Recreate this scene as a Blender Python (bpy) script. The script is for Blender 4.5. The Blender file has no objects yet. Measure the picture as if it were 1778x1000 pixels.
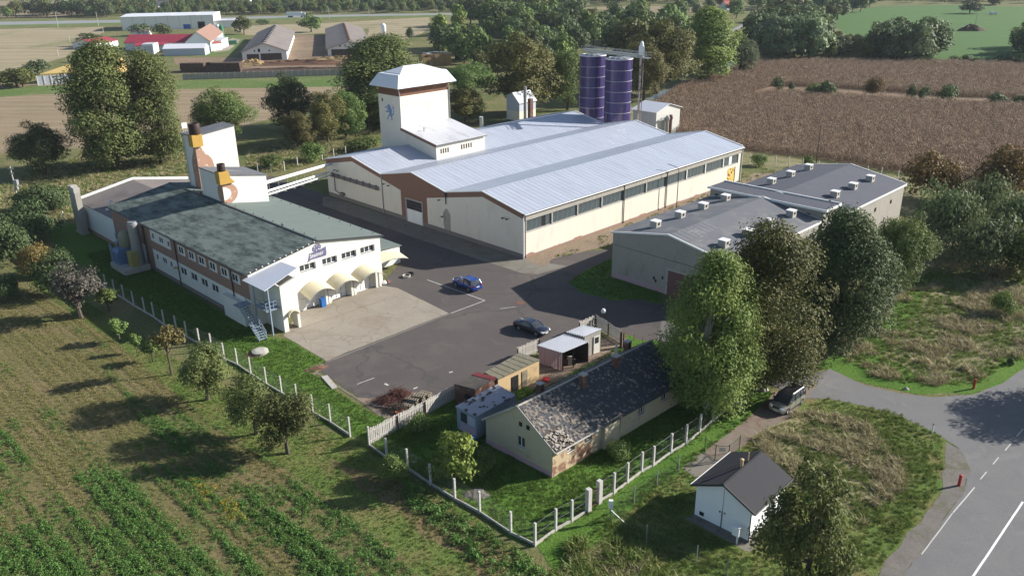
import bpy, bmesh, math, random
import numpy as np
from mathutils import Vector, Matrix

rng = np.random.default_rng(7)
random.seed(7)
S = bpy.context.scene
C = S.collection

# ------------------------------------------------------------------ camera
F_PX, PITCH, ROLL, CAM_H = 1417.6, 0.38559, -0.01249, 43.0
_cp, _sp, _c, _s = math.cos(PITCH), math.sin(PITCH), math.cos(ROLL), math.sin(ROLL)
_right, _up, _fwd = np.array([1., 0, 0]), np.array([0, _sp, _cp]), np.array([0, _cp, -_sp])
CAM_M = np.array([_c * _right + _s * _up, -_s * _right + _c * _up, _fwd])
CAM_P = np.array([0, 0, CAM_H])
cam_d = bpy.data.cameras.new('camera')
cam = bpy.data.objects.new('camera', cam_d)
C.objects.link(cam)
cam_d.sensor_fit = 'HORIZONTAL'
cam_d.sensor_width = 36.0
cam_d.lens = 36.0 * F_PX / 1778.0
cam_d.clip_start, cam_d.clip_end = 0.5, 20000
mr = Matrix((CAM_M[0], CAM_M[1], -CAM_M[2])).transposed().to_4x4()
cam.matrix_world = Matrix.Translation((0, 0, CAM_H)) @ mr
S.camera = cam

# ------------------------------------------------------------------ world, sun, exposure
SUN_AZ, SUN_EL = math.radians(15.0), math.radians(25.0)      # azimuth from +X towards +Y
W = bpy.data.worlds.new('World')
S.world = W
W.use_nodes = True
nt = W.node_tree
nt.nodes.clear()
sky = nt.nodes.new('ShaderNodeTexSky')
sky.sky_type = 'NISHITA'
sky.sun_disc = False
sky.sun_elevation = SUN_EL
sky.sun_rotation = math.pi / 2 - SUN_AZ
sky.altitude = 200
sky.air_density, sky.dust_density, sky.ozone_density = 1.0, 0.9, 1.5
bg = nt.nodes.new('ShaderNodeBackground')
bg.inputs['Strength'].default_value = 0.075
wo = nt.nodes.new('ShaderNodeOutputWorld')
nt.links.new(sky.outputs[0], bg.inputs[0])
nt.links.new(bg.outputs[0], wo.inputs[0])
sd = bpy.data.lights.new('sun', 'SUN')
sd.energy = 5.0
sd.angle = math.radians(0.5)
sd.color = (1.0, 0.95, 0.87)
sun = bpy.data.objects.new('sun', sd)
C.objects.link(sun)
sv = Vector((math.cos(SUN_EL) * math.cos(SUN_AZ), math.cos(SUN_EL) * math.sin(SUN_AZ), math.sin(SUN_EL)))
sun.rotation_euler = sv.to_track_quat('Z', 'Y').to_euler()
sun.location = sv * 300
S.view_settings.view_transform = 'Standard'
S.view_settings.look = 'None'
S.view_settings.exposure = 1.0
S.view_settings.gamma = 1.0
S.view_settings.use_curve_mapping = False
S.render.engine = 'CYCLES'
S.cycles.max_bounces = 6
S.cycles.diffuse_bounces = 3
S.cycles.glossy_bounces = 2
S.cycles.transmission_bounces = 4
S.cycles.transparent_max_bounces = 8
S.cycles.volume_bounces = 0


# ------------------------------------------------------------------ measuring helpers
def G(px, py, z=0.0):
    """point of the place, at height z, seen at a pixel of the 1778 x 1000 photograph"""
    d = CAM_M.T @ np.array([(px - 889) / F_PX, -(py - 500) / F_PX, 1.0])
    p = CAM_P + d * ((z - CAM_H) / d[2])
    return Vector((float(p[0]), float(p[1]), float(z)))


def PX(p):
    q = CAM_M @ (np.array(p, float) - CAM_P)
    return 889 + F_PX * q[0] / q[2], 500 - F_PX * q[1] / q[2]


def hgt(b, top):
    """height of an upright thing standing at point b whose top is at pixel row top"""
    lo, hi = 0.0, 80.0
    for _ in range(40):
        m = (lo + hi) / 2
        if PX((b[0], b[1], m))[1] > top:
            lo = m
        else:
            hi = m
    return lo


def px_m(b):
    """source pixels per metre at point b"""
    q = CAM_M @ (np.array((b[0], b[1], 1.0)) - CAM_P)
    return F_PX / q[2]


class Frame:
    def __init__(s, o, deg):
        s.o, s.th = o, math.radians(deg)

    def on(s, axis, val, px, py):
        d = CAM_M.T @ np.array([(px - 889) / F_PX, -(py - 500) / F_PX, 1.0])
        c, n = math.cos(s.th), math.sin(s.th)
        R = np.array([[c, n, 0], [-n, c, 0], [0, 0, 1]])
        ol, dl = R @ (CAM_P - np.array([s.o[0], s.o[1], 0])), R @ d
        i = 'xyz'.index(axis)
        return Vector(ol + dl * ((val - ol[i]) / dl[i]))

    def world(s, x, y, z=0):
        c, n = math.cos(s.th), math.sin(s.th)
        return Vector((s.o[0] + c * x - n * y, s.o[1] + n * x + c * y, z))


# ------------------------------------------------------------------ mesh builder
class MB:
    def __init__(s, skew=0.0):
        s.v, s.f, s.m, s.k = [], [], [], skew

    def add(s, pts):
        i = len(s.v)
        s.v += [(p[0] + s.k * p[1], p[1], p[2]) for p in pts]
        return i

    def poly(s, pts, m=0):
        i = s.add(pts)
        s.f.append(tuple(range(i, i + len(pts))))
        s.m.append(m)

    def ext(s, pts, vec, m=0):
        """closed prism: polygon pts swept along vec"""
        n = len(pts)
        v = Vector(vec)
        i = s.add(pts)
        s.add([Vector(p) + v for p in pts])
        s.f.append(tuple(range(i + n - 1, i - 1, -1)))
        s.f.append(tuple(range(i + n, i + 2 * n)))
        s.m += [m, m]
        for k in range(n):
            a, b = i + k, i + (k + 1) % n
            s.f.append((a, b, b + n, a + n))
            s.m.append(m)

    def box(s, x0, x1, y0, y1, z0, z1, m=0):
        s.ext([(x0, y0, z0), (x1, y0, z0), (x1, y1, z0), (x0, y1, z0)], (0, 0, z1 - z0), m)

    def bar(s, p0, p1, w, h, m=0, up=(0, 0, 1)):
        p0, p1 = Vector(p0), Vector(p1)
        d = (p1 - p0).normalized()
        u = Vector(up)
        if abs(d.dot(u)) > 0.98:
            u = Vector((1, 0, 0))
        a = d.cross(u).normalized()
        b = a.cross(d)
        a, b = a * w / 2, b * h / 2
        s.ext([p0 - a - b, p0 + a - b, p0 + a + b, p0 - a + b], p1 - p0, m)

    def tube(s, pts, r, n=8, m=0, caps=True):
        pts = [Vector(p) for p in pts]
        rs = r if isinstance(r, (list, tuple)) else [r] * len(pts)
        rings = []
        for k, p in enumerate(pts):
            d = (pts[min(k + 1, len(pts) - 1)] - pts[max(k - 1, 0)]).normalized()
            u = Vector((0, 0, 1)) if abs(d.z) < 0.9 else Vector((1, 0, 0))
            a = d.cross(u).normalized()
            b = a.cross(d)
            rings.append(s.add([p + (a * math.cos(t) + b * math.sin(t)) * rs[k]
                                for t in [2 * math.pi * j / n for j in range(n)]]))
        for k in range(len(rings) - 1):
            for j in range(n):
                j2 = (j + 1) % n
                s.f.append((rings[k] + j, rings[k] + j2, rings[k + 1] + j2, rings[k + 1] + j))
                s.m.append(m)
        if caps:
            s.f.append(tuple(rings[0] + j for j in range(n - 1, -1, -1)))
            s.f.append(tuple(rings[-1] + j for j in range(n)))
            s.m += [m, m]

    def lathe(s, c, prof, n=24, m=0):
        """prof: list of (r, z) around vertical axis at c"""
        rings = [s.add([(c[0] + r * math.cos(t), c[1] + r * math.sin(t), c[2] + z)
                        for t in [2 * math.pi * j / n for j in range(n)]]) for r, z in prof]
        for k in range(len(rings) - 1):
            for j in range(n):
                j2 = (j + 1) % n
                s.f.append((rings[k] + j, rings[k] + j2, rings[k + 1] + j2, rings[k + 1] + j))
                s.m.append(m)
        s.f.append(tuple(rings[0] + j for j in range(n - 1, -1, -1)))
        s.f.append(tuple(rings[-1] + j for j in range(n)))
        s.m += [m, m]

    def holed(s, x0, x1, z0, z1, holes, place, depth=0.15, m=0, mr=None):
        """wall sheet x0..x1, z0..z1 with rectangular holes and their reveals"""
        xs = sorted({x0, x1} | {min(max(v, x0), x1) for h in holes for v in h[:2]})
        zs = sorted({z0, z1} | {min(max(v, z0), z1) for h in holes for v in h[2:4]})
        for a, b in zip(xs, xs[1:]):
            for c, d in zip(zs, zs[1:]):
                mx, mz = (a + b) / 2, (c + d) / 2
                if any(h[0] < mx < h[1] and h[2] < mz < h[3] for h in holes):
                    continue
                s.poly([place(a, c, 0), place(b, c, 0), place(b, d, 0), place(a, d, 0)], m)
        mr = m if mr is None else mr
        for h in holes:
            a, b, c, d = h[:4]
            q = [(a, c), (b, c), (b, d), (a, d)]
            for k in range(4):
                p, r = q[k], q[(k + 1) % 4]
                s.poly([place(p[0], p[1], 0), place(r[0], r[1], 0),
                        place(r[0], r[1], depth), place(p[0], p[1], depth)], mr)

    def mesh(s, name, mats, smooth=False, fix=True):
        me = bpy.data.meshes.new(name)
        me.from_pydata([tuple(v) for v in s.v], [], s.f)
        for mt in (mats if isinstance(mats, (list, tuple)) else [mats]):
            me.materials.append(mt)
        me.polygons.foreach_set('material_index', s.m)
        if fix:
            bm = bmesh.new()
            bm.from_mesh(me)
            bmesh.ops.recalc_face_normals(bm, faces=bm.faces)
            bm.to_mesh(me)
            bm.free()
        if smooth:
            me.polygons.foreach_set('use_smooth', [True] * len(me.polygons))
            me.set_sharp_from_angle(angle=math.radians(40))
        me.update()
        return me

    def build(s, name, mats, parent=None, smooth=False, loc=None, rz=0.0, fix=True):
        return link(name, s.mesh(name, mats, smooth, fix), parent, loc, rz)


def link(name, me, parent=None, loc=None, rz=0.0, scale=None):
    o = bpy.data.objects.new(name, me)
    C.objects.link(o)
    o.parent = parent
    if loc is not None:
        o.location = loc
    o.rotation_euler = (0, 0, rz)
    if scale is not None:
        o.scale = scale
    return o


def tag(o, label, cat, group=None):
    o['label'], o['category'] = label, cat
    if group:
        o['group'] = group
    return o


def thing(name, label, cat, loc=(0, 0, 0), rz=0.0, group=None):
    o = link(name, None, None, loc, rz)
    o.empty_display_size = 0.3
    return tag(o, label, cat, group)


def dup(root, loc=None, rz=None, label=None, group=None, scale=None):
    def cp(o, par):
        c = o.copy()
        C.objects.link(c)
        c.parent = par
        for ch in o.children:
            cp(ch, c)
        return c
    r = cp(root, None)
    if loc is not None:
        r.location = loc
    if rz is not None:
        r.rotation_euler = (0, 0, rz)
    if label:
        r['label'] = label
    if group:
        r['group'] = group
    if scale:
        r.scale = scale
    return r


def struct(o):
    o['kind'] = 'structure'
    return o


# ------------------------------------------------------------------ materials
def nodes_of(name):
    m = bpy.data.materials.new(name)
    m.use_nodes = True
    n = m.node_tree.nodes
    n.clear()
    out = n.new('ShaderNodeOutputMaterial')
    b = n.new('ShaderNodeBsdfPrincipled')
    m.node_tree.links.new(b.outputs[0], out.inputs[0])
    return m, m.node_tree, b


def ramp(t, fac, stops):
    r = t.nodes.new('ShaderNodeValToRGB')
    e = r.color_ramp.elements
    while len(e) < len(stops):
        e.new(0.5)
    for k, (p, c) in enumerate(stops):
        e[k].position = p
        e[k].color = (c[0], c[1], c[2], 1)
    t.links.new(fac, r.inputs[0])
    return r.outputs[0]


def noise(t, vec, scale, detail=6, rough=0.6, dist=0.0):
    n = t.nodes.new('ShaderNodeTexNoise')
    n.inputs['Scale'].default_value = scale
    n.inputs['Detail'].default_value = detail
    n.inputs['Roughness'].default_value = rough
    n.inputs['Distortion'].default_value = dist
    if vec is not None:
        t.links.new(vec, n.inputs['Vector'])
    return n.outputs['Fac']


def mixc(t, fac, a, b, blend='MIX'):
    m = t.nodes.new('ShaderNodeMix')
    m.data_type = 'RGBA'
    m.blend_type = blend
    for s, v in ((m.inputs[0], fac), (m.inputs[6], a), (m.inputs[7], b)):
        if hasattr(v, 'node'):
            t.links.new(v, s)
        elif isinstance(v, (int, float)):
            s.default_value = v
        else:
            s.default_value = (v[0], v[1], v[2], 1)
    return m.outputs[2]


def math_n(t, op, a, b=None, c=None, clamp=False):
    m = t.nodes.new('ShaderNodeMath')
    m.operation = op
    m.use_clamp = clamp
    for s, v in zip(m.inputs, (a, b, c)):
        if v is None:
            continue
        if hasattr(v, 'node'):
            t.links.new(v, s)
        else:
            s.default_value = v
    return m.outputs[0]


def coords(t, world=False, scale=None, rot=0.0):
    if world:
        v = t.nodes.new('ShaderNodeNewGeometry').outputs['Position']
    else:
        v = t.nodes.new('ShaderNodeTexCoord').outputs['Object']
    if scale is not None or rot:
        mp = t.nodes.new('ShaderNodeMapping')
        mp.vector_type = 'POINT'
        mp.inputs['Rotation'].default_value = (0, 0, rot)
        if scale is not None:
            mp.inputs['Scale'].default_value = scale
        t.links.new(v, mp.inputs['Vector'])
        v = mp.outputs[0]
    return v


def bump(t, b, h, strength, dist=0.05):
    n = t.nodes.new('ShaderNodeBump')
    n.inputs['Strength'].default_value = strength
    n.inputs['Distance'].default_value = dist
    t.links.new(h, n.inputs['Height'])
    t.links.new(n.outputs[0], b.inputs['Normal'])


def mat(name, c1, c2=None, scale=3.0, rough=0.8, metal=0.0, bmp=0.25, stains=None, stain_scale=0.5, stain_pos=(0.5, 0.62),
        spec=0.3, stretch=None, fine=True, world=False, lines=None):
    """noise-mottled surface; stains: colour of blotches of their own shape; lines: (axis, period, colour, width)"""
    m, t, b = nodes_of(name)
    c2 = c2 or tuple(v * 0.82 for v in c1)
    v = coords(t, world, stretch)
    f = noise(t, v, scale, 8, 0.65)
    col = ramp(t, f, [(0.3, c1), (0.7, c2)])
    if fine:
        f2 = noise(t, v, scale * 9, 4, 0.7)
        col = mixc(t, 0.35, col, ramp(t, f2, [(0.3, tuple(x * 0.75 for x in c1)), (0.7, tuple(min(1, x * 1.2) for x in c1))]))
    if stains:
        f3 = noise(t, v, stain_scale, 8, 0.7)
        k = ramp(t, f3, [(stain_pos[0], (0, 0, 0)), (stain_pos[1], (1, 1, 1))])
        col = mixc(t, k, col, stains)
    if lines:
        sep = t.nodes.new('ShaderNodeSeparateXYZ')
        t.links.new(coords(t, world), sep.inputs[0])
        for ax, per, lc, wd, st in lines:
            a = math_n(t, 'FRACT', math_n(t, 'DIVIDE', sep.outputs['XYZ'.index(ax)], per))
            k = math_n(t, 'MULTIPLY', math_n(t, 'LESS_THAN', a, wd / per), st)
            col = mixc(t, k, col, lc)
    t.links.new(col, b.inputs['Base Color'])
    b.inputs['Roughness'].default_value = rough
    b.inputs['Metallic'].default_value = metal
    b.inputs['Specular IOR Level'].default_value = spec
    if bmp:
        bump(t, b, noise(t, v, scale * 6, 6, 0.7), bmp, 0.03)
    return m


def glass_dark(name, col=(0.03, 0.035, 0.04), rough=0.08):
    m, t, b = nodes_of(name)
    t.links.new(ramp(t, noise(t, coords(t), 1.3, 3), [(0.3, col), (0.7, tuple(x * 1.8 for x in col))]), b.inputs['Base Color'])
    b.inputs['Roughness'].default_value = rough
    b.inputs['Specular IOR Level'].default_value = 0.6
    return m


def paint(name, col, rough=0.25, coat=0.8, metal=0.3):
    m, t, b = nodes_of(name)
    f = noise(t, coords(t), 2.0, 5)
    t.links.new(ramp(t, f, [(0.3, col), (0.75, tuple(x * 0.8 for x in col))]), b.inputs['Base Color'])
    b.inputs['Roughness'].default_value = rough
    b.inputs['Metallic'].default_value = metal
    b.inputs['Coat Weight'].default_value = coat
    b.inputs['Coat Roughness'].default_value = 0.08
    return m


M = {}
M['cream'] = mat('cream_render', (0.66, 0.61, 0.525), (0.61, 0.565, 0.48), 0.8, 0.9, bmp=0.15, stains=(0.52, 0.475, 0.40), stain_scale=0.5, stain_pos=(0.54, 0.8), stretch=(1, 1, 0.4))
M['white'] = mat('white_render', (0.72, 0.72, 0.70), (0.66, 0.66, 0.64), 0.9, 0.9, bmp=0.12)
M['offwhite'] = mat('offwhite_render', (0.67, 0.655, 0.60), (0.62, 0.605, 0.55), 0.9, 0.9, bmp=0.12, stains=(0.5, 0.47, 0.4), stain_scale=0.6, stain_pos=(0.6, 0.8))
M['brown'] = mat('terracotta_render', (0.215, 0.118, 0.085), (0.19, 0.104, 0.075), 0.8, 0.9, bmp=0.15)
M['brown2'] = mat('dusty_brown_render', (0.29, 0.18, 0.14), (0.25, 0.155, 0.12), 0.8, 0.9, bmp=0.15)
M['plinth'] = mat('grey_plinth', (0.20, 0.18, 0.17), (0.15, 0.13, 0.125), 1.5, 0.9)
M['metal_roof'] = mat('pale_metal_sheet_roof', (0.40, 0.432, 0.505), (0.355, 0.385, 0.455), 0.12, 0.45, 0.1, bmp=0.05, stains=(0.31, 0.32, 0.36), stain_scale=0.7, stain_pos=(0.52, 0.8), stretch=(1, 0.16, 0.16), spec=0.5)
M['tower_roof'] = mat('white_metal_sheet', (0.66, 0.67, 0.70), (0.62, 0.63, 0.67), 0.6, 0.45, 0.05, bmp=0.05, spec=0.5)
M['annex_roof'] = mat('light_grey_sheet_roof', (0.52, 0.53, 0.56), (0.44, 0.45, 0.48), 0.5, 0.5, 0.05, bmp=0.1, stains=(0.30, 0.30, 0.31), stain_scale=0.5, stain_pos=(0.52, 0.75), stretch=(1, 0.3, 1))
M['green_roof'] = mat('weathered_green_felt', (0.135, 0.165, 0.152), (0.108, 0.136, 0.126), 0.5, 0.9, bmp=0.3)
M['green_roof_worn'] = mat('worn_green_felt', (0.150, 0.182, 0.165), (0.105, 0.132, 0.12), 0.9, 0.9, bmp=0.5, stains=(0.042, 0.058, 0.054), stain_scale=0.75, stain_pos=(0.42, 0.60), stretch=(1.0, 0.35, 1))
M['grey_felt'] = mat('grey_roofing_felt', (0.125, 0.13, 0.145), (0.10, 0.105, 0.118), 0.4, 0.85, bmp=0.3, stains=(0.18, 0.178, 0.175), stain_scale=0.25, stain_pos=(0.5, 0.66))
M['grey_felt_dark'] = mat('dark_roofing_felt', (0.080, 0.085, 0.105), (0.066, 0.070, 0.088), 0.5, 0.8, bmp=0.3, stains=(0.115, 0.118, 0.13), stain_scale=0.3, stain_pos=(0.58, 0.75))
M['grey_wall'] = mat('stained_grey_concrete', (0.34, 0.32, 0.28), (0.27, 0.255, 0.225), 0.7, 0.9, bmp=0.3, stains=(0.17, 0.155, 0.135), stain_scale=0.6, stain_pos=(0.55, 0.78), stretch=(1, 1, 0.35))
M['concrete'] = mat('weathered_concrete', (0.42, 0.40, 0.36), (0.33, 0.31, 0.28), 1.5, 0.9, bmp=0.3, stains=(0.2, 0.19, 0.17), stain_scale=1.5, stain_pos=(0.55, 0.75))
M['post'] = mat('concrete_post', (0.50, 0.48, 0.45), (0.38, 0.36, 0.33), 3, 0.9, bmp=0.3)
M['white_trim'] = mat('white_trim_paint', (0.74, 0.74, 0.73), (0.66, 0.66, 0.64), 2, 0.6, bmp=0.05)
M['pvc'] = mat('white_window_frame', (0.78, 0.78, 0.77), (0.72, 0.72, 0.71), 2, 0.4, bmp=0)
M['dark_metal'] = mat('dark_gutter_metal', (0.06, 0.062, 0.065), None, 2, 0.5, 0.3, bmp=0)
M['grey_metal'] = mat('galvanised_metal', (0.36, 0.37, 0.38), (0.28, 0.29, 0.30), 2, 0.45, 0.5, bmp=0.05)
M['steel'] = mat('bare_steel', (0.5, 0.51, 0.52), (0.38, 0.39, 0.4), 2, 0.35, 0.7, bmp=0.05)
M['rust'] = mat('rusty_steel', (0.17, 0.09, 0.055), (0.10, 0.055, 0.04), 3, 0.9, bmp=0.4)
M['glass'] = glass_dark('window_glass')
M['glass_strip'] = glass_dark('dusty_factory_glass', (0.055, 0.07, 0.075), 0.25)
M['black'] = mat('black_opening', (0.012, 0.012, 0.013), None, 3, 0.9, bmp=0)
M['yellow'] = mat('mustard_yellow_paint', (0.45, 0.28, 0.06), (0.38, 0.23, 0.05), 1.2, 0.7, bmp=0.1)
M['cap'] = mat('dark_brown_cap', (0.045, 0.025, 0.02), (0.03, 0.018, 0.016), 2, 0.6, bmp=0.1)
M['bottle'] = mat('flaking_bottle_paint', (0.38, 0.23, 0.165), (0.34, 0.20, 0.14), 0.9, 0.85, bmp=0.1, stains=(0.62, 0.585, 0.5), stain_scale=1.5, stain_pos=(0.60, 0.61))
M['blue'] = mat('blue_emblem_paint', (0.15, 0.23, 0.40), (0.22, 0.31, 0.47), 2, 0.8, bmp=0)
M['purple'] = mat('grey_purple_sign_paint', (0.11, 0.105, 0.19), (0.15, 0.145, 0.24), 2, 0.7, bmp=0)
M['silo'] = mat('violet_enamelled_steel', (0.040, 0.030, 0.125), (0.058, 0.044, 0.16), 0.35, 0.28, 0.2, bmp=0.04, spec=0.6, stretch=(1, 1, 0.2), stains=(0.11, 0.075, 0.17), stain_scale=0.5, stain_pos=(0.62, 0.8))
M['awning'] = mat('yellowed_awning_sheet', (0.60, 0.54, 0.38), (0.50, 0.44, 0.30), 1.2, 0.6, bmp=0.1, stains=(0.34, 0.29, 0.18), stain_scale=1.2, stain_pos=(0.56, 0.8))
M['asb_roof'] = mat('fibre_cement_sheet', (0.19, 0.165, 0.155), (0.15, 0.132, 0.122), 0.4, 0.9, bmp=0.2, stains=(0.11, 0.095, 0.09), stain_scale=0.15, stain_pos=(0.5, 0.7), lines=[('Y', 6.0, (0.16, 0.14, 0.13), 0.35, 0.7)])
M['corr'] = mat('corrugated_steel_sheet', (0.30, 0.32, 0.37), (0.23, 0.25, 0.29), 1.0, 0.45, 0.3, bmp=0.1, stains=(0.22, 0.22, 0.24), stain_scale=1.2, stain_pos=(0.58, 0.75))
M['plank'] = mat('grey_white_plank', (0.46, 0.44, 0.41), (0.33, 0.31, 0.28), 3, 0.9, bmp=0.3, stretch=(1, 1, 0.2))
M['wood_dark'] = mat('dark_weathered_wood', (0.085, 0.065, 0.05), (0.05, 0.038, 0.03), 3, 0.9, bmp=0.4)
M['brick'] = mat('old_brickwork', (0.15, 0.075, 0.055), (0.10, 0.052, 0.04), 4, 0.9, bmp=0.4, stains=(0.33, 0.28, 0.22), stain_scale=1.5, stain_pos=(0.55, 0.7))
M['ochre'] = mat('ochre_render', (0.52, 0.38, 0.21), (0.44, 0.31, 0.17), 1.2, 0.9, bmp=0.2, stains=(0.3, 0.22, 0.14), stain_scale=1.0, stain_pos=(0.56, 0.75))
M['old_wall'] = mat('flaking_cream_wall', (0.46, 0.41, 0.29), (0.38, 0.34, 0.25), 0.9, 0.9, bmp=0.25, stains=(0.22, 0.17, 0.13), stain_scale=0.6, stain_pos=(0.6, 0.74))
M['peeled'] = mat('peeled_wall_brick_and_plaster', (0.50, 0.40, 0.26), (0.40, 0.30, 0.19), 1.4, 0.95, bmp=0.5, stains=(0.22, 0.12, 0.08), stain_scale=1.1, stain_pos=(0.46, 0.56))
M['red_roof'] = mat('crimson_sheet_roof', (0.32, 0.035, 0.06), (0.27, 0.03, 0.05), 0.3, 0.5, bmp=0.05, lines=[('X', 3.0, (0.22, 0.03, 0.045), 0.3, 0.6)])
M['clay_roof'] = mat('faded_clay_roof', (0.25, 0.15, 0.115), (0.21, 0.125, 0.10), 0.4, 0.85, bmp=0.2)
M['red_tile'] = mat('red_tile_roof', (0.36, 0.10, 0.08), (0.30, 0.08, 0.06), 0.6, 0.85, bmp=0.2)
M['straw'] = mat('straw_bale', (0.34, 0.23, 0.11), (0.23, 0.15, 0.075), 2, 0.95, bmp=0.6)
M['dark_straw'] = mat('rotted_bale', (0.095, 0.06, 0.045), (0.06, 0.04, 0.03), 2, 0.95, bmp=0.6)
M['tarp'] = mat('yellow_tarpaulin', (0.50, 0.36, 0.13), (0.40, 0.29, 0.12), 0.4, 0.7, bmp=0.1)
M['pallet'] = mat('pallet_wood', (0.26, 0.22, 0.165), (0.17, 0.145, 0.11), 3, 0.9, bmp=0.3)
M['tyre'] = mat('tyre_rubber', (0.02, 0.02, 0.021), None, 5, 0.8, bmp=0.1)
M['rim'] = mat('alloy_rim', (0.45, 0.46, 0.47), None, 3, 0.3, 0.8, bmp=0)
M['red'] = mat('red_paint', (0.42, 0.03, 0.03), (0.36, 0.025, 0.025), 3, 0.5, bmp=0)
M['lamp_red'] = mat('tail_lamp_red', (0.30, 0.012, 0.015), None, 5, 0.2, bmp=0)
M['lamp'] = mat('headlamp_lens', (0.7, 0.72, 0.74), None, 5, 0.1, 0.2, bmp=0, spec=0.8)
M['plate'] = mat('white_number_plate', (0.75, 0.75, 0.74), None, 3, 0.4, bmp=0)
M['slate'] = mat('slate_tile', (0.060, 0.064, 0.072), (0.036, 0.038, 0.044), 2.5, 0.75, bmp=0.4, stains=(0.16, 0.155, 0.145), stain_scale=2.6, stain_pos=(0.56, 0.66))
M['slate_pale'] = mat('weathered_pale_tile', (0.19, 0.16, 0.13), (0.11, 0.095, 0.085), 2.5, 0.85, bmp=0.4, stains=(0.36, 0.33, 0.29), stain_scale=2.2, stain_pos=(0.54, 0.62))  # paler lichened tiles, their own colour, mixed among the dark slates
M['hut_roof'] = mat('anthracite_shingle', (0.030, 0.030, 0.036), (0.022, 0.022, 0.028), 1.5, 0.85, bmp=0.3)
M['hut_wall'] = mat('bright_white_render', (0.80, 0.81, 0.82), (0.76, 0.77, 0.78), 1.5, 0.85, bmp=0.08)
M['lilac'] = mat('lilac_panel', (0.42, 0.33, 0.42), (0.36, 0.29, 0.37), 1, 0.6, bmp=0.05)
M['wire'] = mat('fence_wire', (0.14, 0.15, 0.15), None, 3, 0.5, 0.3, bmp=0)
M['green_wire'] = mat('green_fence_wire', (0.05, 0.10, 0.06), None, 3, 0.5, bmp=0)
M['bark'] = mat('tree_bark', (0.10, 0.08, 0.06), (0.06, 0.048, 0.037), 3, 0.95, bmp=0.5)
M['birch_bark'] = mat('birch_bark', (0.55, 0.53, 0.48), (0.4, 0.38, 0.34), 2, 0.9, bmp=0.3, stains=(0.05, 0.045, 0.04), stain_scale=3, stain_pos=(0.56, 0.62), stretch=(1, 1, 3))
M['orange'] = mat('terracotta_pot', (0.42, 0.15, 0.06), None, 3, 0.8)
M['blue_plastic'] = mat('blue_plastic', (0.03, 0.13, 0.40), (0.025, 0.10, 0.32), 2, 0.45, bmp=0)
M['pale_blue_metal'] = mat('pale_blue_painted_steel', (0.27, 0.33, 0.40), (0.22, 0.28, 0.35), 1.5, 0.5, 0.1, bmp=0.1)
M['canopy_sheet'] = mat('pale_blue_grey_roof_sheet', (0.46, 0.49, 0.56), (0.42, 0.45, 0.52), 0.8, 0.5, 0.1, bmp=0.05)
M['pink'] = mat('pink_weathered_board', (0.42, 0.30, 0.32), (0.35, 0.25, 0.27), 1.5, 0.85, bmp=0.2, stretch=(3, 3, 0.3))
M['green_box'] = mat('green_container_paint', (0.04, 0.17, 0.09), None, 2, 0.5)
M['net'] = M['wire']

# ================================================================== the setting
from mathutils.geometry import tessellate_polygon
from mathutils import noise as mnoise


GB = 1.38


def grassmat(name, greens, dry, dry_pos=(0.5, 0.7), big=0.05, mid=0.35, fine=5.0, bmp=0.8, soil=None):
    m, t, b = nodes_of(name)
    v = coords(t, True)
    greens, dry = [tuple(x * GB for x in g) for g in greens], tuple(x * 1.2 for x in dry)
    c = ramp(t, noise(t, v, big, 8, 0.65), [(0.35, greens[0]), (0.65, greens[1])])
    k = ramp(t, noise(t, v, mid, 8, 0.7), [(dry_pos[0], (0, 0, 0)), (dry_pos[1], (1, 1, 1))])
    c = mixc(t, k, c, dry)
    if soil:
        k2 = ramp(t, noise(t, v, mid * 2.3, 7, 0.7, 1.0), [(0.6, (0, 0, 0)), (0.72, (1, 1, 1))])
        c = mixc(t, k2, c, soil)
    f = noise(t, v, fine, 5, 0.75)
    c = mixc(t, 1.0, c, ramp(t, f, [(0.25, (0.45, 0.45, 0.45)), (0.75, (1.5, 1.5, 1.5))]), 'MULTIPLY')
    t.links.new(c, b.inputs['Base Color'])
    b.inputs['Roughness'].default_value = 0.95
    b.inputs['Specular IOR Level'].default_value = 0.1
    bump(t, b, f, bmp, 0.25)
    return m


def rowmat(name, c1, c2, c3, period, ang, strength=0.5, big=0.03, bmp=0.6, c4=None):
    """field with drill rows running along the direction ang"""
    m, t, b = nodes_of(name)
    v = coords(t, True)
    vr = coords(t, True, None, -ang)
    sep = t.nodes.new('ShaderNodeSeparateXYZ')
    t.links.new(vr, sep.inputs[0])
    wob = math_n(t, 'MULTIPLY', noise(t, v, 0.12, 4), period * 0.9)
    ph = math_n(t, 'MULTIPLY', math_n(t, 'ADD', sep.outputs[1], wob), 2 * math.pi / period)
    row = math_n(t, 'MULTIPLY_ADD', math_n(t, 'SINE', ph), 0.5, 0.5)
    vs = coords(t, True, (0.10, 1.0, 1.0), -ang)
    streak = noise(t, vs, 0.22, 7, 0.7)
    c = ramp(t, noise(t, v, big, 8, 0.65), [(0.36, c1), (0.64, c2)])
    c = mixc(t, ramp(t, streak, [(0.42, (0, 0, 0)), (0.64, (1, 1, 1))]), c, c3)
    if c4:
        c = mixc(t, ramp(t, noise(t, v, big * 1.7, 7, 0.7), [(0.54, (0, 0, 0)), (0.68, (1, 1, 1))]), c, c4)
    fine = noise(t, v, 3.5, 6, 0.75)
    c = mixc(t, math_n(t, 'MULTIPLY', row, strength), c, tuple(x * 0.5 for x in c1))
    c = mixc(t, 1.0, c, ramp(t, fine, [(0.25, (0.55, 0.55, 0.55)), (0.75, (1.4, 1.4, 1.4))]), 'MULTIPLY')
    t.links.new(c, b.inputs['Base Color'])
    b.inputs['Roughness'].default_value = 0.95
    b.inputs['Specular IOR Level'].default_value = 0.1
    bump(t, b, fine, bmp, 0.2)
    return m


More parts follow.
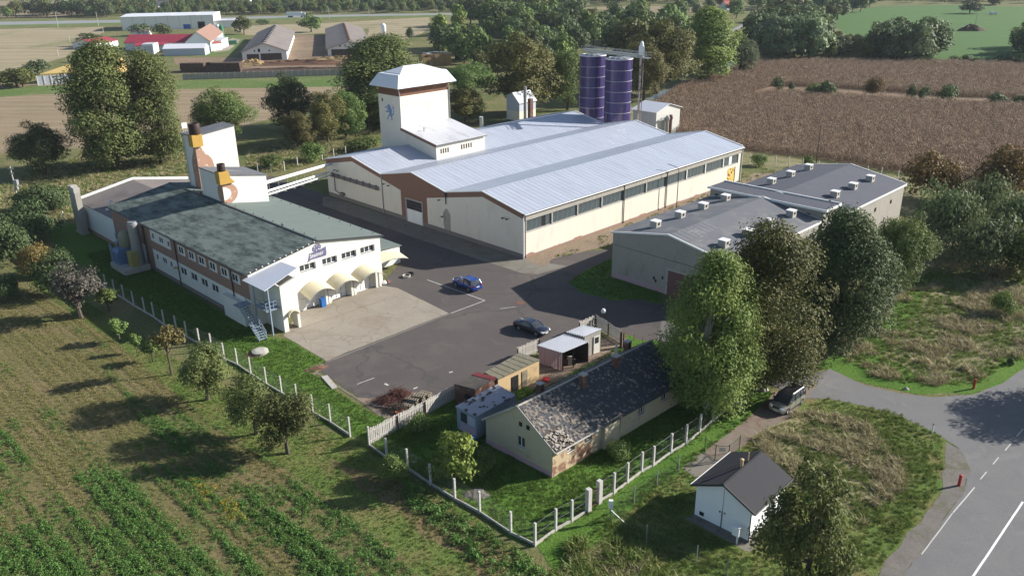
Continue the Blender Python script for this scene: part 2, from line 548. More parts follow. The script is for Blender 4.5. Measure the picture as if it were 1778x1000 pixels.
def pavemat(name, c1, c2, stain, crack=None, scale=0.25, fine=10, bmp=0.25, cracks=0.10, joint=None):
    m, t, b = nodes_of(name)
    v = coords(t, True)
    c = ramp(t, noise(t, v, scale, 8, 0.65), [(0.32, c1), (0.68, c2)])
    c = mixc(t, ramp(t, noise(t, v, scale * 0.6, 9, 0.75, 0.6), [(0.52, (0, 0, 0)), (0.66, (1, 1, 1))]), c, stain)
    if crack:
        vo = t.nodes.new('ShaderNodeTexVoronoi')
        vo.feature = 'DISTANCE_TO_EDGE'
        vo.inputs['Scale'].default_value = cracks
        nv = t.nodes.new('ShaderNodeTexNoise')
        nv.inputs['Scale'].default_value = 0.5
        t.links.new(v, nv.inputs['Vector'])
        vm = t.nodes.new('ShaderNodeVectorMath')
        vm.operation = 'MULTIPLY_ADD'
        t.links.new(nv.outputs['Color'], vm.inputs[0])
        vm.inputs[1].default_value = (3, 3, 3)
        t.links.new(v, vm.inputs[2])
        t.links.new(vm.outputs[0], vo.inputs['Vector'])
        k = math_n(t, 'MULTIPLY', math_n(t, 'LESS_THAN', vo.outputs['Distance'], 0.010), 0.75)
        c = mixc(t, k, c, crack)
    f = noise(t, v, fine, 5, 0.8)
    c = mixc(t, 1.0, c, ramp(t, f, [(0.25, (0.75, 0.75, 0.75)), (0.75, (1.22, 1.22, 1.22))]), 'MULTIPLY')
    t.links.new(c, b.inputs['Base Color'])
    b.inputs['Roughness'].default_value = 0.9
    b.inputs['Specular IOR Level'].default_value = 0.2
    bump(t, b, f, bmp, 0.03)
    return m


LAYER = []


def hits(P, Q):
    c = np.zeros(len(P), bool)
    for (x1, y1), (x2, y2) in zip(Q, np.roll(Q, -1, 0)):
        if y1 != y2:
            c ^= ((y1 > P[:, 1]) != (y2 > P[:, 1])) & (P[:, 0] < (x2 - x1) * (P[:, 1] - y1) / (y2 - y1) + x1)
    return c.any()


def sheet(name, pts, mt, jit=0.0, step=1.5, z=None, freq=0.35, seed=0.0):
    """one sheet of ground; outline points are pixels (tuples) or places (Vectors)"""
    P = [p if isinstance(p, Vector) else G(*p) for p in pts]
    out = []
    for a, b in zip(P, P[1:] + P[:1]):
        n = 1 if not jit else max(1, min(160, int((b - a).length / step)))
        for k in range(n):
            q = a.lerp(b, k / n)
            if jit:
                q = q + Vector((mnoise.noise((q.x * freq + seed, q.y * freq, 1.3)), mnoise.noise((q.x * freq, q.y * freq + seed, 7.7)), 0)) * jit \
                    + Vector((mnoise.noise((q.x * 1.7, q.y * 1.7, seed)), mnoise.noise((q.y * 1.7, q.x * 1.7, seed)), 0)) * jit * 0.4
            out.append((q.x, q.y))
    A = np.array(out)
    lv = 1 + max([l for l, Q in LAYER if (Q.min(0) < A.max(0)).all() and (A.min(0) < Q.max(0)).all() and (hits(A, Q) or hits(Q, A))], default=0)
    LAYER.append((lv, A))
    out = [(x, y, lv * 0.004) for x, y in out]
    tris = tessellate_polygon([[Vector(p) for p in out]])
    me = bpy.data.meshes.new(name)
    me.from_pydata(out, [], [tuple(x) for x in tris])
    me.materials.append(mt)
    bm = bmesh.new()
    bm.from_mesh(me)
    for f in bm.faces:
        if f.normal.z < 0:
            f.normal_flip()
    bm.to_mesh(me)
    bm.free()
    return struct(link(name, me))


_d = G(473, 798) - G(142, 556)
ROW_ANG = math.atan2(_d.y, _d.x)
_d2 = G(500, 190) - G(60, 185)
STUB_ANG = math.atan2(_d2.y, _d2.x)

m_ground = grassmat('meadow', ((0.065, 0.085, 0.028), (0.10, 0.105, 0.042)), (0.165, 0.135, 0.07), (0.44, 0.66), 0.03, 0.10, 3.0)
m_lawn = grassmat('lawn', ((0.050, 0.105, 0.016), (0.070, 0.125, 0.022)), (0.105, 0.115, 0.04), (0.58, 0.78), 0.12, 0.35, 4.0)
m_verge = grassmat('verge', ((0.066, 0.105, 0.024), (0.095, 0.120, 0.034)), (0.14, 0.118, 0.05), (0.46, 0.66), 0.10, 0.4, 4.0)
m_drygrass = grassmat('dry_grass', ((0.15, 0.135, 0.07), (0.20, 0.175, 0.10)), (0.085, 0.10, 0.035), (0.52, 0.72), 0.15, 0.3, 3.0, 1.0)
m_weeds = grassmat('weedy_ground', ((0.13, 0.125, 0.065), (0.18, 0.16, 0.09)), (0.08, 0.105, 0.034), (0.48, 0.68), 0.12, 0.22, 2.5, 1.0)
m_dirt = grassmat('bare_dirt', ((0.15, 0.115, 0.085), (0.19, 0.145, 0.105)), (0.085, 0.085, 0.035), (0.56, 0.72), 0.3, 0.6, 5.0, 0.5)
m_crop = rowmat('cover_crop_soil', (0.120, 0.122, 0.045), (0.150, 0.132, 0.056), (0.200, 0.150, 0.080), 0.75, ROW_ANG, 0.3, c4=(0.085, 0.128, 0.034))
m_stub = rowmat('stubble', (0.30, 0.235, 0.155), (0.27, 0.21, 0.14), (0.21, 0.165, 0.105), 7.0, STUB_ANG, 0.25, 0.012, 0.3, (0.17, 0.165, 0.075))
m_stub2 = rowmat('mown_stubble', (0.31, 0.255, 0.165), (0.24, 0.215, 0.12), (0.36, 0.30, 0.21), 16.0, STUB_ANG + 0.04, 0.3, 0.010, 0.3, (0.15, 0.165, 0.07))
m_corn = grassmat('corn_soil', ((0.13, 0.09, 0.06), (0.17, 0.12, 0.08)), (0.075, 0.055, 0.035), (0.5, 0.7), 0.03, 0.2, 1.5)
m_farg = rowmat('young_crop', (0.075, 0.145, 0.040), (0.065, 0.13, 0.042), (0.085, 0.155, 0.045), 9.0, STUB_ANG, 0.2, 0.006, 0.2)
m_fargreen = grassmat('bright_meadow', ((0.062, 0.10, 0.026), (0.078, 0.112, 0.034)), (0.15, 0.145, 0.07), (0.48, 0.7), 0.02, 0.06, 0.8)
m_asph = pavemat('yard_asphalt', (0.098, 0.085, 0.080), (0.082, 0.072, 0.068), (0.116, 0.099, 0.089), (0.070, 0.064, 0.061), 0.12, 7, 0.25, 0.06)
m_apron = pavemat('concrete_apron', (0.30, 0.265, 0.215), (0.25, 0.22, 0.18), (0.22, 0.18, 0.135), (0.22, 0.19, 0.15), 0.35, 6, 0.35, 0.12)
m_road = pavemat('road_asphalt', (0.160, 0.158, 0.158), (0.138, 0.137, 0.139), (0.182, 0.178, 0.174), None, 0.35, 9, 0.2)
m_side = pavemat('old_asphalt', (0.140, 0.130, 0.124), (0.120, 0.112, 0.107), (0.105, 0.098, 0.093), (0.08, 0.076, 0.072), 0.3, 8, 0.25, 0.12)
m_slab = pavemat('worn_slab', (0.20, 0.185, 0.155), (0.165, 0.15, 0.125), (0.13, 0.115, 0.09), (0.10, 0.09, 0.07), 0.3, 6, 0.35, 0.25)
m_gravel = pavemat('gravel_shoulder', (0.165, 0.15, 0.135), (0.125, 0.112, 0.10), (0.09, 0.095, 0.05), None, 0.6, 4, 0.9)
m_path = pavemat('leaf_strewn_path', (0.20, 0.165, 0.135), (0.16, 0.125, 0.10), (0.15, 0.085, 0.055), None, 0.8, 5, 0.7)
m_mark = mat('road_marking_paint', (0.74, 0.74, 0.72), (0.62, 0.62, 0.60), 2.5, 0.7, bmp=0.1)
m_mark_worn = mat('worn_yard_marking', (0.55, 0.54, 0.51), (0.30, 0.29, 0.275), 3.0, 0.8, bmp=0.1)
m_farroad = pavemat('highway_asphalt', (0.24, 0.245, 0.25), (0.22, 0.225, 0.23), (0.26, 0.26, 0.265), None, 0.05, 1, 0.1)
m_farm = grassmat('farmyard_dirt', ((0.14, 0.10, 0.07), (0.18, 0.13, 0.09)), (0.11, 0.10, 0.05), (0.5, 0.68), 0.04, 0.10, 1.0)
m_strip = grassmat('dry_strip', ((0.115, 0.088, 0.045), (0.14, 0.105, 0.055)), (0.085, 0.09, 0.03), (0.5, 0.7), 0.25, 0.5, 4.0)

# the base ground, one sheet out to the horizon
me = bpy.data.meshes.new('ground')
_n = 64
me.from_pydata([(0, 0, 0)] + [(9000 * math.cos(2 * math.pi * k / _n), 9000 * math.sin(2 * math.pi * k / _n), 0) for k in range(_n)], [],
               [(0, 1 + k, 1 + (k + 1) % _n) for k in range(_n)])
me.materials.append(m_ground)
struct(link('ground', me))

# far country
sheet('stubble_field', [(-160, 150), (300, 143), (640, 133), (745, 130), (700, 165), (560, 190), (440, 214), (330, 250), (130, 258), (-160, 275)], m_stub, 1.5, 6)
sheet('mown_field', [(-260, 57), (180, 47), (176, 60), (150, 72), (120, 95), (62, 118), (0, 124), (-260, 135)], m_stub2, 2, 12)
sheet('mown_field', [(395, 45), (560, 41), (745, 30), (748, 52), (700, 70), (640, 66), (640, 50), (560, 58), (520, 60), (430, 62)], m_stub2, 2, 12)
sheet('ploughed_field', [(-300, 3), (165, 2), (180, 8), (168, 18), (110, 30), (-300, 36)], m_stub, 3, 25)
sheet('grass_bank', [(320, 139), (640, 132), (650, 142), (640, 150), (320, 155), (60, 165), (-100, 176), (-100, 160), (60, 150)], m_fargreen, 1.2, 5)
sheet('highway_verge', [(-300, 52), (220, 43), (420, 37), (640, 31), (900, 27), (1000, 24), (1000, 20), (640, 25), (420, 30), (220, 34), (-300, 41)], m_fargreen, 2, 15)
sheet('highway', [(-300, 50), (220, 39.5), (420, 33.5), (640, 28.5), (900, 24.5), (1000, 22.5), (1000, 20.3), (900, 22.3), (640, 25.3), (420, 29.8), (220, 35), (-300, 43)], m_farroad)
sheet('farmyard', [(300, 100), (430, 100), (440, 62), (640, 62), (720, 95), (720, 124), (650, 128), (320, 130)], m_farm, 2, 8)
sheet('farm_lawn', [(160, 88), (262, 84), (330, 100), (372, 97), (405, 93), (425, 68), (412, 58), (375, 62), (376, 85), (320, 90), (220, 70), (150, 60), (120, 108)], m_fargreen, 1.5, 8)
sheet('farm_concrete', [(372, 92), (398, 88), (418, 70), (405, 66), (385, 74), (368, 84)], m_apron, 0.5, 6)
sheet('grass_field', [(1420, 30), (1520, 12), (1640, 9), (1900, 16), (2100, 60), (2100, 118), (1640, 112), (1600, 112), (1500, 80)], m_farg, 2, 12)
sheet('meadow_slope', [(1270, 75), (1290, 46), (1318, 44), (1316, 62), (1308, 82), (1290, 92), (1262, 92)], m_verge, 1, 6)
sheet('grey_field', [(1010, 14), (1250, 9), (1260, 14), (1200, 22), (1095, 24), (1080, 20)], m_stub, 2, 15)
sheet('country_road', [(1205, 90), (1275, 50), (1300, 37), (1318, 34), (1318, 38), (1300, 42), (1282, 51), (1212, 96)], m_farroad)

# corn field soil
CORN = [(1128, 190), (1185, 150), (1245, 128), (1305, 112), (1420, 108), (1560, 110), (1700, 112), (1980, 124), (1980, 330), (1778, 322), (1660, 312), (1560, 300),
        (1490, 286), (1420, 276), (1300, 262), (1180, 235), (1130, 215)]
sheet('corn_ground', CORN, m_corn, 1.0, 4)
sheet('weedy_ground', [(1030, 190), (1130, 185), (1180, 232), (1300, 266), (1420, 282), (1560, 306), (1640, 320), (1900, 345), (1900, 640), (1778, 640), (1740, 655), (1690, 677), (1610, 683),
                       (1520, 666), (1440, 640), (1430, 560), (1540, 520), (1590, 470), (1590, 380), (1500, 330), (1380, 300), (1300, 290)], m_weeds, 1.2, 3)
m_water, _t, _b = nodes_of('river_water')
_t.links.new(ramp(_t, noise(_t, coords(_t, True), 0.3, 4), [(0.3, (0.10, 0.14, 0.17)), (0.7, (0.14, 0.18, 0.20))]), _b.inputs['Base Color'])
_b.inputs['Roughness'].default_value = 0.25
bump(_t, _b, noise(_t, coords(_t, True), 1.2, 5), 0.12, 0.1)
struct(sheet('river', [(1120, 174), (1150, 158), (1195, 146), (1236, 127), (1252, 112), (1270, 105), (1300, 94), (1318, 92), (1318, 97), (1300, 101), (1283, 108), (1272, 116), (1262, 126), (1225, 144), (1180, 162), (1150, 171)], m_water, 0.3, 4))

# near grass: verge between field and fence, yard lawn, garden, islands by the road
sheet('field_verge', [(25, 470), (60, 468), (140, 520), (260, 590), (350, 660), (460, 690), (560, 745), (640, 770), (700, 820), (860, 920), (1010, 1060), (760, 1060), (655, 927), (585, 877), (473, 798), (350, 720), (142, 556)], m_verge, 0.7, 1.2)
sheet('dry_strip', [(560, 795), (620, 840), (700, 900), (800, 970), (880, 1040), (960, 1040), (860, 940), (760, 870), (680, 830)], m_strip, 0.8, 1.0)
sheet('lawn', [(80, 400), (140, 385), (200, 425), (260, 460), (300, 490), (395, 548), (470, 585), (500, 590), (568, 628), (545, 652), (640, 715), (690, 735), (790, 690), (800, 770), (650, 772), (560, 735), (440, 660), (330, 590), (170, 482), (100, 430)], m_lawn, 0.3, 1.0)
sheet('garden', [(640, 770), (700, 735), (800, 680), (1080, 585), (1160, 560), (1320, 650), (1350, 700), (1240, 800), (1205, 800), (1300, 960), (1100, 1060), (1010, 1060), (930, 950), (880, 930), (780, 845)], m_lawn, 0.3, 1.0)
sheet('rough_ground', [(1060, 905), (1130, 860), (1240, 770), (1380, 700), (1440, 690), (1560, 715), (1640, 755), (1665, 800), (1640, 870), (1580, 940), (1510, 1010), (1480, 1080), (950, 1080), (1000, 1010)], m_verge, 0.5, 1.2)
sheet('dry_grass', [(1330, 745), (1400, 715), (1480, 735), (1540, 775), (1580, 800), (1560, 860), (1500, 900), (1400, 860), (1320, 800)], m_drygrass, 1.2, 0.8)
sheet('lawn_fringe', [(1425, 640), (1450, 600), (1500, 590), (1560, 520), (1600, 470), (1620, 480), (1580, 560), (1530, 620), (1600, 650), (1680, 660), (1740, 620), (1800, 590), (1800, 640), (1740, 660), (1690, 682), (1600, 684), (1500, 665)], m_lawn, 0.8, 1.0)

# paved yard, apron and roads
sheet('yard', [(548, 640), (566, 627), (495, 582), (523, 533), (560, 520), (661, 495), (697, 455), (560, 398), (465, 345), (440, 318), (470, 305), (571, 341), (740, 395), (909, 450), (1062, 432), (1062, 481),
               (1145, 505), (1160, 560), (1240, 600), (1340, 640), (1450, 650), (1440, 690), (1395, 690), (1340, 668), (1230, 640), (1150, 592), (1110, 590), (1050, 562), (935, 605), (860, 640), (790, 690), (700, 732), (640, 700)], m_asph, 0.12, 0.6)
sheet('access_road', [(1150, 556), (1240, 600), (1340, 640), (1440, 646), (1490, 664), (1470, 694), (1440, 692), (1395, 692), (1340, 670), (1230, 642), (1140, 590)], m_side, 0.15, 0.6)
sheet('apron', [(492, 583), (524, 533), (560, 523), (663, 496), (690, 500), (779, 544), (720, 566), (660, 590), (600, 612), (568, 627)], m_apron, 0.06, 0.5)
sheet('gable_walk', [(560, 343), (571, 341), (740, 395), (909, 450), (985, 462), (935, 476), (905, 474), (820, 447), (740, 420), (640, 385), (560, 357)], m_slab, 0.1, 0.8)
sheet('dirt_strip', [(909, 450), (1100, 381), (1283, 313), (1310, 300), (1380, 302), (1340, 320), (1240, 340), (1150, 390), (1062, 426), (960, 450), (945, 463)], m_dirt, 0.35, 0.8)
sheet('lawn', [(985, 490), (1005, 476), (1062, 448), (1062, 482), (1145, 505), (1148, 528), (1110, 520), (1060, 521), (1010, 507)], m_lawn, 0.3, 0.8)
sheet('road', [(1395, 690), (1440, 640), (1500, 668), (1560, 682), (1620, 690), (1690, 685), (1740, 665), (1778, 640), (1840, 590), (1900, 560), (2300, 620), (2300, 1100), (1535, 1100), (1568, 1000), (1640, 900), (1668, 862),
               (1677, 843), (1681, 815), (1676, 793), (1664, 778), (1625, 752), (1560, 722), (1500, 705), (1440, 692)], m_road, 0.05, 1.0)
sheet('road_shoulder', [(1512, 1015), (1560, 950), (1600, 900), (1628, 862), (1638, 835), (1642, 790), (1640, 768), (1664, 779), (1676, 794), (1681, 815), (1677, 843), (1668, 862), (1640, 900), (1568, 1000), (1556, 1040), (1490, 1060)], m_gravel, 0.35, 0.7)
sheet('driveway', [(1205, 800), (1240, 770), (1290, 735), (1345, 680), (1395, 668), (1418, 668), (1400, 690), (1375, 725), (1330, 745), (1290, 775), (1262, 795), (1245, 830), (1195, 815)], m_path, 0.25, 0.7)
sheet('gate_slab', [(1185, 812), (1215, 786), (1250, 800), (1262, 815), (1225, 845)], m_slab, 0.1, 0.7)
sheet('hut_slab', [(1190, 899), (1207, 893), (1303, 940), (1372, 885), (1385, 895), (1302, 957), (1296, 957)], m_slab, 0.05, 0.6)
sheet('dirt_patch', [(910, 640), (960, 620), (1040, 590), (1085, 582), (1095, 600), (1010, 640), (930, 680), (905, 668)], m_dirt, 0.4, 0.7)
sheet('dirt_patch', [(528, 645), (548, 633), (566, 629), (560, 640), (545, 652)], m_dirt, 0.2, 0.4)
sheet('dirt_patch', [(620, 690), (660, 690), (720, 680), (760, 690), (720, 725), (690, 738), (660, 722)], m_dirt, 0.3, 0.5)


def stripe(name, a, b, w, mt):
    a, b = G(*a), G(*b)
    d = (b - a).normalized()
    n = Vector((-d.y, d.x, 0)) * w / 2
    return sheet(name, [a - n, b - n, b + n, a + n], mt, 0.02, 0.5)


stripe('yard_marking', (742, 486), (842, 522), 0.13, m_mark_worn)
stripe('yard_marking', (842, 522), (783, 544), 0.13, m_mark_worn)
stripe('yard_marking', (868, 536), (895, 533), 0.1, m_mark_worn)
stripe('yard_marking', (620, 667), (650, 656), 0.1, m_mark_worn)
stripe('yard_marking', (668, 666), (674, 669), 0.25, m_mark_worn)
stripe('yard_marking', (718, 675), (725, 672), 0.2, m_mark_worn)
stripe('yard_marking', (780, 647), (786, 645), 0.2, m_mark_worn)
stripe('road_marking', (1690, 1000), (1776, 871), 0.16, m_mark)
stripe('road_marking', (1590, 1100), (1690, 1000), 0.16, m_mark)
stripe('road_marking', (1655, 890), (1692, 846), 0.10, m_mark_worn)
stripe('road_marking', (1600, 962), (1654, 891), 0.08, m_mark_worn)
stripe('road_marking', (1702, 832), (1713, 819), 0.09, m_mark_worn)
stripe('road_marking', (1724, 806), (1734, 794), 0.09, m_mark_worn)
stripe('road_marking', (1745, 782), (1755, 770), 0.09, m_mark_worn)
stripe('road_marking', (1765, 758), (1776, 745), 0.09, m_mark_worn)
for a_, c_ in (((1560, 37), (1778, 41)), ((1600, 46), (1778, 50)), ((1620, 61), (1778, 64)), ((1600, 80), (1778, 84)), ((1560, 24), (1800, 27))):
    stripe('field_furrow', a_, c_, 1.1, m_verge)
stripe('apron_joint', (523, 570), (672, 519), 0.12, m_dirt)
stripe('apron_kerb', (569, 628), (780, 545), 0.22, m_slab)
stripe('lawn_kerb', (546, 645), (690, 737), 0.2, m_slab)


# ================================================================== buildings
class Wall:
    """wall plane in a building's frame: x along, z up, d inwards"""
    def __init__(s, ox, oy, deg):
        s.o, s.a = Vector((ox, oy, 0)), math.radians(deg)
        s.ex = Vector((math.cos(s.a), math.sin(s.a), 0))
        s.ey = Vector((-math.sin(s.a), math.cos(s.a), 0))

    def __call__(s, x, z, d=0.0):
        return s.o + s.ex * x + s.ey * d + Vector((0, 0, z))


_wc = {}


def window(parent, wall, x0, x1, z0, z1, n=2, depth=0.13, frame='pvc', glass='glass', sill=True, fw=0.07, rows=1, name='window', nosub=False):
    w, h = round(x1 - x0, 3), round(z1 - z0, 3)
    key = (w, h, n, frame, glass, sill, fw, rows, depth)
    if key not in _wc:
        a = MB()
        a.box(0, w, 0, 0.06, 0, fw)
        a.box(0, w, 0, 0.06, h - fw, h)
        a.box(0, fw, 0, 0.06, fw, h - fw)
        a.box(w - fw, w, 0, 0.06, fw, h - fw)
        pw = (w - fw) / n
        for k in range(1, n):
            a.box(k * pw, k * pw + fw, 0.002, 0.058, fw, h - fw)
        ph = (h - fw) / rows
        for k in range(1, rows):
            a.box(fw, w - fw, 0.004, 0.056, k * ph, k * ph + fw)
        p = MB()
        p.box(fw, pw, 0.02, 0.035, fw, ph)
        s = MB()
        s.box(-0.06, w + 0.06, -depth - 0.07, -0.005, -0.045, 0.0)
        _wc[key] = (a.mesh('window', M[frame]), p.mesh('pane', M[glass]), s.mesh('sill', M[frame]))
    fm, pm, sm = _wc[key]
    o = link(name, fm, parent, wall(x0, z0, depth), wall.a)
    pw, ph = (w - fw) / n, (h - fw) / rows
    for k in range(n):
        for r in range(rows):
            link('pane', pm, o, (k * pw, 0, r * ph))
    if sill:
        link('sill', sm, o, (0, 0, 0))
    return o


# ------------------------------------------------------------------ production hall with three gables
HALL = Frame((1.8, 117.69), 44.68)
hall = thing('production_hall', 'long cream factory hall with three pale metal gables and a brown gable front', 'factory', (1.8, 117.69, 0), HALL.th)
HL, HW, HE, HR = 62.9, 53.24, 7.15, 8.95
B3 = HW / 3


def zig(y, base=HE, top=HR):
    f = (y % B3) / B3
    return base + (top - base) * (1 - abs(2 * f - 1))


b = MB()
prof = [(0, HE), (B3 / 2, HR), (B3, HE), (1.5 * B3, HR), (2 * B3, HE), (2.5 * B3, HR), (HW, HE)]
for x, mm in ((0, 1), (HL, 0)):
    b.poly([(x, 0, 0), (x, HW, 0)] + [(x, y, z) for y, z in reversed(prof)], mm)
b.poly([(0, HW, 0), (HL, HW, 0), (HL, HW, HE), (0, HW, HE)], 0)
wl = Wall(0, 0, 0)
strip = (0.55, 61.7, 4.15, 5.95)
b.holed(0, HL, 0, 6.0, [strip, (57.9, 60.9, 0.3, 3.45)], wl, 0.2, 0)
b.build('wall', [M['cream'], M['brown']], hall)
b = MB()
e = -0.02
b.ext([(e, HW - 0.02, 0.75), (e, HW - 0.02, 6.35), (e, 2.5 * B3, 8.12), (e, 30.0, 5.3), (e, 30.0, 0.75)], (0.03, 0, 0))
b.ext([(e, 22.8, 0.75), (e, 22.8, 5.28), (e, B3 / 2, 8.12), (e, 0.02, 6.35), (e, 0.02, 0.75)], (0.03, 0, 0))
b.build('cream_panel', M['cream'], hall)
b = MB()
b.box(-0.05, 0.01, 28.7, HW, 0, 0.75)
b.box(-0.05, 0.01, 0, 24.0, 0, 0.75)
b.box(0.0, HL, -0.04, 0.0, 0, 0.32)
b.build('plinth', M['plinth'], hall)
b = MB()
pts_ = [(0.4, -0.046, 0.0)]
for k in range(150):
    x = 0.4 + k * 0.41
    pts_.append((x, -0.046, max(0.05, 0.30 + 0.55 * mnoise.noise((x * 0.35, 1.0, 4.0)) + 0.25 * mnoise.noise((x * 1.9, 2.0, 1.0)))))
pts_.append((pts_[-1][0], -0.046, 0.0))
for a_, c_ in zip(pts_[1:-2], pts_[2:-1]):
    b.ext([(a_[0], -0.046, 0.0), (c_[0], -0.046, 0.0), c_, a_], (0, 0.003, 0))
b.build('eroded_plaster', M['brown2'], hall)
for k in range(3):
    b = MB()
    y0, ym, y1 = k * B3, (k + 0.5) * B3, (k + 1) * B3
    if k == 0:
        y0 -= 0.35
    if k == 2:
        y1 += 0.3
    z0 = HE + (0.05 if k else -0.02)
    for ya, za, yb, zb in ((y0, z0, ym, HR + 0.05), (ym, HR + 0.05, y1, HE + 0.05)):
        b.ext([(-0.12, ya, za), (HL + 0.1, ya, za), (HL + 0.1, yb, zb), (-0.12, yb, zb)], (0, 0, 0.09))
    # standing seams
    for i in range(60):
        x = 0.5 + i * 1.05
        for ya, za, yb, zb in ((y0 + .02, z0 + 0.09, ym, HR + 0.14), (ym, HR + 0.14, y1 - .02, HE + 0.14)):
            b.bar((x, ya, za), (x, yb, zb), 0.04, 0.035)
    r = b.build('roof', M['metal_roof'], hall)
    c = MB()
    c.ext([(-0.15, ym - 0.25, HR + 0.12), (-0.15, ym, HR + 0.19), (-0.15, ym + 0.25, HR + 0.12)], (HL + 0.3, 0, 0))
    c.build('ridge_cap', M['metal_roof'], r)
b = MB()
for (ya, za), (yb, zb) in zip(prof, prof[1:]):
    b.bar((-0.1, ya, za + 0.12), (-0.1, yb, zb + 0.12), 0.12, 0.16)
    pass
b.build('verge_flashing', M['white_trim'], hall)
b = MB()
for (ya, za), (yb, zb) in zip(prof, prof[1:]):
    b.bar((HL + 0.05, ya, za + 0.14), (HL + 0.05, yb, zb + 0.14), 0.22, 0.25)
b.build('verge_flashing', M['white_trim'], hall)
b = MB()
for k in (1, 2):
    b.box(0.0, HL, k * B3 - 0.2, k * B3 + 0.2, HE + 0.12, HE + 0.16)
b.build('valley_gutter', M['grey_metal'], hall)
# asbestos band above the window strip, gutter, downpipes
b = MB()
b.box(0.3, HL - 0.1, -0.10, 0.02, 6.0, 7.0)
b.build('fascia_band', M['grey_wall'], hall)
b = MB()
b.tube([(0, -0.42, 7.04), (HL, -0.42, 7.04)], 0.09, 8)
b.build('gutter', M['grey_metal'], hall)
for x, wht in ((-0.06, 1), (HL + 0.02, 1), (24.6, 0), (37.1, 0), (0.35, 0)):
    b = MB()
    b.tube([(x, -0.4, 6.98), (x, -0.12, 6.6), (x, -0.12, 0.1)], 0.1 if wht else 0.075, 8)
    b.build('downpipe', M['white_trim'] if wht else M['dark_metal'], hall, smooth=True)
b = MB()
for yy, top in ((35.3, 7.1),):
    b.tube([(-0.14, yy, top), (-0.14, yy, 0.05)], 0.09, 8)
b.build('downpipe', M['grey_metal'], hall, smooth=True)
b = MB()
b.lathe((-0.16, 17.7, 6.4), [(0.07, -1.2), (0.09, 0), (0.22, 0.5), (0.22, 0.75)], 10)
b.build('rain_hopper', M['dark_metal'], hall)
pt = lambda px, py: tuple(HALL.on('x', -0.03, px, py))
b = MB()
b.ext([pt(774, 362), pt(777, 364), pt(779, 368), pt(782, 374), pt(783, 402), pt(778, 401), pt(772, 398), pt(770, 388), pt(770, 376), pt(769, 370)], (-0.012, 0, 0))
b.build('flaked_patch', M['grey_wall'], hall)
# window strip: ten bays of panes, one pane missing, one white
bays = [0.55, 6.45, 12.55, 18.7, 24.75, 31.0, 37.1, 43.5, 49.75, 56.1, 61.7]
for i, (a, c) in enumerate(zip(bays, bays[1:])):
    b = MB()
    b.box(a - 0.12, a + 0.12, -0.04, 0.14, 4.15, 5.95)
    b.build('mullion_post', M['white_trim'] if i > 6 else M['concrete'], hall)
    n = 5
    w = window(hall, wl, a + 0.12, c - 0.12, 4.18, 5.93, n, 0.12, 'grey_metal', 'glass_strip', False, 0.05)
    pn = [ch for ch in w.children if ch.name.startswith('pane')]
    if i == 0:
        pn[3].data = pn[3].data.copy()
        pn[3].data.materials[0] = M['black']
        pn[3].name = 'broken_pane'
        pn[3]['label'] = 'open dark pane'
    if i == 9:
        pn[2].data = pn[2].data.copy()
        pn[2].data.materials[0] = M['white_trim']
        pn[2]['label'] = 'white blank pane'
b = MB()
b.box(0.5, 61.8, -0.06, 0.1, 4.06, 4.16)
b.build('strip_sill', M['concrete'], hall)
# gable door
b = MB()
b.box(-0.08, 0.02, 28.45, 28.75, 0, 4.3)
b.box(-0.08, 0.02, 23.95, 24.25, 0, 4.3)
b.box(-0.08, 0.02, 24.25, 28.45, 4.05, 4.3)
d = b.build('roller_door', M['grey_metal'], hall)
b = MB()
for k in range(2):
    b.box(-0.055, 0.01, 24.27 + 2.1 * k, 26.33 + 2.1 * k, 0.03, 2.35)
b.build('door_leaf', M['white_trim'], d)
for r in range(3):
    for k in range(5):
        b = MB()
        b.box(-0.05, 0.01, 24.3 + k * 0.83, 25.08 + k * 0.83, 2.42 + r * 0.54, 2.88 + r * 0.54)
        b.build('pane', M['glass'], d)
# painted side door with flame pattern
m_poster, _t, _b = nodes_of('yellow_mural_paint')
_c = ramp(_t, noise(_t, coords(_t), 1.6, 4, 0.6), [(0.40, (0.60, 0.40, 0.06)), (0.52, (0.62, 0.48, 0.16)), (0.56, (0.30, 0.09, 0.03)), (0.62, (0.05, 0.03, 0.02))])
_t.links.new(_c, _b.inputs['Base Color'])
b = MB()
b.box(57.95, 60.85, 0.1, 0.16, 0.3, 3.42)
b.build('painted_door', m_poster, hall)
# pipe tray and lamps on the gable
b = MB()
for k, z in enumerate((4.75, 4.5, 4.25)):
    b.tube([(-0.25 - 0.05 * k, 51.6, z), (-0.25 - 0.05 * k, 36.2, z - 0.05)], 0.10, 8)
for k in range(8):
    b.box(-0.4, 0, 37 + k * 2, 37.08 + k * 2, 4.05, 4.95)
b.tube([(-0.2, 50.6, 4.3), (-0.2, 50.6, 1.5), (-0.2, 49.4, 1.2), (-0.2, 48.2, 1.15)], 0.09, 8)
b.box(-0.55, -0.02, 47.6, 48.7, 0.95, 1.5)
b.build('pipe_tray', M['plinth'], hall)
for px, py in ((765, 347), (771, 375.5), (876, 378), (883, 380), (669, 319), (677, 322), (584, 295), (589, 297)):
    p = HALL.on('x', -0.02, px, py)
    b = MB()
    b.box(-0.45, 0, p.y - 0.05, p.y + 0.05, p.z, p.z + 0.06)
    b.box(-0.62, -0.4, p.y - 0.18, p.y + 0.18, p.z - 0.06, p.z + 0.1)
    b.build('wall_lamp', M['dark_metal'], hall)

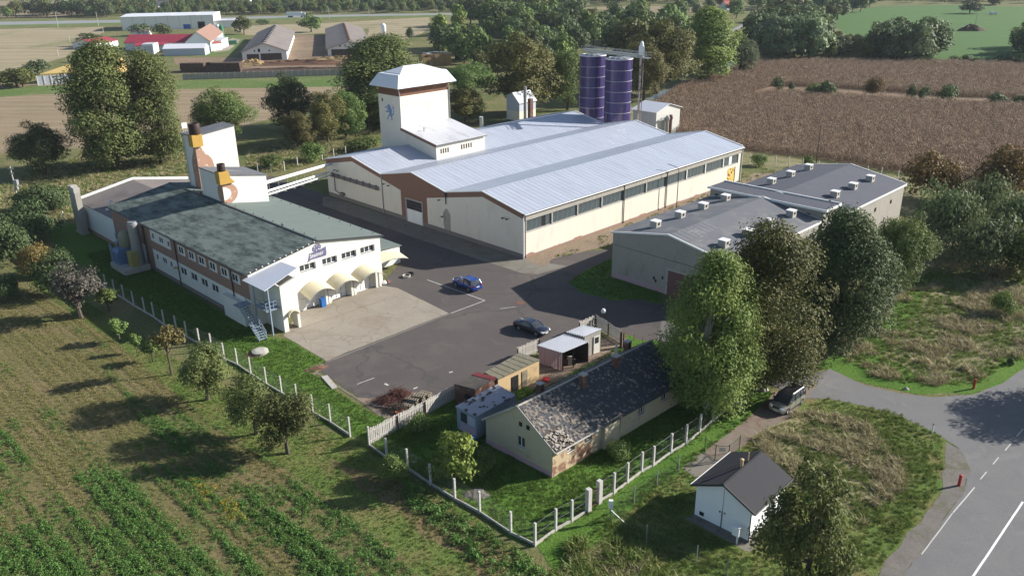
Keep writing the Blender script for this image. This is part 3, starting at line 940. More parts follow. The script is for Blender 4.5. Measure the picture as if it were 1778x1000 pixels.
# ------------------------------------------------------------------ tall tower on the hall with its low annex
tower = thing('brewing_tower', 'tall cream tower with a white hat roof and blue emblem rising from the hall', 'tower', HALL.world(13.4, 36), HALL.th)
TX, T0, TY0, TY1 = 12.5, 0, 10.35, 17.3
b = MB()
b.box(0, TX, TY0, TY1, 0, 18.1)
b.build('wall', M['cream'], tower)
b = MB()
b.box(0.08, TX - 0.08, TY0 + 0.08, TY1 - 0.08, 18.1, 20.2)
b.build('brown_band', mat('mottled_brown_cladding', (0.15, 0.070, 0.042), (0.085, 0.042, 0.030), 1.6, 0.8, bmp=0.2, stains=(0.24, 0.13, 0.08), stain_scale=1.2, stain_pos=(0.55, 0.7)), tower)
o1, o2, zz = 1.15, 0.0, 19.75
lo = [(-o1, TY0 - o1), (TX + o1, TY0 - o1), (TX + o1, TY1 + o1), (-o1, TY1 + o1)]
hi = [(0.25, TY0 + 0.25), (TX - 0.25, TY0 + 0.25), (TX - 0.25, TY1 - 0.25), (0.25, TY1 - 0.25)]
b = MB()
b.poly([(x, y, zz) for x, y in lo])
b.poly([(x, y, zz + 0.12) for x, y in lo][::-1])
for k in range(4):
    k2 = (k + 1) % 4
    b.poly([(*lo[k], zz), (*lo[k2], zz), (*lo[k2], zz + 0.12), (*lo[k], zz + 0.12)])
    b.poly([(*lo[k], zz + 0.12), (*lo[k2], zz + 0.12), (*hi[k2], zz + 2.35), (*hi[k], zz + 2.35)])
b.poly([(x, y, zz + 2.35) for x, y in hi])
b.build('hat_roof', M['tower_roof'], tower)
b = MB()
ap = [(TX / 2 - 2.2, (TY0 + TY1) / 2, zz + 3.55), (TX / 2 + 2.2, (TY0 + TY1) / 2, zz + 3.55)]
lo2 = [(1.2, TY0 + 0.9), (TX - 1.2, TY0 + 0.9), (TX - 1.2, TY1 - 0.9), (1.2, TY1 - 0.9)]
L2 = [(x, y, zz + 2.5) for x, y in lo2]
for k in range(4):
    k2 = (k + 1) % 4
    b.poly([(*lo2[k], zz + 2.3), (*lo2[k2], zz + 2.3), L2[k2], L2[k]])
b.poly([L2[0], L2[1], ap[1], ap[0]])
b.poly([L2[2], L2[3], ap[0], ap[1]])
b.poly([L2[1], L2[2], ap[1]])
b.poly([L2[3], L2[0], ap[0]])
b.build('top_roof', M['tower_roof'], tower)
for (x, y) in ((0, TY0), (TX, TY0)):
    b = MB()
    sx = -0.12 if x == 0 else 0.0
    b.tube([(x + sx - (0.7 if x == 0 else -0.7), y - 0.8, zz - 0.05), (x + sx, y - 0.1, zz - 1.1), (x + sx, y - 0.1, 12.4)], 0.09, 8)
    b.build('downpipe', M['grey_metal'], tower, smooth=True)
b = MB()
b.box(-0.03, 0.02, TY1 - 1.5, TY1 - 1.1, 16.7, 17.3)
b.build('vent_hole', M['dark_metal'], tower)


def emblem(pts_list, wall, x0, z0, s, d=-0.02, t=0.02):
    bb = MB()
    for pts in pts_list:
        bb.ext([wall(x0 + x * s, z0 + z * s, d) for x, z in pts], wall.ey * t)
    return bb


# rearing lion strokes inside a hexagon outline
lion = [[(0.30, 0.98), (0.46, 1.04), (0.60, 0.96), (0.64, 0.82), (0.50, 0.74), (0.36, 0.80), (0.24, 0.86)],
        [(0.36, 0.80), (0.62, 0.86), (0.76, 0.66), (0.70, 0.44), (0.50, 0.40), (0.36, 0.56)],
        [(0.50, 0.46), (0.72, 0.50), (0.80, 0.32), (0.66, 0.20), (0.48, 0.28)],
        [(0.38, 0.74), (0.12, 0.88), (0.02, 0.82), (0.06, 0.76), (0.16, 0.78), (0.34, 0.62)],
        [(0.38, 0.58), (0.14, 0.62), (0.06, 0.50), (0.12, 0.46), (0.20, 0.52), (0.40, 0.48)],
        [(0.50, 0.32), (0.34, 0.20), (0.28, 0.02), (0.16, 0.02), (0.18, 0.10), (0.28, 0.26), (0.44, 0.42)],
        [(0.68, 0.26), (0.78, 0.10), (0.66, 0.0), (0.56, 0.02), (0.66, 0.10), (0.58, 0.24)],
        [(0.76, 0.36), (0.92, 0.42), (0.98, 0.62), (0.90, 0.80), (1.0, 0.92), (0.88, 0.96), (0.82, 0.80), (0.90, 0.62), (0.86, 0.48), (0.74, 0.42)]]
wt = Wall(0, TY1, -90)
sc = 3.0
emblem(lion, wt, 2.0, 13.2, sc).build('emblem', M['blue'], tower)
hexa = [(0.5, 1.2), (1.05, 0.95), (1.05, 0.10), (0.5, -0.15), (-0.05, 0.10), (-0.05, 0.95)]
b = MB()
for k in range(6):
    a, c = hexa[k], hexa[(k + 1) % 6]
    b.bar(wt(2.0 + a[0] * sc, 13.2 + a[1] * sc, -0.01), wt(2.0 + c[0] * sc, 13.2 + c[1] * sc, -0.01), 0.07, 0.02)
b.build('emblem_outline', mat('faint_blue_outline', (0.52, 0.54, 0.56), None, 2, 0.9), tower)
# removed lettering still faintly standing on the sunny face
wf = Wall(0, TY0, 0)
b = MB()
for k, (x, h) in enumerate(((4.9, 1.1), (5.8, 1.0), (6.4, 1.2), (7.2, 0.9), (8.0, 1.0))):
    b.box(x, x + 0.08, TY0 - 0.03, TY0, 15.6, 15.6 + h)
for k in range(4):
    b.ext([wf(3.0 + 0.1 * k, 14.9 + k * 0.5, -0.03), wf(3.6, 14.75 + k * 0.5, -0.03), wf(4.0, 15.0 + k * 0.5, -0.03), wf(3.6, 14.85 + k * 0.5, -0.03)], (0, 0.03, 0))
b.build('ghost_lettering', M['cream'], tower)
# annex
AF, AB = 10.15, 12.0
b = MB()
wa = Wall(0, 0, 0)
hol = [(1.0 + k * 0.58, 1.38 + k * 0.58, 8.35, 9.3) for k in range(4)] + [(6.2 + k * 0.62, 6.6 + k * 0.62, 8.35, 9.3) for k in range(5)]
b.holed(0, TX, 0, AF, hol, wa, 0.15)
for x in (0, TX):
    b.poly([(x, 0, 0), (x, TY0, 0), (x, TY0, AB), (x, 0, AF)])
b.build('annex_wall', M['cream'], tower)
for h in hol:
    window(tower, wa, *h, n=1, depth=0.1, frame='grey_metal', glass='glass', sill=False, fw=0.04)
b = MB()
b.ext([(-0.25, -0.35, AF), (TX + 0.25, -0.35, AF), (TX + 0.25, TY0, AB + 0.07), (-0.25, TY0, AB + 0.07)], (0, 0, 0.18))
b.build('annex_roof', M['annex_roof'], tower)
b = MB()
b.bar((-0.3, -0.36, AF - 0.12), (-0.3, TY0, AB - 0.05), 0.06, 0.5)
b.build('fascia_board', M['brown'], tower)
b = MB()
b.tube([(-0.3, -0.42, AF + 0.02), (TX + 0.3, -0.42, AF + 0.02)], 0.1, 8)
b.build('gutter', M['dark_metal'], tower)
b = MB()
b.tube([(2.6, 6.6, 11.2), (2.6, 6.6, 12.1)], 0.09, 8)
b.lathe((2.6, 6.6, 12.1), [(0.2, 0), (0.2, 0.12)], 8)
b.build('roof_vent_pipe', M['grey_metal'], tower)

# ------------------------------------------------------------------ brewery office building
BREW = Frame((-32.55, 93.91), 45.1)
brew = thing('brewery_building', 'two-storey cream and brown brewery building with a worn green roof and curved awnings', 'building', (-32.55, 93.91, 0), BREW.th)
BW, BL, BE, BR = 20.1, 43.4, 7.15, 8.9
wf, wlft, wrt = Wall(0, 0, 0), Wall(0, BL, -90), Wall(BW, 0, 90)
fw4 = [(7.2, 9.62), (10.63, 12.95), (13.67, 16.07), (16.73, 19.12)]
doors = [(7.6, 9.9), (11.6, 14.2), (15.6, 18.2)]
b = MB()
fh = [(a, c, 5.3, 6.22) for a, c in fw4] + [(a, c, 0.02, 2.6) for a, c in doors]
b.holed(0, BW, 0, BE, fh, wf, 0.25)
b.poly([(0, 0, BE), (BW, 0, BE), (BW / 2, 0, BR)])
b.poly([(0, BL, 0), (BW, BL, 0), (BW, BL, BE), (BW / 2, BL, BR), (0, BL, BE)])
lh = []
for px, py in ((312.6, 428.6), (330.3, 437.4), (348, 446.3), (367, 455), (387.3, 465.3), (406.3, 475.4)):
    yy = BREW.on('x', 0, px, py).y
    lh.append((BL - yy - 0.8, BL - yy + 0.8, 5.15, 6.3, 2))
for px, py in ((318.9, 471.6), (337, 481.5), (355, 490.8), (373.4, 500.3)):
    yy = BREW.on('x', 0, px, py).y
    lh.append((BL - yy - 0.95, BL - yy + 0.95, 1.95, 3.15, 2))
for (px, py), w in (((264.5, 408.3), 0.4), ((278.4, 413.4), 0.75), ((291, 419.7), 0.4)):
    yy = BREW.on('x', 0, px, py).y
    lh.append((BL - yy - w, BL - yy + w, 5.2, 6.2, 1 if w < 0.5 else 2))
for (px, py), w in (((273.4, 447.5), 0.4), ((286, 453.9), 0.75), ((297.4, 460.2), 0.4)):
    yy = BREW.on('x', 0, px, py).y
    lh.append((BL - yy - w, BL - yy + w, 2.1, 3.1, 1 if w < 0.5 else 2))
b.holed(0, BL, 0, BE, lh, wlft, 0.2)
b.poly([wrt(0, 0), wrt(BL, 0), wrt(BL, BE), wrt(0, BE)])
b.build('wall', [M['offwhite']], brew)
for h in lh:
    window(brew, wlft, *h[:4], n=h[4], depth=0.06, fw=0.13)
for a, c in fw4:
    window(brew, wf, a, c, 5.3, 6.22, 3, 0.22, fw=0.1)
for a, c in doors:
    d = window(brew, wf, a, c, 0.03, 2.6, 3, 0.24, 'pvc', 'glass', False, 0.1, 3, name='glazed_door')
    for ch in d.children:
        if ch.location.z < 1.0:
            ch.data = bpy.data.meshes.get('door_panel') or ch.data.copy()
            ch.data.name = 'door_panel'
            ch.data.materials[0] = M['white_trim']
            ch.name = 'door_panel'
b = MB()
wb_ = lambda x, z, d=0.0: wlft(x, z, d - 0.02)
up_ = [h for h in lh if h[2] > 4 and h[0] > 21.5]
gu_ = [h for h in lh if h[2] > 4 and h[0] < 21.5]
b.holed(0.05, BL - 0.05, 3.6, 7.0, [(h[0] - 0.1, h[1] + 0.6, 5.05, 6.4) for h in up_] + [(min(h[0] for h in gu_) - 0.4, max(h[1] for h in gu_) + 0.4, 4.9, 6.95)], wb_, 0.02)
b.holed(12.2, 14.4, 0.6, 3.6, [], wb_, 0.02)
b.holed(0.05, 10.6, 0.6, 3.6, [], wb_, 0.02)
b.build('brown_wall_band', M['brown2'], brew)
b = MB()
b.box(-0.05, 0, 0, BL, 0, 0.6)
b.build('plinth', M['plinth'], brew)
# roof: worn left slope, cleaner right slope
for nm, x0, x1, mm in (('left', -0.4, BW / 2, 'green_roof_worn'), ('right', BW / 2, BW + 0.4, 'green_roof')):
    z0, z1 = (BE - 0.06, BR) if nm == 'left' else (BR, BE - 0.06)
    b = MB()
    b.ext([(x0, -0.2, z0), (x1, -0.2, z1), (x1, BL + 0.3, z1), (x0, BL + 0.3, z0)], (0, 0, 0.14))
    r = b.build('roof', M[mm], brew)
    if nm == 'left':
        r['label'] = 'worn patchy roof slope'
b = MB()
b.bar((-0.4, -0.22, BE + 0.0), (BW / 2, -0.22, BR + 0.06), 0.06, 0.22)
b.bar((BW / 2, -0.22, BR + 0.06), (BW + 0.4, -0.22, BE), 0.06, 0.22)
b.bar((BW / 2, -0.2, BR + 0.16), (BW / 2, BL + 0.3, BR + 0.16), 0.3, 0.05)
b.build('roof_edging', M['dark_metal'], brew)
b = MB()
b.tube([(-0.5, -0.2, BE - 0.02), (-0.5, BL + 0.2, BE - 0.02)], 0.09, 8)
b.tube([(BW + 0.5, -0.2, BE - 0.02), (BW + 0.5, BL + 0.2, BE - 0.02)], 0.09, 8)
b.build('gutter', M['dark_metal'], brew)
for x, y in ((-0.12, BL - 22.9), (-0.12, 4.3), (-0.12, BL - 12.3), (BW + 0.12, 0.4)):
    b = MB()
    b.tube([(x * 4 if x < 0 else x + 0.3, y, BE - 0.05), (x, y, BE - 0.5), (x, y, 0.05)], 0.075, 8)
    b.build('downpipe', M['dark_metal'] if x < 0 else M['grey_metal'], brew, smooth=True)
b = MB()
for k in range(16):
    for x, z in ((0.3, BE + 0.25), (BW / 2 + 0.6, BR + 0.1), (BW - 0.3, BE + 0.25)):
        b.box(x - 0.05, x + 0.05, 1 + k * 2.7, 1.1 + k * 2.7, z - 0.1, z + 0.09)
b.build('snow_stop', M['dark_metal'], brew)
b = MB()
for k in range(12):
    x = k * 0.85 + 0.2
    b.box(x, x + 0.14, -0.3, -0.14, BE + 0.12 + x * (BR - BE) / (BW / 2), BE + 0.22 + x * (BR - BE) / (BW / 2))
b.build('verge_clip', M['white_trim'], brew)
for px, py in ((492, 397), (388, 333)):
    p = BREW.on('z', BR - 0.2, px, py)
    b = MB()
    b.tube([(BW / 2 + 0.1, p.y, BR), (BW / 2 + 0.1, p.y, BR + 0.6)], 0.08, 8)
    b.build('roof_vent_pipe', M['dark_metal'], brew)
# gable sign: round emblem above a slanted name board
b = MB()
ws = Wall(0, -0.03, 0)
b.ext([ws(8.35, 6.35), ws(8.55, 6.62), ws(8.75, 7.22), ws(8.8, 7.5), ws(10.1, 7.58), ws(11.38, 7.88), ws(11.42, 7.0), ws(11.3, 6.62), ws(10.2, 6.6), ws(9.1, 6.62)], (0, 0.03, 0))
b.ext([ws(10.0 + 0.68 * math.cos(t) + 0.12 * math.sin(t), 8.02 + 0.52 * math.sin(t)) for t in [2 * math.pi * k / 20 for k in range(20)]], (0, 0.03, 0))
sign = b.build('gable_sign', M['purple'], brew)
b = MB()
w2 = Wall(0, -0.045, 0)
for k, t in enumerate((0.3, 1.4, 2.5, 3.6, 4.6, 5.5)):
    c0, s0 = math.cos(t), math.sin(t)
    b.ext([w2(10.0 + 0.25 * c0, 8.02 + 0.18 * s0), w2(10.0 + 0.5 * c0 + 0.06, 8.02 + 0.36 * s0 + 0.05), w2(10.0 + 0.55 * c0, 8.02 + 0.40 * s0), w2(10.0 + 0.48 * c0 - 0.08, 8.02 + 0.36 * s0 - 0.04)], (0, 0.014, 0))
b.build('sign_mark', M['white_trim'], sign)


def text_part(name, s, size, mt, parent, loc, rx=math.pi / 2, rz=0.0, shear=0.0, sx=1.0):
    cu = bpy.data.curves.new(name, 'FONT')
    cu.body, cu.size, cu.extrude, cu.shear = s, size, 0.008, shear
    cu.resolution_u = 3
    ob = bpy.data.objects.new('tmp_text', cu)
    me = bpy.data.meshes.new_from_object(ob)
    bpy.data.objects.remove(ob)
    me.name = name
    me.materials.clear()
    me.materials.append(mt)
    o = link(name, me, parent, loc)
    o.rotation_euler = (rx, 0, rz)
    o.scale = (sx, 1, 1)
    return o


t1 = text_part('sign_lettering', 'Steiner', 0.78, M['white_trim'], sign, (8.82, -0.04, 6.82), sx=0.95, shear=0.1)
t1.rotation_euler = (math.pi / 2, -0.07, 0)
# curved awnings over the doors and over the side annex
def awning(name, x0, x1, y, z0, zc, dep, parent):
    bb = MB()
    n = 14
    top = []
    for k in range(n + 1):
        f = k / n
        x = x0 + (x1 - x0) * f
        z = z0 + (zc - z0) * math.sin(math.pi * f) ** 0.8
        top.append((x, z))
    for (xa, za), (xb, zb) in zip(top, top[1:]):
        drop = 0.55
        bb.ext([(xa, y, za), (xb, y, zb), (xb, y - dep, zb - drop), (xa, y - dep, za - drop)], (0, 0, 0.035))
    o = bb.build(name, M['awning'], parent, smooth=True)
    c = MB()
    for (xa, za), (xb, zb) in zip(top, top[1:]):
        c.bar((xa, y - dep, za - 0.55), (xb, y - dep, zb - 0.55), 0.07, 0.09)
    for x in (x0 + 0.1, x1 - 0.1):
        c.bar((x, y, z0 + 0.0), (x, y - dep, z0 - 0.55), 0.05, 0.06)
        c.bar((x, y, z0 - 1.0), (x, y - dep * 0.8, z0 - 0.45), 0.04, 0.04)
    c.build('awning_frame', M['grey_metal'], o)
    return o


awning('awning', 6.8, 11.0, -0.01, 2.75, 3.75, 2.4, brew)
awning('awning', 10.75, 14.9, -0.01, 2.75, 3.75, 2.4, brew)
awning('awning', 14.75, 19.0, -0.01, 2.75, 3.75, 2.4, brew)
for x in (10.45, 10.9, 14.55, 15.0, 18.7, 19.3):
    b = MB()
    b.box(x - 0.16, x + 0.16, -0.55, 0.0, 0, 2.7)
    b.build('door_pier', M['offwhite'], brew)
# lower side annex with green roof and its awning
b = MB()
b.box(BW, 27.3, 5.2, 22, 0, 2.62)
b.build('side_annex', M['white'], brew)
b = MB()
b.ext([(BW, 5.0, 3.1), (27.6, 5.0, 2.62), (27.6, 22.2, 2.62), (BW, 22.2, 3.1)], (0, 0, 0.1))
b.build('side_annex_roof', M['green_roof'], brew)
awning('awning', 20.4, 27.0, 5.18, 1.85, 2.5, 2.4, brew)
# stair porch: walls with an arch, canopy roof, steel stair and landing
b = MB()
wp = Wall(1.75, -4.3, 0)
arch = [(0.62 + 0.68 + 0.68 * math.cos(t), 1.95 + 0.68 * math.sin(t)) for t in [math.pi * k / 10 for k in range(11)]]
outer = [(0, 0), (0.55, 0)]
pts = [(0, 0), (0.62, 0)] + list(reversed(arch)) + [(1.98, 0), (2.3, 0), (2.3, 3.3), (2.3, 6.75), (0, 6.1)]
b.ext([wp(x, z) for x, z in pts], (0, 0.3, 0))
b.ext([(1.75, -4.0, 0), (1.75, 0, 0), (1.75, 0, 6.3), (1.75, -4.0, 6.1)], (0.22, 0, 0))
b.ext([(4.05, -4.0, 0), (4.05, -3.0, 0), (4.05, -1.0, 3.3), (4.05, 0, 3.3), (4.05, 0, 6.75), (4.05, -4.0, 6.75)], (-0.22, 0, 0))
b.build('porch_wall', M['offwhite'], brew)
b = MB()
n = 8
for k in range(n):
    t0, t1 = math.pi * k / n, math.pi * (k + 1) / n
    f = lambda t, r: (1.75 + 1.3 + r * math.cos(t), 1.95 + r * math.sin(t))
    p0, p1, p2, p3 = f(t0, 0.70), f(t1, 0.70), f(t1, 0.80), f(t0, 0.80)
    b.ext([(p0[0], -4.75, p0[1]), (p1[0], -4.75, p1[1]), (p2[0], -4.75, p2[1]), (p3[0], -4.75, p3[1])], (0, 0.44, 0))
b.build('porch_hood', M['awning'], brew)
window(brew, Wall(1.75, -4.3, 0), 0.65, 1.75, 5.35, 5.95, 1, 0.06, sill=False)
b = MB()
cq = [BREW.on('z', 6.5, 420.5, 487.5), BREW.on('z', 7.5, 478, 451.5), BREW.on('z', 7.4, 516, 466), BREW.on('z', 6.35, 459, 506.5)]
b.ext(cq, (0, 0, 0.08))
b.build('porch_roof', M['canopy_sheet'], brew)
b = MB()
pl = M['pale_blue_metal']
for x, y in ((0.3, -4.0), (-0.1, -1.2)):
    b.box(x - 0.07, x + 0.07, y - 0.07, y + 0.07, 0, 6.35)
b.box(-0.2, 1.7, -4.0, -1.0, 3.25, 3.37)
for x, y in ((-0.2, -4.0), (-0.2, -2.5), (0.8, -4.0)):
    b.box(x - 0.03, x + 0.03, y - 0.03, y + 0.03, 3.37, 4.4)
for z in (3.9, 4.4):
    b.bar((-0.2, -4.0, z), (-0.2, -1.0, z), 0.05, 0.05)
    b.bar((-0.2, -4.0, z), (1.7, -4.0, z), 0.05, 0.05)
land = b.build('stair_landing', pl, brew)
b = MB()
for s in (-0.5, 0.5):
    b.bar((-1.3 + s, -4.4, 0.05), (-1.3 + s, -0.2, 3.3), 0.05, 0.22)
    for z in (0.55, 1.0):
        b.bar((-1.3 + s, -4.4, 0.1 + z), (-1.3 + s, -0.2, 3.3 + z), 0.045, 0.045)
    for k in range(5):
        yy = -4.4 + k * 1.05
        b.box(-1.33 + s, -1.27 + s, yy, yy + 0.05, 0.1 + k * 0.8, 1.15 + k * 0.8)
stair = b.build('steel_stair', pl, brew)
stp = MB()
stp.box(-1.78, -0.82, 0, 0.26, -0.03, 0.03)
stm = stp.mesh('step', pl)
for k in range(15):
    link('step', stm, stair, (0, -4.35 + k * 0.28, 0.2 + k * 0.217))
b = MB()
b.box(-1.9, -0.1, -0.2, 1.2, 3.25, 3.33)
b.build('stair_head', pl, stair)
b = MB()
b.box(-0.75, -0.03, 0.8, 6.3, 0, 3.0)
by = b.build('ground_floor_bay', M['offwhite'], brew)
window(by, Wall(-0.75, 6.3, -90), 3.4, 4.7, 1.5, 2.5, 2, 0.0, sill=True)
b = MB()
b.lathe((-0.25, BL - 22.2, 2.6), [(0.3, -0.1), (0.3, 0.1)], 12)
b.build('satellite_dish', M['ochre'], brew)
# left wing with the dark-shaded felt roof and white parapet
wing = thing('low_wing', 'low white wing with a dull brown roof and white parapet behind the green roof', 'building', BREW.world(0, BL + 0.35), BREW.th)
WL, WE, WR2 = 15.9, 4.9, 6.6
b = MB()
b.box(0.3, 19.8, 0, WL, 0, WE)
b.ext([(0.3, WL - 0.3, WE), (10, WL - 0.3, WR2), (19.8, WL - 0.3, WE)], (0, 0.3, 0))
b.build('wall', M['white'], wing)
for x0, z0, x1, z1 in ((0.1, WE, 10, WR2), (10, WR2, 20, WE)):
    b = MB()
    b.ext([(x0, 0.0, z0 + 0.02), (x1, 0.0, z1 + 0.02), (x1, WL - 0.35, z1 + 0.02), (x0, WL - 0.35, z0 + 0.02)], (0, 0, 0.1))
    b.build('roof', M['asb_roof'], wing)
b = MB()
b.bar((0.0, WL - 0.1, WE + 0.3), (10, WL - 0.1, WR2 + 0.4), 0.4, 0.35)
b.bar((10, WL - 0.1, WR2 + 0.4), (20, WL - 0.1, WE + 0.3), 0.4, 0.35)
b.build('parapet', M['white_trim'], wing)
b = MB()
b.box(0.22, 0.3, 0, WL, 0, 0.6)
b.build('plinth', M['brown2'], wing)
b = MB()
b.tube([(2.0, 5.5, WE), (2.0, 5.5, WE + 1.5), (2.3, 5.5, WE + 1.7), (2.5, 5.5, WE + 1.5)], 0.16, 8)
b.box(1.0, 3.0, 4.8, 5.0, WE + 0.2, WE + 0.6)
b.build('vent_pipe', M['white_trim'], wing)
# three concrete flues standing together at the wing's corner
fl = thing('flue_stack', 'tall cluster of three grey flues with pale tops at the corner of the low wing', 'chimney', BREW.world(-0.75, BL + 13.4), BREW.th)
fh_ = 8.2
b = MB()
for k in range(3):
    b.box(-0.45, 0.45, -1.4 + k * 0.95, -0.5 + k * 0.95, 0.3, fh_ - 0.9)
b.box(-0.6, 0.6, -1.55, 1.6, 0, 0.35)
b.build('flue', M['grey_wall'], fl)
b = MB()
for k in range(3):
    b.ext([(-0.5, -1.4 + k * 0.95, fh_ - 0.9), (0.5, -1.4 + k * 0.95, fh_ - 0.9), (0.5, -0.5 + k * 0.95, fh_ - 0.9), (-0.5, -0.5 + k * 0.95, fh_ - 0.9)], (0, 0, 0.85 + 0.2 * (k == 1)))
b.build('flue_top', M['concrete'], fl)

# roof boxes with painted bottles, each with a mustard neck and a dark cap
BTL = [(0, 0), (1.75, 0), (1.75, 4.4), (1.65, 4.9), (1.3, 5.5), (0.85, 5.95), (0.55, 6.4), (0.55, 7.0), (0, 7.0)]


def bottle_tower(name, label, x0, x1, y0, y1, z0, z1l, z1r, shape, neck, cap, tall):
    th = thing(name, label, 'rooftop tower', BREW.world(x0, y0), BREW.th)
    w, d = x1 - x0, y1 - y0
    bb = MB()
    bb.poly([(0, 0, z0), (w, 0, z0), (w, 0, z1r), (0, 0, z1l)])
    bb.poly([(0, d, z0), (w, d, z0), (w, d, z1r), (0, d, z1l)])
    bb.poly([(0, 0, z0), (0, d, z0), (0, d, z1l), (0, 0, z1l)])
    bb.poly([(w, 0, z0), (w, d, z0), (w, d, z1r), (w, 0, z1r)])
    bb.build('wall', M['offwhite'], th)
    bb = MB()
    bb.ext([(-0.12, -0.12, z1l), (w + 0.12, -0.12, z1r), (w + 0.12, d + 0.12, z1r), (-0.12, d + 0.12, z1l)], (0, 0, 0.16))
    bb.build('roof', M['grey_felt'], th)
    if tall:
        bb = MB()
        bb.box(1.8, w - 0.4, 0.5, d - 0.4, z1l + 0.16, z1l + 0.3)
        bb.build('roof_hatch', M['grey_metal'], th)
    bb = MB()
    bb.ext([(x, -0.012, z) for x, z in shape], (0, 0.012, 0))
    bb.ext([(-0.012, x * 0.75, z) for x, z in shape], (0.012, 0, 0))
    bo = bb.build('painted_bottle', M['bottle'], th)
    if not tall:
        bb = MB()
        cx, cz, rr = 0.0, z0 + 4.35, 1.0
        arc = [(rr * 1.25 * math.cos(t), cz + rr * math.sin(t)) for t in [-math.pi / 2 + math.pi * k / 14 for k in range(15)]]
        bb.ext([(x + 0.01, -0.03, z) for x, z in arc], (0, 0.014, 0))
        bb.build('bottle_label', M['offwhite'], bo)
    nx0, nx1, nz0, nz1 = neck
    bb = MB()
    bb.ext([(-0.5, -0.5, nz0), (nx1, -0.5, nz0), (nx1, 1.0, nz0), (-0.5, 1.0, nz0)], (0, 0, nz1 - nz0)) if tall else \
        bb.ext([(-0.45, -0.4, nz0), (nx1 + 0.7, -0.4, nz0), (nx1, -0.4, nz0 + 0.9), (nx1 - 0.15, -0.4, nz1), (-0.45, -0.4, nz1)], (0, 1.3, 0))
    nk = bb.build('bottle_neck', M['yellow'], th)
    bb = MB()
    cr, cz0, cz1 = cap
    bb.lathe((0.45 if tall else 0.35, 0.25, 0), [(cr, cz0), (cr * 1.03, cz0 + 0.1), (cr * 1.03, cz1 - 0.05), (cr, cz1), (cr * 0.8, cz1), (cr * 0.8, cz1 - 0.2)], 18)
    bb.build('bottle_cap', M['cap'], nk, smooth=True)
    return th


zb = 9.0
bt = bottle_tower('bottle_tower', 'tall cream roof tower with a flaking brown bottle painted round its corner', 12.3, 19.3, 36.9, 40.9, 6.0, 17.1, 17.9,
                  [(0, 7.4), (2.75, 7.4), (2.7, 12.2), (2.5, 13.2), (2.0, 13.9), (1.45, 14.4), (1.1, 14.9), (1.0, 15.4), (0, 15.4)], (0, 1.2, 15.6, 17.5), (0.85, 17.5, 19.2), True)
b = MB()
for k in range(3):
    b.tube([(0.3 + k * 0.3, 4.1, 17.0), (0.3 + k * 0.3, 4.1, 18.9)], 0.03, 6)
    b.box(0.15 + k * 0.3, 0.4 + k * 0.3, 4.05, 4.15, 17.9, 18.8)
b.build('antenna', M['white_trim'], bt)
b = MB()
for k in range(14):
    b.box(-0.2, -0.15, 3.4, 3.9, 8.5 + k * 0.6, 8.54 + k * 0.6)
b.box(-0.2, -0.15, 3.38, 3.42, 7.5, 17.4)
b.box(-0.2, -0.15, 3.88, 3.92, 7.5, 17.4)
b.build('wall_ladder', M['grey_metal'], bt)
rd = [(2.35 * math.cos(t), 10.35 + 1.75 * math.sin(t)) for t in [-math.pi / 2 + math.pi * k / 16 for k in range(17)]]
bottle_tower('round_bottle_tower', 'low cream roof tower with a round brown flask painted round its corner', 10.45, 17.75, 25.5, 32.5, 6.0, 13.25, 11.9,
             rd, (0, 1.25, 11.9, 13.8), (0.58, 13.8, 14.9), False)

# dust collector with tanks against the long wall of the brewery
dc = thing('dust_collector', 'blue and yellow tank equipment with a grey round duct on a concrete base', 'tanks', BREW.world(-2.2, BL - 10.5), BREW.th)
b = MB()
b.box(-1.9, 1.9, -2.6, 2.8, 0, 0.9)
b.build('base', M['concrete'], dc)
b = MB()
b.box(-1.5, 0.3, 0.2, 2.3, 0.9, 2.7)
b.ext([(-1.5, 0.2, 2.7), (0.3, 0.2, 2.7), (0.3, 2.3, 2.7), (-1.5, 2.3, 2.7)], (0.3, 0, 0.5))
b.build('blue_tank', mat('blue_tank_paint', (0.12, 0.20, 0.34), (0.09, 0.15, 0.26), 1, 0.5), dc)
b = MB()
b.lathe((0.4, 1.3, 3.2), [(0.9, 0), (1.0, 0.5), (1.0, 1.8), (0.5, 2.4)], 16)
b.build('filter_drum', mat('dull_olive_drum', (0.24, 0.24, 0.16), None, 1, 0.6), dc, smooth=True)
b = MB()
b.lathe((0.9, -1.3, 0.9), [(0.75, 0), (0.75, 6.3), (0.62, 6.35), (0.62, 6.6)], 18)
b.build('round_duct', M['grey_metal'], dc, smooth=True)
b = MB()
b.box(-0.6, 0.5, -2.4, -1.0, 0.9, 3.2)
b.build('yellow_cabinet', mat('faded_yellow_cabinet', (0.34, 0.30, 0.10), None, 1, 0.6), dc)
b = MB()
b.tube([(-1.2, 3.4, 0.1), (-1.2, 3.4, 3.4), (-0.2, 2.2, 4.2), (0.4, 1.3, 5.2)], 0.22, 10)
b.tube([(-0.2, 3.2, 0.1), (-0.2, 3.2, 5.0)], 0.14, 8)
b.build('feed_pipe', M['pale_blue_metal'], dc, smooth=True)

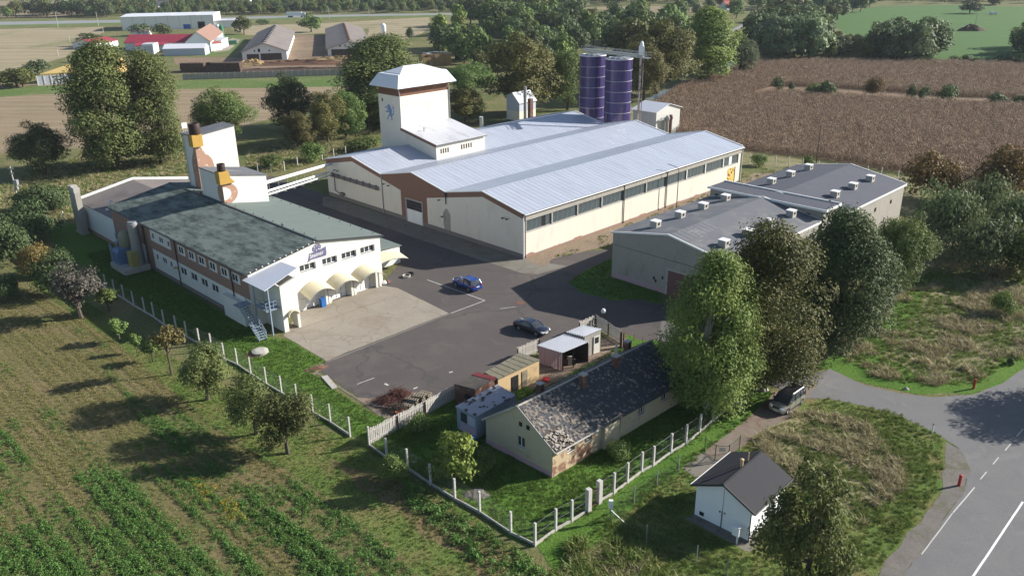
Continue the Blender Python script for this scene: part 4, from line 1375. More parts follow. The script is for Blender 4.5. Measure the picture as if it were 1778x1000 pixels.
# pipe bridge between the low roof tower and the hall
pa, pb = BREW.world(17.8, 27), HALL.world(-0.3, 51.5)
br = thing('pipe_bridge', 'white lagged pipes bridging the road between the roof tower and the hall', 'pipes', pa)
b = MB()
dv = pb - pa
nv_ = Vector((-dv.y, dv.x, 0)).normalized()
for off, za, zb_, r in ((0.0, 10.3, 6.5, 0.28), (0.5, 8.7, 4.9, 0.2), (-0.3, 8.4, 4.6, 0.14), (0.1, 8.2, 4.4, 0.14)):
    b.tube([nv_ * off + Vector((0, 0, za)), nv_ * off + dv + Vector((0, 0, zb_))], r, 10)
b.build('lagged_pipe', M['white_trim'], br, smooth=True)
b = MB()
for k in range(1, 8):
    f = k / 8
    p = dv * f
    b.bar(p + nv_ * 0.8 + Vector((0, 0, 8.1 - 3.8 * f)), p - nv_ * 0.6 + Vector((0, 0, 8.1 - 3.8 * f)), 0.1, 0.1)
    b.bar(p + nv_ * 0.7 + Vector((0, 0, 8.1 - 3.8 * f)), p + nv_ * 0.7 + Vector((0, 0, 10.4 - 3.8 * f)), 0.06, 0.06)
b.build('pipe_bracket', M['grey_metal'], br)

# ------------------------------------------------------------------ grey concrete warehouses and the link between them
GF = Frame((14.38, 109.7), -45.3)


def warehouse(name, label, y0, L, Wd, e_, r_, roofm, front):
    th = thing(name, label, 'warehouse', GF.world(0, y0), GF.th)
    bb = MB()
    for y in (0, L):
        bb.poly([(0, y, 0), (Wd, y, 0), (Wd, y, e_), (Wd / 2, y, r_), (0, y, e_)])
    bb.poly([(0, 0, 0), (0, L, 0), (0, L, e_), (0, 0, e_)])
    wr = Wall(Wd, 0, 90)
    hs = [(7.2 + k * 6.2, 8.0 + k * 6.2, 4.2, 4.9) for k in range(int((L - 6) / 6.2))]
    bb.holed(0, L, 0, e_, hs, wr, 0.3)
    for h in hs:
        pass
    bb.build('wall', M['grey_wall'], th)
    for h in hs:
        q = MB()
        q.box(Wd - 0.28, Wd - 0.2, h[0], h[1], h[2], h[3])
        q.build('vent_opening', M['black'], th)
    for x0, z0, x1, z1 in ((-0.25, e_, Wd / 2, r_), (Wd / 2, r_, Wd + 0.25, e_)):
        q = MB()
        q.ext([(x0, -0.15, z0 - 0.03), (x1, -0.15, z1 + 0.02), (x1, L + 0.15, z1 + 0.02), (x0, L + 0.15, z0 - 0.03)], (0, 0, 0.15))
        q.build('roof', M[roofm], th)
    q = MB()
    for y in ((-0.16, L + 0.16)):
        q.bar((-0.3, y, e_ + 0.06), (Wd / 2, y, r_ + 0.12), 0.16, 0.24)
        q.bar((Wd / 2, y, r_ + 0.12), (Wd + 0.3, y, e_ + 0.06), 0.16, 0.24)
    q.box(Wd + 0.18, Wd + 0.36, -0.1, L + 0.1, e_ - 0.2, e_ + 0.1)
    q.build('white_verge', M['white_trim'], th)
    return th


g1 = warehouse('grey_warehouse', 'low grey concrete warehouse whose gable faces the yard', 0, 24.7, 18.68, 6.7, 8.4, 'grey_felt', True)
g2 = warehouse('grey_warehouse', 'low grey warehouse farther back with a plain dark roof by the corn', 29.2, 25.0, 19.4, 6.6, 8.3, 'grey_felt_dark', False)
# white strip joints on the first roof's near end
b = MB()
for side in (0, 1):
    for k in range(8):
        y = 0.9 + k * 1.0
        xa, xb = (0.3, 9.2) if side == 0 else (9.5, 18.3)
        za = 6.7 + 1.7 * (xa / 9.34 if side == 0 else (18.68 - xa) / 9.34) + 0.13
        zb_ = 6.7 + 1.7 * (xb / 9.34 if side == 0 else (18.68 - xb) / 9.34) + 0.13
        sh = random.uniform(0, 0.25)
        b.bar((xa, y, za), (xa + (xb - xa) * (1 - sh), y, za + (zb_ - za) * (1 - sh)), 0.07, 0.03)
for k in range(10):
    x, y = random.uniform(10, 17.5), 0.9 + random.randint(0, 7)
    z = 6.7 + 1.7 * (18.68 - x) / 9.34 + 0.14
    b.bar((x, y, z), (x, y + 1.0, z), 0.07, 0.03)
b.build('felt_joint', mat('pale_joint_strip', (0.34, 0.34, 0.35), (0.24, 0.24, 0.25), 3, 0.8), g1)
vm = MB()
vm.box(-0.55, 0.55, -0.55, 0.55, -0.5, 0.75)
vent_me = vm.mesh('roof_vent', M['concrete'])
vl = MB()
vl.box(-0.6, 0.6, -0.6, 0.6, 0.75, 0.84)
lid_me = vl.mesh('vent_lid', M['white_trim'])
vo_ = MB()
vo_.box(-0.57, 0.57, -0.2, 0.24, 0.22, 0.6)
open_me = vo_.mesh('vent_opening', M['black'])
for par, y0, Wd, e_, r_, ys in ((g1, 0, 18.68, 6.7, 8.4, (3.6, 9.6, 15.6, 21.8)), (g2, 29.2, 19.4, 6.6, 8.3, (6.8, 13.3, 19.9))):
    for y in ys:
        for x in (4.6, 15.5):
            z = e_ + (r_ - e_) * min(x, Wd - x) / (Wd / 2)
            v = link('roof_vent', vent_me, par, (x, y, z + 0.3))
            link('vent_lid', lid_me, v)
            link('vent_opening', open_me, v)
b = MB()
b.box(9.6, 14.5, -0.06, 0.02, 0.0, 3.55)
b.build('wooden_gate', mat('maroon_gate_boards', (0.17, 0.085, 0.08), (0.13, 0.065, 0.06), 2, 0.85, stretch=(4, 4, 0.3)), g1)
b = MB()
b.box(9.3, 9.6, -0.08, 0.02, 0, 3.8)
b.box(14.5, 14.8, -0.08, 0.02, 0, 3.8)
b.box(9.6, 14.5, -0.08, 0.02, 3.55, 3.8)
b.build('gate_frame', M['concrete'], g1)
b = MB()
b.box(0, 18.68, -0.03, 0.0, 0.0, 0.75)
b.build('plinth', M['pink'], g1)
b = MB()
b.bar((0.0, -0.015, 5.0), (18.6, -0.015, 5.0), 0.03, 0.05)
b.build('wall_joint', M['dark_metal'], g1)
b = MB()
for x, z in ((7.2, 1.6), (7.5, 1.25), (8.6, 2.0)):
    b.box(x, x + 0.28, -0.02, 0.01, z, z + 0.45)
b.build('wall_damage', M['black'], g1)
lk = thing('link_building', 'narrow flat-roofed link with white edging joining the two grey warehouses', 'building', GF.world(0, 24.85), GF.th)
b = MB()
b.ext([(0, 0, 0), (19.0, 0, 0), (19.0, 0, 8.3), (0, 0, 8.3)], (0, 4.2, 0))
b.build('wall', M['grey_wall'], lk)
b = MB()
b.box(-0.3, 19.4, -0.3, 4.5, 8.3, 8.42)
b.build('roof', M['grey_felt_dark'], lk)
b = MB()
b.box(-0.34, 19.45, -0.42, -0.3, 8.2, 8.55)
b.box(-0.34, 19.45, 4.5, 4.7, 8.2, 8.6)
b.box(19.4, 19.52, -0.3, 4.5, 8.2, 8.55)
b.build('white_verge', M['white_trim'], lk)
b = MB()
b.box(0.9, 1.5, -0.02, 0.05, 6.9, 7.5)
b.box(2.0, 2.7, -0.02, 0.05, 6.9, 7.5)
b.box(16.4, 17.0, -0.02, 0.05, 6.9, 7.5)
b.build('small_window', M['glass'], lk)

# ------------------------------------------------------------------ old house with the broken tile roof
hA, hB, hC = G(844.7, 769.8), G(959, 829.2), G(1182.4, 697.7)
ex = (hB - hA)
HSW = ex.length
ht = math.atan2(ex.y, ex.x)
exn = ex.normalized()
eyn = Vector((-exn.y, exn.x, 0))
cy = hC - hB
HSL = cy.dot(eyn)
HSK = cy.dot(exn) / HSL
house = thing('old_house', 'derelict cream cottage with a dark broken tile roof between fence and sheds', 'house', hA, ht)
zl, zr, zrg = 2.85, 3.05, 5.75
xm = HSW / 2
b = MB(HSK)
wg = Wall(0, 0, 0)
wr_ = Wall(HSW, 0, 90)
ghole = [(3.95, 4.95, 1.55, 2.65)]
b.holed(0, HSW, 0, zl, ghole, wg, 0.2)
b.poly([(0, 0, zl), (HSW, 0, zl), (HSW, 0, zr), (xm, 0, zrg - 0.08)])
b.poly([(0, HSL, 0), (HSW, HSL, 0), (HSW, HSL, zr), (xm, HSL, zrg - 0.08), (0, HSL, zl)])
b.poly([(0, 0, 0), (0, HSL, 0), (0, HSL, zl), (0, 0, zl)])
rh = [(1.9, 2.9, 1.7, 2.7), (4.2, 5.2, 1.7, 2.7), (12.0, 12.9, 1.3, 2.5), (15.6, 16.6, 1.3, 2.5)]
b.holed(5.6, HSL, 0, zr, [h for h in rh if h[0] > 6], wr_, 0.2, 0)
b.holed(0, 5.6, 0, zr, [h for h in rh if h[0] < 6], wr_, 0.2, 1)
b.build('wall', [M['old_wall'], M['peeled']], house)


def wsk(o, dy):
    o.location = (o.location[0] + HSK * dy, o.location[1], o.location[2])


window(house, wg, *ghole[0], n=2, depth=0.12)
for h in rh:
    w = window(house, wr_, *h, n=2, depth=0.12)
    w.location.x += HSK * h[0]
b = MB(HSK)
b.box(-0.04, HSW, -0.04, 0.0, 0, 0.55)
b.build('plinth', M['pink'], house)
for (x0, z0) in ((4.85, 3.75), (5.75, 3.75)):
    b = MB()
    b.box(x0 - 0.6, x0 - 0.2, -0.01, 0.03, z0, z0 + 0.45)
    b.build('attic_hole', M['black'], house)
# steps in the long wall (buttresses) and a downpipe
b = MB(HSK)
b.box(HSW - 0.05, HSW + 0.35, 6.6, 8.7, 0, zr - 0.15)
b.box(HSW - 0.05, HSW + 0.3, 10.4, HSL, 0, zr - 0.18) if False else None
b.build('wall_step', M['old_wall'], house)
b = MB(HSK)
b.tube([(HSW + 0.45, 8.9, zr - 0.1), (HSW + 0.25, 8.9, zr - 0.4), (HSW + 0.12, 8.9, 0.05)], 0.06, 8)
b.build('downpipe', M['rust'], house)
# roof deck under the tiles
b = MB(HSK)
ov = 0.42
sl_l, sl_r = (zrg - zl) / xm, (zrg - zr) / (HSW - xm)
b.ext([(-ov, -0.12, zl - ov * sl_l - 0.12), (xm, -0.12, zrg - 0.12), (xm, HSL + 0.1, zrg - 0.12), (-ov, HSL + 0.1, zl - ov * sl_l - 0.12)], (0, 0, 0.08))
b.ext([(xm, -0.12, zrg - 0.12), (HSW + ov, -0.12, zr - ov * sl_r - 0.12), (HSW + ov, HSL + 0.1, zr - ov * sl_r - 0.12), (xm, HSL + 0.1, zrg - 0.12)], (0, 0, 0.08))
roof_h = b.build('roof_deck', M['wood_dark'], house)
b = MB(HSK)
b.bar((-ov, -0.13, zl - ov * sl_l - 0.05), (xm, -0.13, zrg - 0.03), 0.06, 0.2)
b.bar((xm, -0.13, zrg - 0.03), (HSW + ov, -0.13, zr - ov * sl_r - 0.05), 0.06, 0.2)
b.tube([(HSW + ov + 0.08, -0.1, zr - ov * sl_r - 0.05), (HSW + ov + 0.08, 5.5, zr - ov * sl_r - 0.05)], 0.08, 8)
b.build('bargeboard', M['concrete'], house)
b = MB(HSK)
b.tube([(HSW + ov + 0.08, 5.5, zr - ov * sl_r - 0.05), (HSW + ov + 0.08, HSL, zr - ov * sl_r - 0.05)], 0.08, 8)
b.build('gutter', M['dark_metal'], house)
tl_dark, tl_pale = MB(HSK), MB(HSK)
rr_ = random.Random(4)


def tile(mb, side, yy, s, w, h, dz, tilt):
    # s: distance up the slope from the eave, side 1 = right slope
    if side:
        base, vec = Vector((HSW + ov, yy, zr - ov * sl_r)), Vector((-(HSW - xm + ov), 0, zrg - zr + ov * sl_r)).normalized()
    else:
        base, vec = Vector((-ov, yy, zl - ov * sl_l)), Vector((xm + ov, 0, zrg - zl + ov * sl_l)).normalized()
    nrm = Vector((-vec.z, 0, vec.x)) if vec.x > 0 else Vector((vec.z, 0, -vec.x))
    o = base + vec * s + nrm * dz
    yv = Vector((vec.x * tilt, 1, vec.z * tilt)).normalized()
    p = [o, o + yv * w, o + yv * w + vec * h - nrm * 0.025, o + vec * h - nrm * 0.025]
    mb.ext(p, nrm * 0.018)


for side in (0, 1):
    slen = math.hypot(HSW - xm + ov, zrg - zr + ov * sl_r)
    nr, nc = int(slen / 0.21), int(HSL / 0.22)
    for r in range(nr):
        for c in range(nc + 1):
            yy = -0.1 + c * 0.22 + (0.11 if r % 2 else 0)
            if yy > HSL:
                continue
            s = r * 0.21
            near = side == 1 and yy < 2.2 and s < 2.0
            if near and rr_.random() < 0.75:
                continue
            if rr_.random() < 0.02:
                continue
            bad = rr_.random() < (0.10 if yy < 9 else 0.06)
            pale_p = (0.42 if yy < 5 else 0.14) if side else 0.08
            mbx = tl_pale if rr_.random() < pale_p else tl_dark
            tile(mbx, side, yy, s + rr_.uniform(-.02, .02), 0.205, 0.27, 0.01 + rr_.uniform(0, 0.012) + (0.04 if bad else 0), rr_.uniform(-.25, .25) if bad else rr_.uniform(-.03, .03))
for mbx, mm in ((tl_dark, 'slate'), (tl_pale, 'slate_pale')):
    o = mbx.build('roof_tiles', M[mm], house, fix=False)
    o['kind'] = 'stuff'
b = MB(HSK)
for k in range(60):
    yy, s = rr_.uniform(-0.1, 2.2), rr_.uniform(0.0, 1.7)
    tile(b, 1, yy, s, rr_.uniform(0.12, 0.34), rr_.uniform(0.1, 0.28), rr_.uniform(0.0, 0.22), rr_.uniform(-.9, .9))
o = b.build('loose_tiles', mat('broken_white_tile', (0.36, 0.33, 0.29), (0.20, 0.18, 0.16), 5, 0.9), house)
o['kind'] = 'stuff'
b = MB(HSK)
for k in range(40):
    yy = k * HSL / 40
    b.ext([(xm - 0.14, yy, zrg - 0.03), (xm, yy, zrg + 0.07), (xm + 0.14, yy, zrg - 0.03)], (0, HSL / 40 - 0.02, 0))
b.build('ridge_tiles', M['grey_wall'], house)['kind'] = 'stuff'
for px, py, hh, wd, pipe in ((1012, 672, 1.3, 0.55, False), (1069, 640, 1.2, 0.6, True), (938, 668, 1.1, 0.5, False), (1090, 592, 1.1, 0.55, False)):
    d_ = None
    fr = Frame((hA.x, hA.y), math.degrees(ht))
    right = px > 1000 and px < 1080
    q = fr.on('z', 5.0 if right else (5.2), px, py)
    q.x -= HSK * q.y
    zz_ = zrg - sl_r * max(0, q.x - xm) if q.x > xm else zrg - sl_l * (xm - q.x)
    b = MB(HSK)
    b.box(q.x - wd / 2, q.x + wd / 2, q.y - wd / 2, q.y + wd / 2, zz_ - 0.5, zz_ + hh * 0.9)
    ch = b.build('chimney', M['brick'], house)
    b = MB(HSK)
    b.box(q.x - wd / 2 - 0.06, q.x + wd / 2 + 0.06, q.y - wd / 2 - 0.06, q.y + wd / 2 + 0.06, zz_ + hh * 0.9, zz_ + hh * 0.9 + 0.1)
    if pipe:
        b.tube([(q.x, q.y, zz_ + hh * 0.9), (q.x, q.y, zz_ + hh * 0.9 + 1.3)], 0.11, 8)
    b.build('chimney_cap', M['concrete'], ch)
# glazed lean-to porch with the leaf-strewn corrugated roof
def corrugated(name, q, mt, parent, origin, n=22, amp=0.035, th=0.02):
    """q: four corners; ribs run from edge q0-q3 to q1-q2"""
    bb = MB()
    up = (q[1] - q[0]).cross(q[3] - q[0]).normalized()
    if up.z < 0:
        up = -up
    m_ = n * 4
    A, Bv = [], []
    for k in range(m_ + 1):
        f = k / m_
        o_ = up * amp * math.cos(2 * math.pi * f * n)
        A.append(q[0].lerp(q[3], f) + o_ - origin)
        Bv.append(q[1].lerp(q[2], f) + o_ - origin)
    i0 = bb.add(A)
    i1 = bb.add(Bv)
    for k in range(m_):
        bb.f.append((i0 + k, i0 + k + 1, i1 + k + 1, i1 + k))
        bb.m.append(0)
    o = bb.build(name, mt, parent, smooth=False, fix=False)
    md = o.modifiers.new('thick', 'SOLIDIFY')
    md.thickness = th
    return o


def hutwalls(q, base_z, parent, origin, mt, name='wall', t=0.0, skip=()):
    bb = MB()
    c = sum(q, Vector()) / len(q)
    p = [v.lerp(c, t) for v in q]
    for k in range(len(p)):
        if k in skip:
            continue
        a, d = p[k], p[(k + 1) % len(p)]
        bb.poly([Vector((a.x, a.y, base_z)) - origin, Vector((d.x, d.y, base_z)) - origin, d - origin, a - origin])
    return bb.build(name, mt, parent, fix=False)


q = [G(790.5, 706, 2.45), G(864, 667.5, 2.75), G(897.5, 686, 2.75), G(826, 724.5, 2.45)]
po = Vector((q[3].x, q[3].y, 0))
porch = thing('glazed_porch', 'lilac glazed porch with a ribbed metal roof strewn with leaves beside the cottage', 'porch', po)
hutwalls(q, 0, porch, po, M['pale_blue_metal'], t=0.04)
corrugated('roof', q, M['corr'], porch, po, 9, 0.07)
b = MB()
qa, qb = q[0].lerp(sum(q, Vector()) / 4, 0.04), q[3].lerp(sum(q, Vector()) / 4, 0.04)
du = Vector((qb.x - qa.x, qb.y - qa.y, 0))
nn = Vector((du.y, -du.x, 0)).normalized()
for f0, f1, z0, z1, mm in ((0.22, 0.52, 1.15, 2.15, 0), (0.58, 0.94, 1.15, 2.15, 1), (0.2, 0.97, 0.15, 0.95, 2)):
    a0 = Vector((qa.x, qa.y, 0)) + du * f0 + nn * 0.02 - po
    a1 = Vector((qa.x, qa.y, 0)) + du * f1 + nn * 0.02 - po
    bb = MB()
    bb.ext([a0 + Vector((0, 0, z0)), a1 + Vector((0, 0, z0)), a1 + Vector((0, 0, z1)), a0 + Vector((0, 0, z1))], nn * 0.03)
    bb.build('pane' if mm < 2 else 'lower_panel', [M['glass'], M['canopy_sheet'], M['lilac']][mm], porch)
lf = MB()
for k in range(36):
    f, g = rr_.random(), rr_.random()
    if mnoise.noise((f * 4, g * 3, 2.2)) < -0.05 and rr_.random() < 0.8:
        continue
    p = q[0].lerp(q[1], f).lerp(q[3].lerp(q[2], f), g) + Vector((0, 0, 0.06)) - po
    s, a = rr_.uniform(0.1, 0.26), rr_.uniform(0, 6.28)
    lf.ext([p + Vector((math.cos(a + t) * s * (1 if t % 2 else 0.6), math.sin(a + t) * s, 0)) for t in (0, 1.3, 2.6, 4.0, 5.2)], (0, 0, 0.02))
o = lf.build('fallen_leaves', M['dark_straw'], porch)
o['kind'] = 'stuff'

# brick ruin and ochre shed against the yard
q = [G(788.5, 668, 2.3), G(829, 647.5, 2.5), G(862.5, 656.5, 2.5), G(825, 677.5, 2.3)]
po = Vector((q[3].x, q[3].y, 0))
ru = thing('brick_outhouse', 'dark brick outhouse with a felt roof and red strip ending the plank fence', 'shed', po)
hutwalls(q, 0, ru, po, M['brick'], t=0.03)
b = MB()
b.ext([v - po for v in q], (0, 0, 0.12))
b.build('roof', mat('mossy_felt', (0.075, 0.065, 0.058), (0.05, 0.045, 0.042), 1, 0.9, stains=(0.11, 0.10, 0.07), stain_scale=1), ru)
b = MB()
b.ext([q[1].lerp(q[0], 0.02) - po, q[1].lerp(q[0], 0.25) - po, q[2].lerp(q[3], 0.25) - po, q[2].lerp(q[3], 0.02) - po], (0, 0, 0.16))
b.build('red_sheet', mat('dull_red_sheet', (0.16, 0.03, 0.035), None, 1, 0.7), ru)
ty = G(805, 691, 1.2) - po
b = MB()
b.lathe((0, 0, 0), [(0.3, -0.09), (0.36, 0), (0.3, 0.09)], 16)
tyo = b.build('hung_tyre', M['tyre'], None, smooth=True)
tag(tyo, 'black tyre hung on the dark brick outhouse wall', 'tyre')
wd = (q[3] - q[0])
tyo.location = q[0].lerp(q[3], 0.62) + Vector((wd.y, -wd.x, 0)).normalized() * 0.06 + Vector((0, 0, -0.95))
tyo.rotation_euler = Vector((wd.y, -wd.x, 0)).to_track_quat('Z', 'Y').to_euler()
q = [G(840, 648.5, 2.35), G(902, 613.2, 2.35), G(937.5, 625.8, 2.35), G(864, 660, 2.35)]
po = Vector((q[3].x, q[3].y, 0))
oc = thing('ochre_shed', 'ochre flat-roofed shed with a mossy slab roof beside the brick outhouse', 'shed', po)
hutwalls(q, 0, oc, po, M['ochre'], t=0.03)
b = MB()
b.ext([v - po for v in q], (0, 0, 0.10))
b.build('roof', mat('mossy_slab_roof', (0.17, 0.155, 0.115), (0.13, 0.12, 0.09), 1.2, 0.95, bmp=0.5, stains=(0.085, 0.08, 0.065), stain_scale=1.4), oc)
b = MB()
for i in range(7):
    for j in range(3):
        f, g = (i + 0.08) / 7, (j + 0.08) / 3
        a_ = q[0].lerp(q[1], f).lerp(q[3].lerp(q[2], f), g)
        b_ = q[0].lerp(q[1], f + 0.125).lerp(q[3].lerp(q[2], f + 0.125), g)
        c_ = q[0].lerp(q[1], f + 0.125).lerp(q[3].lerp(q[2], f + 0.125), g + 0.29)
        d_ = q[0].lerp(q[1], f).lerp(q[3].lerp(q[2], f), g + 0.29)
        s = MB()
        s.ext([v - po for v in (a_, b_, c_, d_)], (0, 0, 0.125 + rr_.uniform(0, 0.03)))
        s.build('roof_slab', M['moss'] if 'moss' in M else M.setdefault('moss', mat('mossy_slab', (0.19, 0.175, 0.125), (0.13, 0.12, 0.085), 1.4, 0.95, bmp=0.5, stains=(0.25, 0.17, 0.08), stain_scale=0.5, stain_pos=(0.58, 0.66), world=True)), oc)
p0, p1 = q[3].lerp(q[2], 0.03), q[2]
du = Vector((p1.x - p0.x, p1.y - p0.y, 0))
nn = Vector((du.y, -du.x, 0)).normalized()
for f0, f1, z0, z1, nm, mm in ((0.30, 0.46, 0.1, 1.9, 'door', 'black'), (0.55, 0.68, 0.15, 2.0, 'board_door', 'pallet')):
    a0 = Vector((p0.x, p0.y, 0)) + du * f0 - po + nn * -0.03
    a1 = Vector((p0.x, p0.y, 0)) + du * f1 - po + nn * -0.03
    s = MB()
    s.ext([a0 + Vector((0, 0, z0)), a1 + Vector((0, 0, z0)), a1 + Vector((0, 0, z1)), a0 + Vector((0, 0, z1))], nn * 0.06)
    s.build(nm, M[mm], oc)

# two corrugated sheds
def plank_wall(a, c, z0, za, zc, mt, parent, origin, n, gap=0.03, name='plank'):
    """upright boards from a to c (ground points), tops from za to zc, each its own part"""
    d = c - a
    w = d.length / n
    nn_ = Vector((-d.y, d.x, 0)).normalized() * 0.025
    for k in range(n):
        p0_ = a + d * (k / n)
        p1_ = a + d * ((k + 1) / n) - d.normalized() * gap
        s = MB()
        zt0, zt1 = za + (zc - za) * k / n, za + (zc - za) * (k + 1) / n
        off = nn_ * rr_.uniform(-0.3, 0.3)
        s.ext([p0_ + off + Vector((0, 0, z0)) - origin, p1_ + off + Vector((0, 0, z0)) - origin, p1_ + off + Vector((0, 0, zt1)) - origin, p0_ + off + Vector((0, 0, zt0)) - origin], nn_)
        s.build(name, mt, parent)


q = [G(933, 599.5, 2.3), G(981, 580, 2.55), G(1023.5, 593.4, 2.55), G(977.5, 612.8, 2.3)]
po = Vector((q[3].x, q[3].y, 0))
cs = thing('open_carport', 'open-fronted lean-to with a pale ribbed roof and pinkish board side', 'shed', po)
corrugated('roof', q, M['corr'], cs, po, 11, 0.06)
f_ = lambda v: Vector((v.x, v.y, 0))
cc = sum(q, Vector()) / 4
qi = [v.lerp(cc, 0.05) for v in q]
plank_wall(f_(qi[0]), f_(qi[3]), 0.05, 2.28, 2.25, M['pink'], cs, po, 16)
hutwalls(qi, 0, cs, po, M['wood_dark'], skip=(2, 3), name='back_wall')
b = MB()
for f in (0.0, 0.42, 1.0):
    p = f_(qi[3].lerp(qi[2], f)) - po
    b.box(p.x - 0.06, p.x + 0.06, p.y - 0.06, p.y + 0.06, 0, 2.3)
b.build('post', M['wood_dark'], cs)
st = MB()
for k in range(14):
    p = f_(q[0].lerp(q[1], rr_.uniform(0.2, 0.85)).lerp(q[3].lerp(q[2], 0.5), rr_.uniform(0.45, 0.8))) - po
    s = rr_.uniform(0.15, 0.4)
    st.box(p.x - s, p.x + s, p.y - s * 0.6, p.y + s * 0.6, 0.0, rr_.uniform(0.3, 1.2), k % 3)
jk = st.build('stored_junk', [M['rust'], M['wood_dark'], M['plank']], None)
jk.location = po
tag(jk, 'heap of rusty and wooden junk stored under the open lean-to', 'junk')
q = [G(983, 576.6, 2.75), G(1013.8, 564.6, 2.95), G(1046.6, 571.4, 2.95), G(1015.4, 584.8, 2.75)]
po = Vector((q[3].x, q[3].y, 0))
ws_ = thing('board_shed', 'whitewashed board shed with a ribbed roof and a half-glazed door behind the lean-to', 'shed', po)
corrugated('roof', q, M['corr'], ws_, po, 8, 0.06)
cc = sum(q, Vector()) / 4
qi = [v.lerp(cc, 0.10) for v in q]
hutwalls(qi, 0, ws_, po, M['plank'], t=0.03)
plank_wall(f_(qi[3]), f_(qi[2]), 0.05, 2.6, 2.8, M['plank'], ws_, po, 9)
plank_wall(f_(qi[0]), f_(qi[3]), 0.05, 2.7, 2.6, M['plank'], ws_, po, 8)
d = (f_(qi[2]) - f_(qi[3]))
nn = Vector((d.y, -d.x, 0)).normalized()
a0 = f_(qi[3]) + d * 0.55 - po + nn * 0.03
a1 = f_(qi[3]) + d * 0.92 - po + nn * 0.03
s = MB()
s.ext([a0 + Vector((0, 0, 0.1)), a1 + Vector((0, 0, 0.1)), a1 + Vector((0, 0, 2.3)), a0 + Vector((0, 0, 2.3))], nn * 0.05)
dr = s.build('door', M['offwhite'], ws_)
s = MB()
a2, a3 = a0.lerp(a1, 0.18) + nn * 0.05, a0.lerp(a1, 0.82) + nn * 0.05
s.ext([a2 + Vector((0, 0, 1.4)), a3 + Vector((0, 0, 1.4)), a3 + Vector((0, 0, 2.15)), a2 + Vector((0, 0, 2.15))], nn * 0.015)
s.build('pane', M['glass'], dr)

# ------------------------------------------------------------------ white gas hut
UT = Frame((14.83, 55.39), -43.8)
hut = thing('white_hut', 'small bright white hut with a dark shingle roof and yellow-topped vents', 'hut', (14.83, 55.39, 0), UT.th)
UW, UL, UE, UR = 4.88, 5.75, 3.15, 4.32
b = MB()
for y in (0, UL):
    b.poly([(0, y, 0.2), (UW, y, 0.2), (UW, y, UE), (UW / 2, y, UR), (0, y, UE)])
for x in (0, UW):
    b.poly([(x, 0, 0.2), (x, UL, 0.2), (x, UL, UE), (x, 0, UE)])
b.build('wall', M['hut_wall'], hut)
b = MB()
b.box(-0.03, UW + 0.03, -0.03, UL + 0.03, 0, 0.2)
b.build('plinth', M['plinth'], hut)
sl = (UR - UE) / (UW / 2)
for x0, x1 in ((-0.38, UW / 2), (UW / 2, UW + 0.38)):
    z0, z1 = (UE - 0.38 * sl, UR) if x0 < 0 else (UR, UE - 0.38 * sl)
    b = MB()
    b.ext([(x0, -0.28, z0 + 0.03), (x1, -0.28, z1 + 0.03), (x1, UL + 0.28, z1 + 0.03), (x0, UL + 0.28, z0 + 0.03)], (0, 0, 0.1))
    b.build('roof', M['hut_roof'], hut)
b = MB()
b.bar((UW / 2, -0.3, UR + 0.15), (UW / 2, UL + 0.3, UR + 0.15), 0.16, 0.05)
b.bar((-0.4, -0.3, UE - 0.38 * sl + 0.05), (UW / 2, -0.3, UR + 0.05), 0.04, 0.18)
b.bar((UW / 2, -0.3, UR + 0.05), (UW + 0.4, -0.3, UE - 0.38 * sl + 0.05), 0.04, 0.18)
b.tube([(UW + 0.45, -0.3, UE - 0.15), (UW + 0.45, UL + 0.3, UE - 0.15)], 0.06, 8)
b.tube([(UW + 0.45, -0.2, UE - 0.2), (UW + 0.05, -0.1, UE - 0.45), (UW + 0.05, -0.06, 0.1)], 0.045, 8)
b.build('roof_trim', M['dark_metal'], hut)
b = MB()
b.bar((-0.42, -0.3, UE - 0.38 * sl + 0.1), (-0.42, UL + 0.3, UE - 0.38 * sl + 0.1), 0.06, 0.08)
b.build('eave_trim', M['white_trim'], hut)
for y, h, r in ((3.0, 0.65, 0.13), (4.1, 0.75, 0.05)):
    b = MB()
    b.tube([(UW / 2 - 0.25, y, UR - 0.05), (UW / 2 - 0.25, y, UR + h)], r, 10)
    b.lathe((UW / 2 - 0.25, y, UR + h), [(r * 1.35, 0), (r * 1.35, 0.06), (r * 0.6, 0.12)], 10)
    b.build('yellow_vent', M['ochre'], hut, smooth=True)
b = MB()
b.box(0.45, 0.85, -0.03, 0.01, 0.4, 0.75)
b.build('air_grille', M['black'], hut)
b = MB()
b.tube([(2.45, -0.04, 0.2), (2.45, -0.04, 1.75)], 0.035, 6)
b.box(2.18, 2.3, -0.05, 0.0, 1.55, 1.68)
b.box(2.62, 2.72, -0.05, 0.0, 1.6, 1.72)
b.tube([(2.45, -0.02, 1.75), (2.45, -0.02, 3.9)], 0.012, 5)
b.build('cable_conduit', M['dark_metal'], hut)
b = MB()
b.box(UW - 0.01, UW + 0.04, 3.0, 4.0, 0.25, 2.3)
b.build('steel_door', M['grey_metal'], hut)
mbx = thing('meter_box', 'small white meter cabinet on a post at the hut corner', 'cabinet', UT.world(4.15, -0.75), UT.th)
b = MB()
b.box(-0.28, 0.28, -0.12, 0.12, 0.75, 1.55)
b.ext([(-0.32, -0.16, 1.55), (0.32, -0.16, 1.55), (0.32, 0.16, 1.55), (-0.32, 0.16, 1.55)], (0, 0, 0.06))
b.build('cabinet', M['hut_wall'], mbx)
b = MB()
b.box(0.1, 0.2, -0.05, 0.05, 0, 0.75)
b.build('post', M['white_trim'], mbx)

